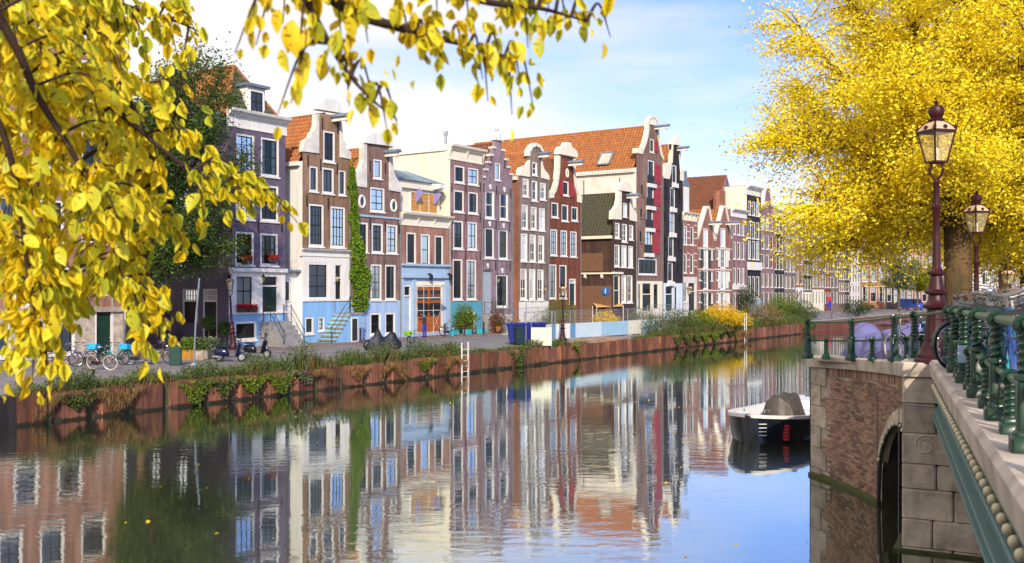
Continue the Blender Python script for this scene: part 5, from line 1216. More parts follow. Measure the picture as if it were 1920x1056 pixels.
# quoins at the left corner
z = -.3; k = 0
while z < 2.9:
    hq = .55; w = .78 if k % 2 else .5; p0, t = fpt(0.0); p1, t1 = fpt(w); nn = Vector((t.y, -t.x, 0)); top = min(z+hq-.012, ftop(.3)-.01)
    c = Vector((p0.x-AO.x, p0.y-AO.y, 0)); d = Vector((p1.x-AO.x, p1.y-AO.y, 0)); bk = Vector((.4, .1, 0)); o_ = nn*.045
    P = []
    for zz in (z+.006, top): P += [c+o_+Vector((0,0,zz)), d+o_+Vector((0,0,zz)), d-nn*.1+Vector((0,0,zz)), c+bk+Vector((0,0,zz))]
    MB().add(P, [(0,1,5,4),(1,2,6,5),(2,3,7,6),(3,0,4,7),(4,5,6,7),(3,2,1,0)]).build('quoin', M['stone'], abut); z += hq; k += 1
# voussoirs round the arch
for k in range(9):
    q = []
    for kk in (k, k+1):
        x = -math.cos(math.pi*(.12+.76*kk/9)); s = (A0+A1)/2 + x*(A1-A0)/2; zz = .35+(AZ-.35)*math.sqrt(1-x*x); p, t = fpt(s); q.append((Vector((p.x-AO.x, p.y-AO.y, zz)), t, x))
    nn = Vector((q[0][1].y, -q[0][1].x, 0)); P = []
    for pt_, t, x in q:
        d = (t*x*.9 + Vector((0,0,1))*math.sqrt(1-x*x)).normalized()*.32
        P += [pt_+nn*.05, pt_+d+nn*.05, pt_+d-nn*.1, pt_-nn*.1]
    MB().add(P, [(0,1,5,4),(1,2,6,5),(2,3,7,6),(3,0,4,7),(0,3,2,1),(4,5,6,7)]).build('voussoir', M['coping'], abut)
# iron edge and bulbs round the arch
ar = [];
for k in range(25):
    s = A0+.02 + (A1-A0-.04)*k/24; p, t = fpt(s); nn = Vector((t.y, -t.x, 0)); ar.append(Vector((p.x-AO.x, p.y-AO.y, max(arch_z(s), .0)))+nn*.08)
ar[0].z = ar[-1].z = -.1
MB().tube(ar, .045, 6).build('arch_iron_edge', M['black'], abut, smooth=True)
blm = MB().sphere((0,0,0), .055, 10, 6)
blm_o = None
def bulb(parent, loc, r=1.0):
    global blm_o
    if blm_o is None: o = blm.build('bulb', M['bulb'], parent, smooth='all'); blm_o = o.data
    else: o = link('bulb', blm_o, parent)
    o.location = loc; o.scale = (r, r, r); return o
for k in range(1, 24, 2): bulb(abut, ar[k] + Vector((-.05,-.03,.0)), .8)
MB().tube([Vector((fpt(A0-.12)[0].x-AO.x-.06, fpt(A0-.12)[0].y-AO.y, z)) for z in (-.2, 2.6)], .012, 6).build('cable_pipe', M['bike_grey_'], abut)
# algae foot
b = MB(); 
for i in range(30):
    s0, s1 = (A0-.0)*i/30, (A0-.0)*(i+1)/30; (p0, t0), (p1, t1) = fpt(s0), fpt(s1); n0, n1 = Vector((t0.y,-t0.x,0)), Vector((t1.y,-t1.x,0)); q0, q1 = p0-AO, p1-AO
    b.add([q0+n0*.13+Vector((0,0,-.3)), q1+n1*.13+Vector((0,0,-.3)), q1+n1*.12+Vector((0,0,.07)), q0+n0*.12+Vector((0,0,.07)), q0+Vector((0,0,.13)), q1+Vector((0,0,.13))], [(0,1,2,3),(3,2,5,4)])
b.build('algae_foot', M['algae'], abut, smooth=True)
# coping stones of the wing
ctop = lambda s: ftop(s)+.30
cuts = [-.12, .65, 1.65, 2.6, 3.7, 4.9, 6.0, FL-.55]
for a, c in zip(cuts[:-1], cuts[1:]):
    b = MB(); ns = 6; P = []
    for k in range(ns+1):
        s = a+.008 + (c-a-.016)*k/ns; p, t = fpt(min(max(s, 0), FL)); p = p + t*(s-min(max(s, 0), FL)) - AO; nn = Vector((t.y,-t.x,0)); zt, zb = ctop(s), ctop(s)-.30
        P += [p+nn*.11+Vector((0,0,zb)), p+nn*.13+Vector((0,0,zt-.04)), p+nn*.09+Vector((0,0,zt)), p-nn*.55+Vector((0,0,zt)), p-nn*.55+Vector((0,0,zb))]
    F = [(5*k+i, 5*k+(i+1) % 5, 5*k+5+(i+1) % 5, 5*k+5+i) for k in range(ns) for i in range(5)] + [(0,1,2,3,4), tuple(5*ns+i for i in (4,3,2,1,0))]
    b.add(P, F).build('coping_stone', M['coping'], abut)
# ---- stone pier that carries the bridge end
pier = thing('stone_pier', 'weathered stone block pier under the end of the bridge', 'pier', (7.45, 19.05, 0), math.atan2(-.95, 1.85))
def zrow(y): return 5-(y-541)/100.0
rz = [-.6, .08, .62, 1.19, 1.67, 2.25, 2.82, 3.32]; joints = [[.9,1.9,3.2],[.55,1.7,2.8],[.92,2.0,3.2],[.62,1.6,2.8],[1.25,2.2,3.2],[.62,1.35,2.6],[1.7,3.3]]
for i in range(7):
    x = 0.0
    for j in joints[i]:
        off = .0 if i else .06
        o = MB().rbox(x+.008, j-.008, -.0-off+random.uniform(-.012,.012), 1.4, rz[i]+.008, rz[i+1]-.008, .035).build('stone_block', M['stone'], pier); x = j
MB().box(-.14, 3.2, -.12, 1.3, -.6, .05).build('algae_foot', M['algae'], pier)
MB().rbox(-.05, 2.2, -.06, 1.5, 3.325, 3.59, .03).build('cap_stone', M['coping'], pier)
sp = [(.42+.2*math.cos(a*.3)*(1-a/60), -.012, 2.03+.2*math.sin(a*.3)*(1-a/60)) for a in range(0, 34)]
MB().tube(sp, .014, 5).build('carved_scroll', M['stone'], pier)
MB().tube([(-.04,-.05,2.79),(.5,-.07,2.76),(1.3,-.05,2.79)], .008, 5).tube([(-.04,-.05,2.79),(-.05,-.06,-.2)], .008, 5).build('cable', M['bike_grey_'], pier)
# ---- bridge
br = thing('bridge', 'iron canal bridge with pale coping and blue green lattice girder at the right', 'bridge', (BRX(0), 0, 0), 0)
BO = Vector((BRX(0), 0, 0))
def bp(Y, off, z): 
    t = Vector((.378, 1, 0)).normalized(); nn = Vector((-t.y, t.x, 0)); return Vector((BRX(Y), Y, z)) + nn*off - BO
Ys = [18.55, 17.3, 16.0, 14.75, 13.5, 12.25, 11.0, 9.75, 8.5, 7.2, 5.9, 4.6, 3.2, 1.7, 0, -2]
for a, c in zip(Ys[:-1], Ys[1:]):
    P = []
    for Y in (a-.006, c+.006):
        zt = BRZ(Y)
        P += [bp(Y,.22,zt-.30), bp(Y,.25,zt-.06), bp(Y,.20,zt), bp(Y,-.45,zt), bp(Y,-.45,zt-.3)]
    MB().add(P, [(i, (i+1) % 5, 5+(i+1) % 5, 5+i) for i in range(5)] + [(4,3,2,1,0), (5,6,7,8,9)]).build('coping_stone', M['coping'], br)
def gz(Y): return 2.62 + .006*(18.6-Y)                       # underside of the girder
def strip(b, off0, off1, zf0, zf1, Y0=18.5, Y1=0, n=40):
    P = []
    for k in range(n+1):
        Y = Y0 + (Y1-Y0)*k/n; P += [bp(Y, off0, zf0(Y)), bp(Y, off1, zf0(Y)), bp(Y, off1, zf1(Y)), bp(Y, off0, zf1(Y))]
    b.add(P, [(4*k+i, 4*k+(i+1) % 4, 4*k+4+(i+1) % 4, 4*k+4+i) for k in range(n) for i in range(4)])
for nm, a0, a1, f0, f1, mm in (('bottom_flange', .20, -.2, lambda Y: gz(Y), lambda Y: gz(Y)+.05, 'girder'), ('lower_rib', .17, .02, lambda Y: gz(Y)+.09, lambda Y: gz(Y)+.15, 'girder'), ('web_plate', .06, .0, lambda Y: gz(Y)+.05, lambda Y: BRZ(Y)-.34, 'girder'), ('upper_rib', .17, .02, lambda Y: gz(Y)+.40, lambda Y: gz(Y)+.46, 'girder'), ('top_flange', .2, -.1, lambda Y: BRZ(Y)-.36, lambda Y: BRZ(Y)-.31, 'railgreen_light'), ('deck_beam', -.5, -8, lambda Y: BRZ(Y)-.6, lambda Y: BRZ(Y)-.1, 'black')):
    b = MB(); strip(b, a0, a1, f0, f1); b.build(nm, M[mm], br)
lat = MB().box(-.03, .03, -.05, .02, 0, .25); lo = None; Y = 18.3
while Y > 5.5:
    p = bp(Y, .09, gz(Y)+.15)
    if lo is None: o = MB().obox((-.05,0,0), (.05,0,.25), .05, .05).build('lattice_bar', M['girder'], br); lo = o.data
    else: o = link('lattice_bar', lo, br)
    o.location = p; o.rotation_euler = (0, 0, math.atan2(1, .378)); Y -= .12
Y = 18.0
while Y > 4.5: bulb(br, bp(Y, .19, BRZ(Y)-.45), .85); Y -= .34
# ---- railings
def twist(r, h, n=14, m=26, turns=2.6):
    b = MB(); P = []
    for i in range(m+1):
        z = h*i/m
        for k in range(n):
            th = 2*math.pi*k/n; rr = r*(1+.2*math.cos(2*th - turns*2*math.pi*i/m*2)); P.append((rr*math.cos(th), rr*math.sin(th), z))
    return b.add(P, [(i*n+k, i*n+(k+1) % n, (i+1)*n+(k+1) % n, (i+1)*n+k) for i in range(m) for k in range(n)])
def ringpart(c, r, t, axis):
    b = MB(); ax = Vector(axis).normalized(); a = ax.orthogonal().normalized(); d = ax.cross(a)
    return b.tube([Vector(c) + (a*math.cos(2*math.pi*k/14)+d*math.sin(2*math.pi*k/14))*r for k in range(14)], t, 6, closed=True)
TALLP = [('pedestal', MB().rbox(-.12,.12,-.12,.12,0,.14,.02).rbox(-.095,.095,-.095,.095,.14,.18,.02).data if False else MB().rbox(-.12,.12,-.12,.12,0,.13,.02).rbox(-.09,.09,-.09,.09,.13,.17,.02)), ('shaft', MB().rbox(-.075,.075,-.075,.075,.17,.50,.018))]
def mesh_of(b, name, mm, smooth=True):
    o = b.build(name, mm, smooth=smooth); me = o.data; bpy.data.objects.remove(o); return me
ME_PED = mesh_of(MB().rbox(-.115,.115,-.115,.115,0,.13,.02).rbox(-.085,.085,-.085,.085,.13,.17,.015), 'pedestal', M['railgreen'])
ME_SHA = mesh_of(MB().rbox(-.07,.07,-.07,.07,.17,.54,.018).lathe([(.09,.54),(.09,.57),(.075,.59)], 12), 'shaft', M['railgreen'])
tw = twist(.062, .33); tw.v = [(x, y, z+.57) for x, y, z in tw.v]; ME_TWT = mesh_of(tw, 'twisted_column', M['railgreen'])
tw = twist(.05, .28); tw.v = [(x, y, z+.15) for x, y, z in tw.v]; ME_TWS = mesh_of(tw, 'twisted_column', M['railgreen'])
ME_PES = mesh_of(MB().rbox(-.085,.085,-.085,.085,0,.10,.015).rbox(-.065,.065,-.065,.065,.10,.15,.012), 'pedestal', M['railgreen'])
ME_RIN = mesh_of(ringpart((0,0,0), .062, .034, (1,0,0)), 'ring', M['railgreen'])
def post(root, p, ang, tall=True, sc=1.0):
    q = link('post' if tall else 'baluster', ME_PED if tall else ME_PES, root); q.location = p; q.rotation_euler = (0, 0, ang); q.scale = (sc, sc, sc)
    if tall: link('shaft', ME_SHA, q); link('twisted_column', ME_TWT, q); r_ = link('collar_ring', ME_RIN, q); r_.location = (0, 0, .95)
    else: link('twisted_column', ME_TWS, q); r_ = link('collar_ring', ME_RIN, q); r_.location = (0, 0, .48); r_.scale = (.85,.85,.85)
    return q
def rail(root, pts, zo, r, mm, name):
    MB().tube([p + Vector((0,0,zo)) for p in pts], r, 10).build(name, mm, root, smooth='all')
wr = thing('wing_railing', 'dark green twisted-post railing on the curved brick abutment', 'railing', (0,0,0), 0)
Wd = WING; TA = [0.0, .245, .60, .80]; 
for t in TA + [1.0]:
    p = LP(Wd, t); q = LP(Wd, min(1, t+.02)) - LP(Wd, max(0, t-.02)); an = math.atan2(q.y, q.x)
    if t < 1: post(wr, p, an, True)
for t in (.10, .41, .72, .88):
    p = LP(Wd, t); q = LP(Wd, t+.02) - LP(Wd, t-.02); post(wr, p, math.atan2(q.y, q.x), False)
WdX = Wd + [Vector((7.72,17.9,3.62)), Vector((BRX(17.1),17.1,BRZ(17.1)))]
rail(wr, WdX, .95, .03, M['railgreen_light'], 'top_rail'); rail(wr, WdX, .48, .024, M['railgreen'], 'middle_rail')
rr_ = thing('bridge_railing', 'dark green twisted-post railing with thick rail along the bridge', 'railing', (0,0,0), 0)
an = math.atan2(1, .378)
for Y in (17.1, 15.4, 13.5, 11.5, 9.38, 7.4, 5.4, 3.4, 1.4): post(rr_, Vector((BRX(Y), Y, BRZ(Y)-.005)), an, True)
for Y in (16.25, 14.4, 12.5, 10.4, 8.4, 6.4, 4.4): post(rr_, Vector((BRX(Y), Y, BRZ(Y)-.005)), an, False)
BL = [Vector((BRX(Y), Y, BRZ(Y))) for Y in (17.1, 15.4, 13.5, 11.5, 9.38, 7.4, 5.4, 3.4, 1.4)]
rail(rr_, BL, .95, .042, M['railgreen_light'], 'top_rail'); rail(rr_, BL, .48, .034, M['railgreen_light'], 'middle_rail')
MB().box(-.05,.05,-.012,.012,-.11,.11).build('small_plate', M['bluegrey'], rr_, loc=(BRX(13.0)-.07, 13.0, BRZ(13)+.42), rot=an+R(90))

# ---- crown lamp posts
def lamp_post(label, loc, sc=1.0, group='crown lantern lamp posts', rz=0.3, lean=0):
    root = thing('lamp_post', label, 'lamp post', loc, rz, group); root.scale = (sc, sc, sc); root.rotation_euler = (0, lean, rz)
    MB().lathe([(.40,0),(.40,.07),(.36,.10),(.36,.16),(.31,.22),(.29,.30)], 20).build('foot', M['lampred'], root, smooth=True)
    P = []; n = 24; hs = [(.27,.30),(.23,.40),(.20,.62),(.175,.9),(.165,1.02)]; b = MB()
    for r, z in hs:
        for k in range(n): q = r*(1 if k % 2 else .93); P.append((q*math.cos(2*math.pi*k/n), q*math.sin(2*math.pi*k/n), z))
    b.add(P, [(i*n+k, i*n+(k+1) % n, (i+1)*n+(k+1) % n, (i+1)*n+k) for i in range(len(hs)-1) for k in range(n)]).build('fluted_base', M['lampred'], root)
    MB().lathe([(.165,1.02),(.24,1.06),(.25,1.10),(.19,1.14),(.15,1.22),(.135,1.30),(.21,1.33),(.215,1.37),(.15,1.41),(.12,1.55),(.105,1.66),(.16,1.70),(.165,1.74),(.11,1.78),(.085,1.84)], 18).build('base_mouldings', M['lampred'], root, smooth=True)
    MB().lathe([(.078,1.84),(.068,2.4),(.062,2.92),(.085,2.95),(.09,3.0),(.064,3.03),(.058,3.42),(.075,3.45),(.05,3.50)], 14).build('shaft', M['lampred'], root, smooth=True)
    ly = MB()
    for s_ in (-1, 1):
        for ax in (0, 1):
            pts = [(.02,3.45),(.05,3.52),(.15,3.62),(.175,3.70),(.12,3.78),(.16,3.83)]
            ly.tube([((s_*x, 0, z) if ax == 0 else (0, s_*x, z)) for x, z in pts], .02, 6)
    ly.build('lyre_bracket', M['lampred'], root, smooth=True)
    ns = 4; r0, r1, z0, z1 = .19, .335, 3.84, 4.42; fr = MB(); gl = MB()
    c = lambda r, z: [Vector((r*math.cos(2*math.pi*(k+.5)/ns), r*math.sin(2*math.pi*(k+.5)/ns), z)) for k in range(ns)]
    lo_, hi_ = c(r0, z0), c(r1, z1)
    for k in range(ns):
        fr.obox(lo_[k], hi_[k], .035, .035); fr.obox(lo_[k], lo_[(k+1) % ns], .04, .035); fr.obox(hi_[k], hi_[(k+1) % ns], .05, .045)
        gl.add([lo_[k]*1.0, lo_[(k+1) % ns], hi_[(k+1) % ns], hi_[k]], [(0,1,2,3)])
        fr.lathe([(.0,-.02),(.03,.0),(.035,.05),(.0,.12)], 6, hi_[k]+Vector((0,0,.03)))
    ln = fr.build('lantern_frame', M['lampred'], root); gl.build('lantern_glass', M['lampglass'], ln)
    rt, rb = c(.12, z1+.21), c(.365, z1+.02); rf = MB()
    md = c(.24, z1+.14)
    rf.add(rb+md+rt, [(k, (k+1) % ns, ns+(k+1) % ns, ns+k) for k in range(ns)] + [(ns+k, ns+(k+1) % ns, 2*ns+(k+1) % ns, 2*ns+k) for k in range(ns)] + [(8,9,10,11)]); rf.build('lantern_roof', M['lampcream'], ln)
    rib = MB()
    for k in range(ns): rib.tube([rb[k], md[k], rt[k]], .018, 5)
    for k in range(ns):
        q = (rb[k]+rb[(k+1) % ns])/2; rib.sphere((q.x*.93, q.y*.93, q.z+.05), .045, 6, 4)
    rib.lathe([(.13,z1+.2),(.15,z1+.23),(.10,z1+.27),(.13,z1+.31),(.155,z1+.40),(.13,z1+.47),(.07,z1+.50),(.03,z1+.53),(.045,z1+.57),(0,z1+.62)], 12); rib.build('crown', M['lampred'], ln, smooth=True)
    MB().lathe([(.05,3.86),(.05,3.92),(.03,3.94),(.055,4.0),(.04,4.1),(0,4.13)], 8).build('lamp_bulb', M['white'], ln, smooth=True)
    return root
def lampglass():
    m = bpy.data.materials.new('pale_lantern_glass'); m.use_nodes = True; nt = m.node_tree; nt.nodes.clear(); L = nt.links.new
    o = _n(nt, 'ShaderNodeOutputMaterial'); ms = _n(nt, 'ShaderNodeMixShader'); ms.inputs[0].default_value = .22
    tr = _n(nt, 'ShaderNodeBsdfTransparent'); tr.inputs[0].default_value = (1,.95,.8,1); p = _n(nt, 'ShaderNodeBsdfPrincipled')
    p.inputs['Base Color'].default_value = (.85,.75,.45,1); p.inputs['Roughness'].default_value = .15
    L(tr.outputs[0], ms.inputs[1]); L(p.outputs[0], ms.inputs[2]); L(ms.outputs[0], o.inputs['Surface']); return m
M['lampglass'] = lampglass()
L1 = lamp_post('large oxblood crown lamp post on the bridge corner', (8.12, 19.05, 3.575), 1.0)
clone(L1, label='oxblood crown lamp post behind the large one, by the tree trunk', loc=(13.2, 28.3, 2.75))
clone(L1, label='small distant crown lamp post between the tree trunks at the right', loc=(26.4, 53.0, 1.34))
for px, py, top, lab in ((1055, 640, 528, 'brown crown lamp post standing before the construction fence'), (1293, 619, 530, 'brown crown lamp post right of the fence beside yellow shrubs'), (1419, 600, 552, 'distant lamp post before the tall black house'), (1499, 596, 547, 'distant lamp post left of the far bicycles')):
    p = GA(px, py); s_ = (py-top)*p.y/F_PX/5.04; o = clone(L1, label=lab, loc=p); o.scale = (s_, s_, s_)
p = W(U(437, -1.6), -1.6, GZ+.11); o = clone(L1, label='leaning street lamp with clear lantern before the white ground floor', loc=p); s_ = .93; o.scale = (s_, s_, s_); o.rotation_euler = (0, R(-3), .3)
# ---- moored boat
M['hull'] = mat('navy_black_hull', (.010,.014,.028), .22, .1, 2.0, spec=.5, coat=.3)
M['gelcoat'] = mat('white_gelcoat', (.78,.78,.78), .3, .04, 2.0, spec=.5)
M['tarp'] = mat('dark_grey_tarpaulin', (.075,.065,.058), .5, .25, 2.0, bump=.9, bscale=5)
boat = thing('boat', 'navy hulled open boat with white interior moored beside the brick abutment', 'boat', (7.55, 31.9, 0), math.atan2(DY, DX))
BLn = 9.4; 
def hb(x): t = x/BLn; return 1.5*min(1, math.sin(min(1, (t+.0006)/.32)*math.pi/2)**.55)*(1-.12*max(0, t-.6)/.4)
def sheer(x): t = x/BLn; return .64 + .28*(1-t)**3.2
NX = 34; prof_o = []; prof_i = []; b = MB(); bi = MB(); bg_ = MB(); P = []; PI_ = []; PG = []
for i in range(NX+1):
    x = BLn*(i/NX)**2.0; w = hb(x); s = sheer(x); rk = .35*max(0, 1-x/1.2)
    P += [(x+rk*(1-z_), y_*w, zz) for (y_, zz, z_) in ((-1,s,1),(-.97,s*.55,.6),(-.90,.05,.1),(-.75,-.35,-.2),(0,-.4,-.3),(.75,-.35,-.2),(.90,.05,.1),(.97,s*.55,.6),(1,s,1))]
    wi = max(.02, w-.17); xi = max(x, .32)
    PI_ += [(xi, -wi, s), (xi, -wi*.93, .33), (xi, wi*.93, .33), (xi, wi, s)]
    PG += [(x, -w-.03, s-.06), (x, -w-.03, s+.045), (xi, -wi, s+.045), (xi, -wi, s-.05)]
b.add(P, [(9*i+k, 9*i+k+1, 9*i+10+k, 9*i+9+k) for i in range(NX) for k in range(8)] + [tuple(range(9)), tuple(9*NX+k for k in range(9))]); b.build('hull', M['hull'], boat, smooth=True)
bi.add(PI_, [(4*i+k, 4*i+k+1, 4*i+5+k, 4*i+4+k) for i in range(NX) for k in range(3)] + [(0,1,2,3), tuple(4*NX+k for k in range(4))]); bi.build('cockpit', M['gelcoat'], boat, smooth=True)
for sg in (1, -1): MB().add([(x, y*sg, z) for x, y, z in PG], [(4*i+k, 4*i+(k+1) % 4, 4*i+4+(k+1) % 4, 4*i+4+k) for i in range(NX) for k in range(4)]).build('gunwale', M['gelcoat'], boat, smooth=True)
MB().prism([(.15,-.05),(.45,-.36),(1.3,-.86),(1.3,.86),(.45,.36),(.15,.05)], .60, .70, 'xy').build('foredeck', M['gelcoat'], boat)
MB().rbox(4.6, 5.3, -1.05, 1.05, .33, .62, .05).build('bench', M['gelcoat'], boat); MB().rbox(7.6, 9.0, -1.05, 1.05, .33, .66, .05).build('bench', M['gelcoat'], boat); MB().rbox(1.05, 1.5, -.85, .85, .33, .70, .04).build('bench', M['gelcoat'], boat)
# tarpaulin over the console
b = MB(); nx, ny = 18, 14; P = []
for i in range(nx+1):
    for j in range(ny+1):
        a, c = i/nx, j/ny; ex = min(1, min(a, 1-a)*6); ey = min(1, min(c, 1-c)*5)
        z = .36 + 1.0*min(ex, 1)*min(1, ey)*(1-.35*abs(a-.62)-.25*abs(c-.4)) + .05*math.sin(a*17+c*9)+.04*math.sin(c*21-a*5)
        P.append((2.5+1.5*a + .06*math.sin(c*9), -.75+1.4*c + .05*math.sin(a*11), max(.34, z)))
b.add(P, [(i*(ny+1)+j, (i+1)*(ny+1)+j, (i+1)*(ny+1)+j+1, i*(ny+1)+j+1) for i in range(nx) for j in range(ny)]); b.build('console_tarpaulin', M['tarp'], boat)
wfn = lambda x: -hb(x)-.012
b = MB()
for k in range(5): b.box(.86, 1.04, wfn(1.0)+.0, wfn(.86)+.1, .10+k*.105, .18+k*.105)
b.build('red_lettering', M['boatred'] if 'boatred' in M else mat('red_letters', (.42,.02,.03), .6), boat)
for k in range(4): MB().tube([(.10, -hb(.10)-.03, .30+k*.12), (.26, -hb(.26)-.03, .30+k*.12)], .016, 6).build('ladder_rung', M['gelcoat'], boat)
for sg in (-1, 1): MB().tube([(.55,.35*sg,.98),(.6,.35*sg,1.06),(.8,.42*sg,1.06),(.85,.42*sg,.96)], .018, 6).build('cleat_rail', M['steel'], boat)
# ================================================================ bicycles, scooters, street things
M['rubber'] = mat('tyre_rubber', (.018,.018,.018), .8, .1, 9); M['tyre_pale'] = mat('pale_tyre', (.55,.47,.36), .7, .1, 9)
M['barmetal'] = mat('worn_bar_metal', (.34,.33,.31), .38, .2, 8, metal=.7); M['chrome'] = mat('chrome', (.6,.6,.62), .22, .1, 8, metal=.9); M['leather'] = mat('brown_leather', (.16,.07,.03), .55, .2, 9); M['saddle'] = mat('black_saddle', (.015,.015,.017), .4, .1, 6)
def paint(nm, c, r=.3): 
    if nm not in M: M[nm] = mat(nm, c, r, .08, 3.0, spec=.5, coat=.2)
    return M[nm]
paint('bike_black', (.012,.012,.014)); paint('bike_teal', (.02,.30,.36)); paint('bike_blue', (.03,.08,.30)); paint('bike_grey', (.16,.17,.18)); paint('bike_navy', (.015,.025,.06)); paint('crate_blue', (.05,.13,.22)); paint('crate_cyan', (.02,.38,.72)); paint('crate_lime', (.35,.70,.02)); paint('bike_purple', (.10,.04,.16)); paint('basket_grey', (.10,.11,.12))
_wm = {}
def wheel_meshes(tm):
    if tm in _wm: return _wm[tm]
    r = .335
    ty = MB().tube([(r*math.cos(2*math.pi*k/28), 0, r*math.sin(2*math.pi*k/28)) for k in range(28)], .021, 6, closed=True)
    rm = MB().tube([((r-.03)*math.cos(2*math.pi*k/28), 0, (r-.03)*math.sin(2*math.pi*k/28)) for k in range(28)], .011, 5, closed=True)
    for k in range(18):
        a = 2*math.pi*k/18; s = .025 if k % 2 else -.025; rm.tube([(.02*math.cos(a+.6), s, .02*math.sin(a+.6)), ((r-.03)*math.cos(a), 0, (r-.03)*math.sin(a))], .0022, 3, cap=False)
    rm.lathe([(.022,-.05),(.022,.05)], 8, axis='y')
    _wm[tm] = (mesh_of(ty, 'tyre', M[tm]), mesh_of(rm, 'rim', M['chrome'])); return _wm[tm]
def bicycle(label, loc, heading, col='bike_black', lean=6, crate=None, tyre='rubber', front=None, steer=0, group=None, grips='saddle', sadd='saddle', z=None):
    root = thing('bicycle', label, 'bicycle', loc, heading, group); root.rotation_euler = (R(lean), 0, heading); c = M[col]
    ty, rm = wheel_meshes(tyre); r = .335
    w = link('rear_wheel', ty, root); w.location = (-.52, 0, r+.021); link('rim', rm, w)
    w = link('front_wheel', ty, root); w.location = (.56, 0, r+.021); w.rotation_euler = (0, 0, R(steer)); link('rim', rm, w)
    f = MB(); bb = (-.06,0,.30); st = (-.20,0,.80); hd0, hd1 = (.36,0,.62), (.32,0,.88)
    f.tube([bb, st], .017, 8).tube([bb, (.2,0,.42), hd0], .019, 8).tube([(-.17,0,.66), (.1,0,.6), (.35,0,.76)], .017, 8).tube([hd0, hd1], .022, 8)
    for s in (-.05, .05): f.tube([(-.52,s,r+.02), bb], .010, 6).tube([(-.52,s,r+.02), (-.18,s*.4,.74)], .009, 6)
    f.build('frame', c, root, smooth=True)
    fk = MB()
    for s in (-.05, .05): fk.tube([(.56,s,r+.02), (.46,s,.5), (.375,s*.7,.64)], .011, 6)
    fk.tube([(.375,0,.62),(.30,0,.98)], .016, 8); fk.build('fork', c, root, smooth=True)
    hb_ = MB().tube([(.30,0,.98),(.28,0,1.06)], .014, 6).tube([(.05,-.30,1.10),(.18,-.31,1.12),(.30,-.22,1.13),(.33,0,1.07),(.30,.22,1.13),(.18,.31,1.12),(.05,.30,1.10)], .0135, 8).build('handlebar', M['barmetal'], root, smooth=True)
    for s in (-1, 1): MB().tube([(.02,.30*s,1.095),(.15,.312*s,1.118)], .018, 8).build('grip', M[grips], hb_, smooth=True)
    MB().tube([(.12,-.31,1.10),(.2,-.25,1.02),(.33,-.08,.98),(.37,0,.86)], .005, 4, cap=False).tube([(.12,.31,1.10),(.22,.25,1.2),(.36,.08,1.16),(.38,0,.9)], .005, 4, cap=False).tube([(.1,-.31,1.09),(.24,-.33,1.07)], .007, 5).tube([(.1,.31,1.09),(.24,.33,1.07)], .007, 5).build('brake_cables', M['black'], hb_)
    MB().sphere((.28,.12,1.13), .03, 8, 5).build('bell', M['chrome'], hb_, smooth=True)
    MB().tube([(-.20,0,.80),(-.225,0,.92)], .012, 6).build('seat_post', M['chrome'], root)
    sa = MB(); P = []
    for i, (x, wd, h) in enumerate(((-.36,.09,.95),(-.32,.11,.965),(-.22,.075,.955),(-.12,.03,.955),(-.07,.018,.94))): P += [(x,-wd,h-.02),(x,-wd*.5,h+.012),(x,wd*.5,h+.012),(x,wd,h-.02)]
    sa.add(P, [(4*i+k,4*i+k+1,4*i+5+k,4*i+4+k) for i in range(4) for k in range(3)] + [(4*i+3,4*i,4*i+4,4*i+7) for i in range(4)] + [(0,1,2,3),(16,17,18,19)]).build('saddle', M[sadd], root, smooth=True)
    for x0, a0, a1, nm in ((-.52, 20, 200, 'rear_mudguard'), (.56, 40, 165, 'front_mudguard')):
        P = []; n = 14
        for k in range(n+1):
            a = R(a0+(a1-a0)*k/n)
            for s in (-.032, 0, .032): P.append((x0+(.385-.1*abs(s))*math.cos(a), s, r+.021+(.385-.2*abs(s))*math.sin(a)))
        MB().add(P, [(3*k+i,3*k+i+1,3*k+4+i,3*k+3+i) for k in range(n) for i in range(2)]).build(nm, c, root, smooth=True)
    rk = MB()
    for s in (-.06, .06): rk.tube([(-.22,s,.74),(-.5,s,.76),(-.82,s,.75)], .007, 5).tube([(-.52,s*.9,r+.03),(-.62,s,.75)], .006, 5)
    for x in (-.4,-.6,-.8): rk.tube([(x,-.06,.757),(x,.06,.757)], .006, 5)
    rk.build('rack', M['black'], root)
    MB().prism([(-.55,.33),(-.5,.42),(-.1,.40),(.02,.33),(-.02,.24),(-.12,.22),(-.5,.28)], -.075, -.05, 'xz').build('chain_guard', M['bike_black'], root)
    pd = MB().tube([(-.06,-.09,.30),(.08,-.09,.22)], .01, 5).box(.04,.12,-.17,-.09,.205,.235).tube([(-.06,.09,.30),(-.2,.09,.38)], .01, 5).box(-.24,-.16,.09,.17,.365,.395).build('crank', M['chrome'], root)
    MB().lathe([(.0,0),(.035,.0),(.04,.05),(.02,.09),(0,.1)], 8, (.42,0,.90), 'x').build('headlight', M['chrome'], root, smooth=True)
    def crate_(x0, x1, w, z0, z1, m, nm):
        b = MB(); t = .012; zz = [z0 + (z1-z0)*q for q in (0,.3,.36,.64,.7,1)]
        for a, e in ((0,1),(2,3),(4,5)):
            b.box(x0,x1,-w,-w+t,zz[a],zz[e]).box(x0,x1,w-t,w,zz[a],zz[e]).box(x0,x0+t,-w,w,zz[a],zz[e]).box(x1-t,x1,-w,w,zz[a],zz[e])
        for x in (x0, x1-.03):
            for y in (-w, w-.03): b.box(x,x+.03,y,y+.03,z0,z1)
        b.box(x0,x1,-w,w,z0,z0+t); b.build(nm, m, root)
    if crate: crate_(-.86,-.36,.19,.77,1.05,M[crate],'rear_crate')
    if front: crate_(.40,.82,.21,.86,1.12,M[front],'front_crate')
    return root
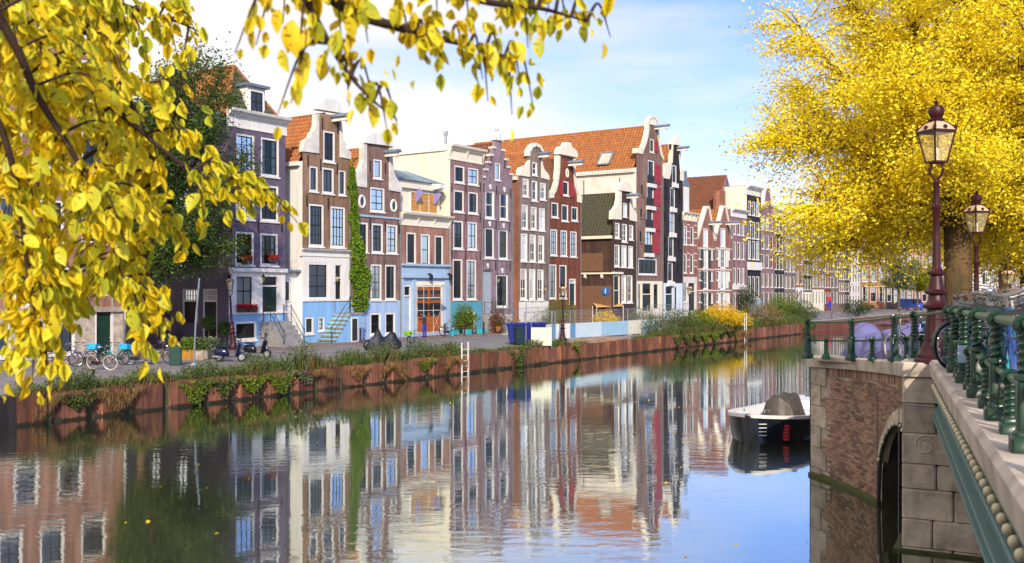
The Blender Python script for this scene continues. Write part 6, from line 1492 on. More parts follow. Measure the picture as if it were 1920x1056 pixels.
def rq_z(x, y):                                            # height of the right quay paving
    s_ = (x - 8.0 - DX*(y-26.75)/DY)/(60 + DX*10/DY); return max(1.35, 3.1 - .12*((y-26.75) + 10*s_)/DY)
# group left under the leaves
BG = 'bicycles parked at the far left'
for (px, py, hd, col, lab, cr, fr, ty) in ((120, 688, 10, 'bike_black', 'black bicycle leaning among yellow leaves, leftmost of the left group', None, None, 'rubber'), (152, 684, 172, 'bike_blue', 'blue bicycle with bright cyan crate in the left group', 'crate_cyan', None, 'rubber'),
    (190, 694, -22, 'bike_black', 'black bicycle with whole wheel turned to the canal, left group', None, None, 'tyre_pale'), (215, 684, 160, 'bike_teal', 'teal bicycle with cyan bag beside the pale-tyred one', 'crate_cyan', None, 'rubber'), (262, 684, 20, 'bike_navy', 'navy bicycle half hidden by hanging yellow leaves', None, None, 'rubber'), (296, 682, 12, 'bike_black', 'black bicycle beside the dark green cabinet', None, None, 'rubber')):
    bicycle(lab, GA(px, py), R(hd), col, 5, cr, ty, fr, 20, BG)
bicycle('dark bicycle leaning at the pale blue shop front', W(U(842, -1.6), -1.6, GZ+.11), R(30), 'bike_black', 6)
# behind the wing railing and on the bridge
RG = 'bicycles against the green railings'
bicycle('bicycle with blue grey crate and pale tyres behind the wing railing', (9.02, 22.25, 3.29), R(196), 'bike_black', 8, 'crate_blue', 'tyre_pale', None, 25, RG)
bicycle('black bicycle with bare handlebars left of the large lamp', (9.15, 20.9, 3.38), R(188), 'bike_black', 6, None, 'rubber', None, -20, RG)
bicycle('bicycle with dark basket right behind the large lamp foot', (9.4, 20.1, 3.43), R(170), 'bike_grey', 6, None, 'rubber', 'basket_grey', 15, RG)
bicycle('grey bicycle behind the crate bicycle at the wing railing', (9.6, 21.6, 3.33), R(20), 'bike_grey', 5, None, 'rubber', None, 20, RG)
bicycle('silver handlebar bicycle above the lilac cover', (9.75, 25.6, 3.1), R(20), 'bike_navy', 5, None, 'rubber', None, 30, RG)
bicycle('black bicycle at the back of the lilac cover', (10.3, 24.6, 3.16), R(60), 'bike_black', -5, None, 'rubber', None, -25, RG)
def rb(Y, off, hd, lab, col, **k):
    p = Vector((BRX(Y)+off, Y, BRZ(Y)-.055)); o = bicycle(lab, p, R(hd), col, group=RG, **k); o.scale = (1.14, 1.14, 1.14); return o
rb(16.6, .55, 20, 'black bicycle at the far end of the bridge railing', 'bike_black', lean=-5, steer=25, front='basket_grey')
rb(15.7, .85, 30, 'navy bicycle second from the far end of the bridge railing', 'bike_navy', lean=-4, steer=-15, crate='basket_grey')
rb(14.7, .45, -108, 'bicycle with tan grips and silver handlebar leaning on the bridge railing', 'bike_grey', lean=6, grips='leather', steer=-15)
rb(13.7, .78, 78, 'black bicycle with dark grips in the middle of the bridge railing', 'bike_black', lean=-6, steer=20, front='basket_grey', grips='leather')
rb(12.7, .40, 66, 'bright teal framed bicycle behind the bridge railing', 'bike_teal', lean=-7, steer=10)
rb(11.6, .46, 74, 'black bicycle with brown leather grips on the bridge', 'bike_black', lean=-6, grips='leather', sadd='leather', steer=35)
rb(10.5, .30, -104, 'teal mudguard bicycle at the right edge of the bridge railing', 'bike_teal', lean=5, steer=-20, grips='leather', tyre='tyre_pale')
rb(9.2, .24, 70, 'blue bicycle nearest the camera at the right edge', 'bike_blue', lean=-6, steer=25, grips='leather')
rb(14.2, .95, 20, 'navy bicycle standing across behind the bridge railing', 'bike_navy', lean=4, steer=30, grips='leather')
rb(12.1, .60, 62, 'black bicycle turned outward behind the bridge railing', 'bike_black', lean=4, steer=-30, grips='leather')
rb(15.2, 1.25, 10, 'grey bicycle parked deep behind the railing near the lamp', 'bike_grey', lean=4, steer=15)
rb(17.0, 1.2, 95, 'black bicycle right behind the large lamp shaft', 'bike_black', lean=-4, steer=-15)
for i, (x, y, hd, col, lab) in enumerate(((14.6, 29.5, 30, 'bike_black', 'black bicycle standing at the big tree trunk'), (12.2, 27.5, 70, 'bike_blue', 'blue bicycle between the lamp posts'), (17.5, 34, 100, 'bike_grey', 'grey bicycle behind the big tree'))): bicycle(lab, (x, y, rq_z(x, y)), R(hd), col, 5, None, 'rubber', None, 10, RG)
# covered cargo bike
root = thing('covered_cargo_bike', 'cargo bike under a crumpled lilac grey cover behind the wing railing', 'cargo bike', (9.15, 24.15, 3.15), R(92))
b = MB(); nx, ny = 44, 26; P = []
M['cover'] = mat('lilac_grey_cover', (.17,.17,.40), .5, .1, 2.0, bump=.35, bscale=7)
from mathutils import noise as mnoise
for i in range(nx+1):
    for j in range(ny+1):
        a, c = i/nx, j/ny; x = -1.95+3.9*a; e = min(1, min(a, 1-a)*9)
        prof_h = .80 + .16*math.sin(a*7.2+.4) + .06*math.sin(a*15); th = (c-.5)*2
        zz = prof_h*e**.5*(1-abs(th)**3.2) ; yy = th*.42 + (.10*(1-zz)*th)
        nn = (abs(mnoise.noise(Vector((x*2.0, yy*2.4, zz*1.6))))-.25)*.26 + (abs(mnoise.noise(Vector((x*4.5+3, yy*5, zz*4))))-.2)*.10
        P.append((x+nn*.5, yy+nn, max(.10, zz*.95+.12+nn*.6)))
b.add(P, [(i*(ny+1)+j, (i+1)*(ny+1)+j, (i+1)*(ny+1)+j+1, i*(ny+1)+j+1) for i in range(nx) for j in range(ny)]); b.build('cover', M['cover'], root, smooth='all')
for x in (-1.5, 1.4): w = link('wheel', wheel_meshes('rubber')[0], root); w.location = (x, 0, .33); link('rim', wheel_meshes('rubber')[1], w)
MB().tube([(.25,-.3,.98),(.3,0,1.02),(.25,.3,.98)], .014, 6).build('handlebar', M['chrome'], root)
# scooters
def scooter(label, loc, hd, col):
    root = thing('scooter', label, 'scooter', loc, hd, 'parked blue scooters'); c = M[col]; root.rotation_euler = (R(-6), 0, hd)
    for x, nm in ((-.62,'rear_wheel'), (.62,'front_wheel')):
        w = MB().tube([(.20*math.cos(2*math.pi*k/20), 0, .20*math.sin(2*math.pi*k/20)) for k in range(20)], .055, 8, closed=True).build(nm, M['rubber'], root, loc=(x,0,.25), smooth=True)
        MB().lathe([(.0,-.04),(.15,-.045),(.155,.0),(.15,.045),(0,.04)], 14, axis='y').build('rim', M['chrome'], w)
    def loft(secs, n=12):
        b = MB(); P = []
        for x, z, w, h in secs:
            for k in range(n): a = 2*math.pi*k/n; P.append((x, w*math.cos(a), z+h*math.sin(a)))
        return b.add(P, [(i*n+k,i*n+(k+1) % n,(i+1)*n+(k+1) % n,(i+1)*n+k) for i in range(len(secs)-1) for k in range(n)] + [tuple(range(n)), tuple((len(secs)-1)*n+k for k in range(n))])
    loft([(-.95,.55,.03,.05),(-.88,.54,.15,.15),(-.65,.52,.22,.22),(-.4,.52,.21,.23),(-.22,.5,.14,.22),(-.12,.42,.1,.14)]).build('body', c, root, smooth='all')
    MB().box(-.2,.35,-.16,.16,.27,.31).build('footboard', M['saddle'], root)
    MB().prism([(.30,.27),(.36,.27),(.50,.95),(.45,.97),(.33,.6)], -.19, .19, 'xz').build('leg_shield', c, root)
    MB().prism([(.40,.45),(.47,.42),(.56,.90),(.50,.95)], -.06, .06, 'xz').build('shield_nose', c, root)
    loft([(.38,.34,.03,.06),(.48,.43,.085,.07),(.64,.46,.095,.07),(.80,.40,.08,.07),(.86,.33,.03,.05)]).build('front_mudguard', c, root, smooth='all')
    loft([(-.85,.80,.1,.03),(-.7,.82,.15,.05),(-.35,.80,.14,.05),(-.15,.77,.07,.03)]).build('seat', M['saddle'], root, smooth='all')
    hbr = MB().tube([(.44,0,.95),(.42,0,1.06)], .05, 8).tube([(.34,-.33,1.10),(.42,-.15,1.09),(.44,0,1.08),(.42,.15,1.09),(.34,.33,1.10)], .03, 8).build('handlebar', c, root, smooth=True)
    MB().lathe([(.0,-.02),(.07,0),(.075,.05),(0,.08)], 12, (.46,0,1.08), 'x').build('headlight', M['chrome'], hbr, smooth=True)
    for s in (-1, 1): MB().tube([(.38,.28*s,1.1),(.36,.34*s,1.28)], .008, 5).sphere((.36,.35*s,1.31), .055, 8, 5, (.4,1,1)).build('mirror', M['black'], hbr)
    MB().tube([(.5,.03,.7),(.62,.09,.26)], .03, 6).build('fork', M['chrome'], root); MB().tube([(-.55,-.16,.24),(-.9,-.17,.27)], [.045,.06], 8).build('exhaust', M['chrome'], root, smooth=True)
paint('scooter_blue', (.006,.012,.05), .2); paint('scooter_dark', (.008,.010,.02), .2)
scooter('shiny dark blue scooter parked on the quay, nearer of the two', GA(432, 679), R(-8), 'scooter_blue'); scooter('dark blue scooter parked just behind the shiny one', GA(482, 672), R(-20), 'scooter_dark')
# covered motorcycle + bike with lime crate
root = thing('covered_motorcycle', 'motorcycle under a dark navy cover on the quay', 'motorcycle', GA(718, 656), R(25))
M['navycover'] = mat('navy_rain_cover', (.007,.012,.022), .55, .15, 2.0, bump=.3, bscale=6)
b = MB(); nx, ny = 36, 20; P = []
for i in range(nx+1):
    for j in range(ny+1):
        a, c = i/nx, j/ny; x = -1.2+2.4*a; e = min(1, min(a, 1-a)*6)**.6
        hgt = (.62+.75*math.exp(-((a-.36)/.10)**2)*.9+.45*math.exp(-((a-.75)/.16)**2)); th = (c-.5)*2; zz = hgt*e*(1-abs(th)**2.6); nn = mnoise.noise(Vector((x*3, th*2, zz*3)))*.06
        P.append((x+nn, th*.38+nn, max(.16, zz+.05)))
b.add(P, [(i*(ny+1)+j, (i+1)*(ny+1)+j, (i+1)*(ny+1)+j+1, i*(ny+1)+j+1) for i in range(nx) for j in range(ny)]); b.build('cover', M['navycover'], root, smooth='all')
for x in (-.95, .9):
    w = MB().tube([(.26*math.cos(2*math.pi*k/20), 0, .26*math.sin(2*math.pi*k/20)) for k in range(20)], .06, 8, closed=True).build('wheel', M['rubber'], root, loc=(x,0,.32), smooth=True); MB().lathe([(0,-.03),(.2,-.03),(.2,.03),(0,.03)], 14, axis='y').build('rim', M['chrome'], w)
bicycle('blue bicycle with lime green crate beside the covered motorcycle', GA(775, 652), R(-60), 'bike_blue', 5, 'crate_lime', 'rubber', None, 15)
# person: continuous skinned figure
def person(name, label, loc, rz, joints, colors, cat='person', sc=1.0):
    """joints: dict name -> (pos, radius, parent); colors: function(co) -> material index"""
    nm = list(joints); idx = {k: i for i, k in enumerate(nm)}
    me = bpy.data.meshes.new('body'); me.from_pydata([joints[k][0] for k in nm], [(idx[k], idx[joints[k][2]]) for k in nm if joints[k][2]], [])
    o = bpy.data.objects.new('body', me); COL.objects.link(o)
    sk = o.modifiers.new('skin', 'SKIN'); ss = o.modifiers.new('sub', 'SUBSURF'); ss.levels = 2
    for i, k in enumerate(nm): v = me.skin_vertices[0].data[i]; v.radius = (joints[k][1], joints[k][1]*(.75 if k in ('chest','waist','hip') else 1)); v.use_root = (k == 'hip')
    bpy.context.view_layer.update(); dg = bpy.context.evaluated_depsgraph_get(); m2 = bpy.data.meshes.new_from_object(o.evaluated_get(dg)); bpy.data.objects.remove(o)
    ms, fn = colors
    m2.materials.clear()
    for m_ in ms: m2.materials.append(m_)
    for p in m2.polygons: p.material_index = fn(p.center); p.use_smooth = True
    root = thing(name, label, cat, loc, rz); root.scale = (sc, sc, sc); b_ = link('body', m2, root)
    return root
paint('trouser_blue', (.015,.03,.45), .8); paint('jacket_navy', (.018,.02,.05), .8); paint('skin', (.45,.26,.17), .6); paint('hair_grey', (.25,.23,.22), .8); paint('red_jacket', (.5,.02,.03), .8); paint('shoe', (.02,.02,.02), .6)
J = {'hip': ((0,0,.95),.15,None),'waist': ((0,.01,1.12),.14,'hip'),'chest': ((0,.02,1.35),.165,'waist'),'neck': ((0,.03,1.50),.06,'chest'),'head': ((0,.05,1.60),.095,'neck'),'top': ((0,.04,1.72),.08,'head'),
     'shl': ((-.19,.03,1.42),.07,'chest'),'ell': ((-.26,.22,1.36),.05,'shl'),'hal': ((-.12,.42,1.50),.038,'ell'),'fil': ((-.08,.50,1.55),.025,'hal'),'shr': ((.19,.03,1.42),.07,'chest'),'elr': ((.28,.2,1.50),.05,'shr'),'har': ((.14,.40,1.70),.038,'elr'),'fir': ((.10,.47,1.77),.025,'har'),
     'hpl': ((-.10,0,.88),.10,'hip'),'knl': ((-.13,.03,.50),.075,'hpl'),'anl': ((-.14,0,.09),.05,'knl'),'tol': ((-.15,.15,.04),.045,'anl'),'hpr': ((.10,0,.88),.10,'hip'),'knr': ((.13,.02,.50),.075,'hpr'),'anr': ((.15,-.02,.09),.05,'knr'),'tor': ((.16,.13,.04),.045,'anr')}
def worker_col(c):
    if c.z > 1.56 and abs(c.x) < .13 and c.y < .2: return 3 if (c.z > 1.64 or c.y < .06) else 2
    if c.y > .38: return 2
    return 4 if c.z < .09 else (0 if c.z < .98 else 1)
person('person', 'worker in bright blue trousers and dark top reaching up to the orange doors', W(U(796, -2.0), -2.0, GZ+.11), ANG, J, ([M['trouser_blue'], M['jacket_navy'], M['skin'], M['hair_grey'], M['shoe']], worker_col))
J2 = dict(J); J2.update({'ell': ((-.25,.0,1.15),.05,'shl'),'hal': ((-.24,.1,.92),.038,'ell'),'fil': ((-.23,.13,.84),.025,'hal'),'elr': ((.25,.0,1.15),.05,'shr'),'har': ((.24,.1,.92),.038,'elr'),'fir': ((.23,.13,.84),.025,'har')})
person('person', 'distant person in red jacket and blue trousers on the far pavement', W(U(1555, -3), -3, GZ+.6), ANG+2.5, J2, ([M['trouser_blue'], M['red_jacket'], M['skin'], M['hair_grey'], M['shoe']], lambda c: 3 if c.z > 1.62 else (2 if c.z > 1.53 else (0 if c.z < .95 else 1))), sc=1.3)
# scaffold tower
root = thing('scaffold', 'white tube scaffold tower before the orange doors', 'scaffold', W(U(800, -1.2), -1.2, GZ+.11), ANG)
M['scaf'] = mat('white_scaffold_tube', (.55,.56,.56), .4, .05, 4)
for x in (-.35, 1.75):
    for y in (0, .75): MB().tube([(x,y,0),(x,y,4.2)], .02, 6).build('standard', M['scaf'], root)
for z in (.3, 2.0, 2.95, 3.9):
    b = MB(); b.tube([(-.35,0,z),(1.75,0,z)], .014, 6).tube([(-.35,.75,z),(1.75,.75,z)], .014, 6).tube([(-.35,0,z),(-.35,.75,z)], .024, 6).tube([(1.75,0,z),(1.75,.75,z)], .024, 6); b.build('ledger', M['scaf'], root)
MB().tube([(.7,0,.3),(1.75,0,2.0)], .012, 6).build('brace', M['scaf'], root); MB().tube([(1.75,0,.3),(.7,0,2.0)], .012, 6).build('brace', M['scaf'], root)
MB().box(-.4,2.6,.05,.7,2.97,3.02).build('platform', M['scaf'], root)
# bollards
pm_ = mat('purple_brown_bollard', (.05,.02,.035), .5, .1, 4)
bo = None
for i, (px, lab) in enumerate(((834, 'short brown bollard before the dark bicycle'), (871, 'short brown bollard before the vine bush'), (907, 'short brown bollard before the studded door steps'), (498, 'short dark bollard beside the stone steps'), (676, 'short dark bollard before the basement of the brown house'), (960, 'short dark bollard left of the blue skip'))):
    p = W(U(px, -2.5), -2.5, GZ+.11)
    if bo is None:
        bo = thing('bollard', lab, 'bollard', p, 0, 'pavement bollards'); MB().rbox(-.09,.09,-.09,.09,0,.2,.02).build('foot', pm_, bo); MB().lathe([(.075,.2),(.065,.85),(.08,.88),(.08,.93),(.06,.98),(.0,1.04)], 10).build('shaft', pm_, bo, smooth=True)
    else: clone(bo, label=lab, loc=p)
# ladders
def ladder(lab, px, py, h, w=.45):
    p = W(U(px, QV-.3), QV-.3, -.3); root = thing('ladder', lab, 'ladder', p, ANG, 'white quay ladders')
    for s in (-1, 1): MB().box(s*w/2-.035, s*w/2+.035, -.03, .03, 0, h).build('rail', M['white'], root)
    for k in range(5): MB().tube([(-w/2,0,.45+k*.32),(w/2,0,.45+k*.32)], .022, 6).build('rung', M['white'], root)
ladder('white ladder on the quay wall left of the blue skip', 872, 0, 2.15, .62); ladder('far white ladder on the quay beside the yellow shrubs', 1398, 0, 2.9, .5)
# skip, bin, board, fence
M['skipblue'] = mat('royal_blue_skip_paint', (.012,.04,.34), .55, .2, 3.0, col2=(.03,.03,.12)); M['bin'] = mat('dark_teal_bin', (.012,.035,.05), .45, .1, 3)
p = GA(983, 647.5); root = thing('skip', 'royal blue steel skip at the start of the building fence', 'skip', p, ANG)
MB().add([(0,0,.15),(2.3,0,.15),(2.3,1.2,.15),(0,1.2,.15),(-.2,-.12,1.4),(2.6,-.12,1.4),(2.6,1.32,1.4),(-.2,1.32,1.4)], [(0,1,5,4),(1,2,6,5),(2,3,7,6),(3,0,4,7),(0,3,2,1)]).build('tub', M['skipblue'], root)
for k in range(4): MB().obox((.3+k*.57,-.03,.2),(.25+k*.62,-.14,1.35), .1, .06).build('rib', M['skipblue'], root)
b = MB(); q = [Vector((-.2,-.12,1.4)), Vector((2.6,-.12,1.4)), Vector((2.6,1.32,1.4)), Vector((-.2,1.32,1.4))]
for i in range(4): b.obox(q[i], q[(i+1) % 4], .1, .1)
b.build('rim', M['skipblue'], root); MB().box(0,2.3,.1,.3,0,.15).box(0,2.3,.9,1.1,0,.15).build('skid', M['black'], root)
p = GA(969, 648); root = thing('wheelie_bin', 'dark teal wheelie bin before the blue skip', 'bin', p, ANG-.6); MB().add([(.05,.05,.08),(.55,.05,.08),(.55,.6,.08),(.05,.6,.08),(0,0,1.15),(.6,0,1.15),(.6,.68,1.15),(0,.68,1.15)], [(0,1,5,4),(1,2,6,5),(2,3,7,6),(3,0,4,7),(0,3,2,1),(4,5,6,7)]).build('body', M['bin'], root); MB().rbox(-.03,.63,-.05,.72,1.15,1.24,.03).build('lid', M['bin'], root)
for x in (.05,.55): MB().lathe([(0,-.03),(.1,-.03),(.1,.03),(0,.03)], 12, (x,.62,.1), 'x').build('wheel', M['rubber'], root)
M['panelwhite'] = mat('white_fence_board', (.70,.72,.72), .6, .06, 2); M['panelblue'] = mat('light_blue_fence_board', (.32,.52,.68), .6, .06, 2); M['panelpale'] = mat('pale_blue_fence_board', (.52,.66,.76), .6, .06, 2); M['panelcream'] = mat('cream_fence_board', (.66,.66,.56), .6, .06, 2); M['panelmid'] = mat('mid_blue_fence_board', (.10,.28,.50), .6, .06, 2)
def fence_panel(lab, A, B, mk, bh=1.2, H=2.15, corr=True):
    A, B = Vector(A), Vector(B); d = B-A; L_ = math.hypot(d.x, d.y); root = thing('fence_panel', lab, 'fence', A, math.atan2(d.y, d.x), 'building site fence panels')
    if bh:
        b = MB(); n = max(4, int(L_/.18)); P = []
        for k in range(n+1): P += [(L_*k/n, .02*(k % 2), .08), (L_*k/n, .02*(k % 2), bh)]
        b.add(P, [(2*k,2*k+2,2*k+3,2*k+1) for k in range(n)]); b.build('board', M[mk], root)
    fr = MB()
    for x in (.02, L_-.02): fr.tube([(x,.05,0),(x,.05,H)], .024, 6)
    for z in (.1, H): fr.tube([(.02,.05,z),(L_-.02,.05,z)], .02, 6)
    fr.build('frame', M['steel'], root)
    wm = MB(); k = 0
    while .1+k*.16 < L_: wm.tube([(.1+k*.16,.05,bh if bh else .1),(.1+k*.16,.05,H)], .004, 3, cap=False); k += 1
    for z in (1.35, 1.6, 1.85): wm.tube([(0,.05,z),(L_,.05,z)], .004, 3, cap=False)
    wm.build('wire_mesh', M['steel'], root)
    for x in (0, L_): MB().rbox(x-.12,x+.12,-.3,.4,0,.12,.03).build('foot_block', M['kerb'], root)
FP = [(985,646,1003,641,'panelpale','pale blue fence panel behind the wheelie bin'),(1003,641,1036,636,'panelwhite','white fence panel left of the mid blue strip'),(1036,636,1042,634.5,'panelmid','narrow mid blue fence strip left of the lamp post'),(1042,634.5,1070,632,'panelwhite','white fence panel behind the brown lamp post'),(1070,632,1079,631,'panelmid','narrow blue fence strip right of the brown lamp post'),(1079,631,1128,632,'panelpale','wide pale blue corrugated fence panel'),(1128,632,1178,633.5,'panelblue','wide light blue corrugated fence panel'),(1178,633.5,1203,633,'panelcream','cream fence panel right of the light blue one'),(1203,633,1238,630,'panelpale','pale fence panel half hidden by the low shrub')]
fv = lambda px: W(U(px, float(np.interp(px, [985,1036,1079,1240], [-11.6,-10.8,-11.2,-12.0]))), float(np.interp(px, [985,1036,1079,1240], [-11.6,-10.8,-11.2,-12.0])), GZ)
for a, b_, c, d, mk, lab in FP: fence_panel(lab, fv(a), fv(c), mk)
fence_panel('blue wire fence panel in front of the black warehouse', GA(1215, 622), GA(1243, 618), 'panelblue', 0, 2.3); fence_panel('blue wire fence panel before the red banded house', GA(1243, 618), GA(1275, 614), 'panelblue', 0, 2.3)
fence_panel('far wire fence at the back of the site, left', GA(950, 628), GA(1010, 620), 'panelwhite', 0.9, 2.1); fence_panel('far wire fence at the back of the site, middle', GA(1010, 620), GA(1070, 614), 'panelwhite', 0.9, 2.1)
p = W(U(996, -13.3), -13.3, GZ-.13); root = thing('notice_board', 'cream board on steel legs at the quay edge', 'board', p, math.atan2(.0, 1)-.05); MB().box(0,1.35,-.02,.02,.15,1.35).build('panel', M['panelcream'], root)
for x in (.0, 1.35): MB().tube([(x,.04,0),(x,.04,2.0)], .022, 6).build('leg', M['steel'], root)
p = W(U(986, -12.6), -12.6, GZ); root = thing('sign_pole', 'thin grey pole standing beside the wheelie bin', 'pole', p, 0); MB().tube([(0,0,0),(.02,0,3.1)], .035, 8).build('pole', M['steel'], root); MB().box(-.1,.12,-.03,.03,2.95,3.1).build('bracket', M['steel'], root)
# sand heap on the quay
mm_ = mat('sandy_rubble', (.36,.24,.15), .95, .2, 3, bump=.8, bscale=8)
c = W(U(1118, -13.0), -13.0, GZ-.1); b = MB(); P = []; nr_, nt_ = 10, 36
for i in range(nr_+1):
    for k in range(nt_):
        a = 2*math.pi*k/nt_; r = i/nr_; q = Vector((DX,DY,0))*math.cos(a)*5.5*r + Vector((-DY,DX,0))*math.sin(a)*.85*r; P.append((q.x, q.y, 0.34*(1-r*r)+.06*mnoise.noise(Vector((q.x*2, q.y*2, 0)))*(1-r)-.02))
b.add(P, [(i*nt_+k, i*nt_+(k+1) % nt_, (i+1)*nt_+(k+1) % nt_, (i+1)*nt_+k) for i in range(nr_) for k in range(nt_)]).build('sand_heap', mm_, loc=c, label='low heap of sandy rubble at the quay edge by the fence', category='sand', kind='stuff')
# awning of the garden terrace and round blue sign
M['awn'] = mat('tan_awning_cloth', (.62,.36,.12), .8, .1, 2)
p = GA(1118, 610); root = thing('garden_awning', 'tan cloth awning in the garden before the dark house', 'awning', p, ANG-.75)
MB().add([(0,0,1.9),(3.0,0,2.0),(3.2,1.6,2.35),(.1,1.6,2.3),(0,0,1.84),(3.0,0,1.94)], [(0,1,2,3),(0,4,5,1)]).build('cloth', M['awn'], root)
for x, y in ((.05,.05),(2.95,.05),(.1,1.55),(3.1,1.55)): MB().tube([(x,y,0),(x,y,2.0)], .04, 6).build('pole', M['white'], root)
hD = H_dark
sg = thing('round_sign', 'round blue sign on the brown rendered side wall', 'sign', W(hD.U0, .95, GZ+2.75), ANG); sg.location = W(hD.U0-.12, .75, ZP(1143, 546)); MB().lathe([(0,-.03),(.42,-.03),(.42,.0),(0,.0)], 20, axis='x').build('disc', mat('blue_sign', (.02,.16,.55), .4), sg); MB().box(-.045,-.03,-.05,.05,-.25,.25).build('symbol', M['white'], sg)
# objects at the purple corner house
M['topiary'] = leaf_mat('topiary_leaf', (.02,.06,.012), (.06,.12,.02), (.04,.09,.016), .3)
def pot_tree(lab, px, py, r, h, potm, cat='potted plant', ball=True):
    p = GA(px, py); root = thing('potted_plant', lab, cat, p, 0); MB().lathe([(.16,0),(.22,.42),(.24,.42),(.24,.47),(.2,.47)], 12).build('pot', potm, root, smooth=True)
    MB().tube([(0,0,.4),(0,0,h)], .025, 6).build('stem', M['bark'], root); n = 1600; P = rng.normal(size=(n,3)); P /= np.linalg.norm(P,axis=1)[:,None]; P *= (r*rng.random(n)**.25)[:,None]; P[:,2] += h; leaf_cloud('foliage', P, .09, M['topiary'], root, droop=0)
M['potdark'] = mat('dark_planter', (.05,.05,.06), .7, .1, 3); M['terracotta'] = mat('terracotta', (.42,.15,.06), .8, .1, 3); M['cyanpot'] = mat('turquoise_box', (.03,.42,.55), .5, .05, 3); M['greenbin'] = mat('dark_green_metal', (.01,.05,.035), .4, .1, 3)
pot_tree('ball topiary on a stem before the purple shop door', 391, 660, .42, 1.75, M['potdark'])
pot_tree('round clipped shrub in a dark tub beside the purple wall', 422, 657, .45, 1.35, M['greenbin'])
for i, (px, lab, pm2, mk) in enumerate(((353, 'leafy green plant in a wooden trough beside the stair', M['ochre'], 'weed_lime'), (376, 'pale green plant in a stone trough by the pole', M['stone'], 'weed'), (398, 'grey leafed plant in a grey tub behind the scooter', M['potdark'], 'weed_grey'))):
    p = GA(px, 674); root = thing('planter', lab, 'planter', p, ANG-R(90)); MB().rbox(-.4,.4,-.22,.22,0,.5,.02).build('trough', pm2, root); n = 700; P = np.stack([rng.uniform(-.4,.4,n), rng.uniform(-.25,.25,n), .45+rng.random(n)**1.3*.7], 1); leaf_cloud('foliage', P, .13, M[mk], root, droop=-.2)
M['chairo'] = mat('orange_chair_paint', (.65,.26,.03), .4, .1, 3)
p = GA(382, 663); root = thing('chair', 'small orange wooden chair outside the purple shop', 'chair', p, R(20)); MB().rbox(-.2,.2,-.2,.2,.43,.47,.015).build('seat', M['chairo'], root)
for x in (-.18,.18):
    for y in (-.18,.18): MB().tube([(x,y,0),(x,y,.43)], .018, 6).build('leg', M['chairo'], root)
MB().tube([(-.18,.18,.43),(-.18,.24,.9)], .018, 6).tube([(-.18,-.18,.43),(-.18,-.24,.9)], .018, 6).box(-.21,-.17,-.24,.24,.75,.9).build('backrest', M['chairo'], root)
p = GA(329, 686); root = thing('utility_cabinet', 'dark green utility cabinet under the hanging yellow leaves', 'cabinet', p, .2); MB().rbox(-.28,.28,-.2,.2,0,1.1,.02).build('case', M['greenbin'], root); MB().box(-.25,.25,-.215,-.2,.08,1.02).build('door', M['greenbin'], root); MB().rbox(-.31,.31,-.24,.24,1.1,1.17,.02).build('lid', M['greenbin'], root)
M['polegrey'] = mat('grey_blue_pole_paint', (.17,.21,.26), .5, .1, 3)
p = GA(363, 688); root = thing('sign_pole', 'tall slanting grey blue pole before the purple shop', 'pole', p, 0); MB().tube([(0,0,0),(.1,0,2.2),(.28,0,4.3)], .045, 8).build('pole', M['polegrey'], root, smooth=True); MB().lathe([(.12,0),(.12,.1),(.07,.16)], 10).build('foot', M['bluegrey'], root)
# stone stair with dark parapets beside the purple house
p = W(U(429), 4.3, GZ); root = thing('outside_stair', 'stone stair with dark parapets climbing beside the purple house', 'stair', p, ANG+R(90)); 
for k in range(9): MB().box(.3+k*.3-.0, 3.2, .25, 1.45, k*.22, (k+1)*.22-.002).build('step', M['step_moss'], root)
for y in (.02, 1.46): MB().prism([(.0,0),(3.2,0),(3.2,2.95),(2.9,2.95),(.0,.85)], y, y+.2, 'xz').build('parapet', M['purplelow'], root); 
# wall lanterns
def wall_lantern(lab, px, py, v=-.25):
    root = thing('wall_lantern', lab, 'lantern', W(U(px), 0, ZP(px, py)), ANG, 'wall lanterns'); MB().tube([(0,0,-.1),(0,-.3,-.1),(0,-.32,0)], .018, 6).build('arm', M['black'], root); MB().lathe([(.05,0),(.13,.30)], 6, (0,-.32,.02)).build('glass', M['lampglass'], root); MB().lathe([(.16,.32),(.1,.42),(.03,.48),(.03,.54),(0,.56)], 6, (0,-.32,.02)).lathe([(.055,0),(.055,.03)], 6, (0,-.32,0)).build('cap', M['black'], root)
for lab, px, py in (('black wall lantern beside the double front door', 487, 530), ('black wall lantern beside the black door of the brown house', 626, 528), ('black wall lantern by the arched window of the mauve house', 929, 530), ('black wall lantern on the grey brown house', 1017, 546)): wall_lantern(lab, px, py)
# flower boxes
M['geranium'] = leaf_mat('red_geranium', (.55,.01,.015), (.7,.03,.04), (.6,.02,.02), .3)
for lab, px, py in (('red geranium box under the ground floor window, left', 450, 585), ('red geranium box under the ground floor window, right', 469, 585), ('red geranium box in the left first floor window', 459, 495), ('red geranium box in the right first floor window', 509, 492)):
    root = thing('flower_box', lab, 'flower box', W(U(px), -.02, ZP(px, py)), ANG, 'red flower boxes'); MB().rbox(-.34,.34,-.28,-.04,0,.22,.02).build('box', M['potdark'], root); n = 420; P = np.stack([rng.uniform(-.36,.36,n), rng.uniform(-.32,-.02,n), .2+.28*rng.random(n)], 1); leaf_cloud('flowers', P, .08, M['geranium'], root, aspect=1.1); leaf_cloud('leaves', P[:160]-np.array([0,0,.08]), .08, M['weed'], root)
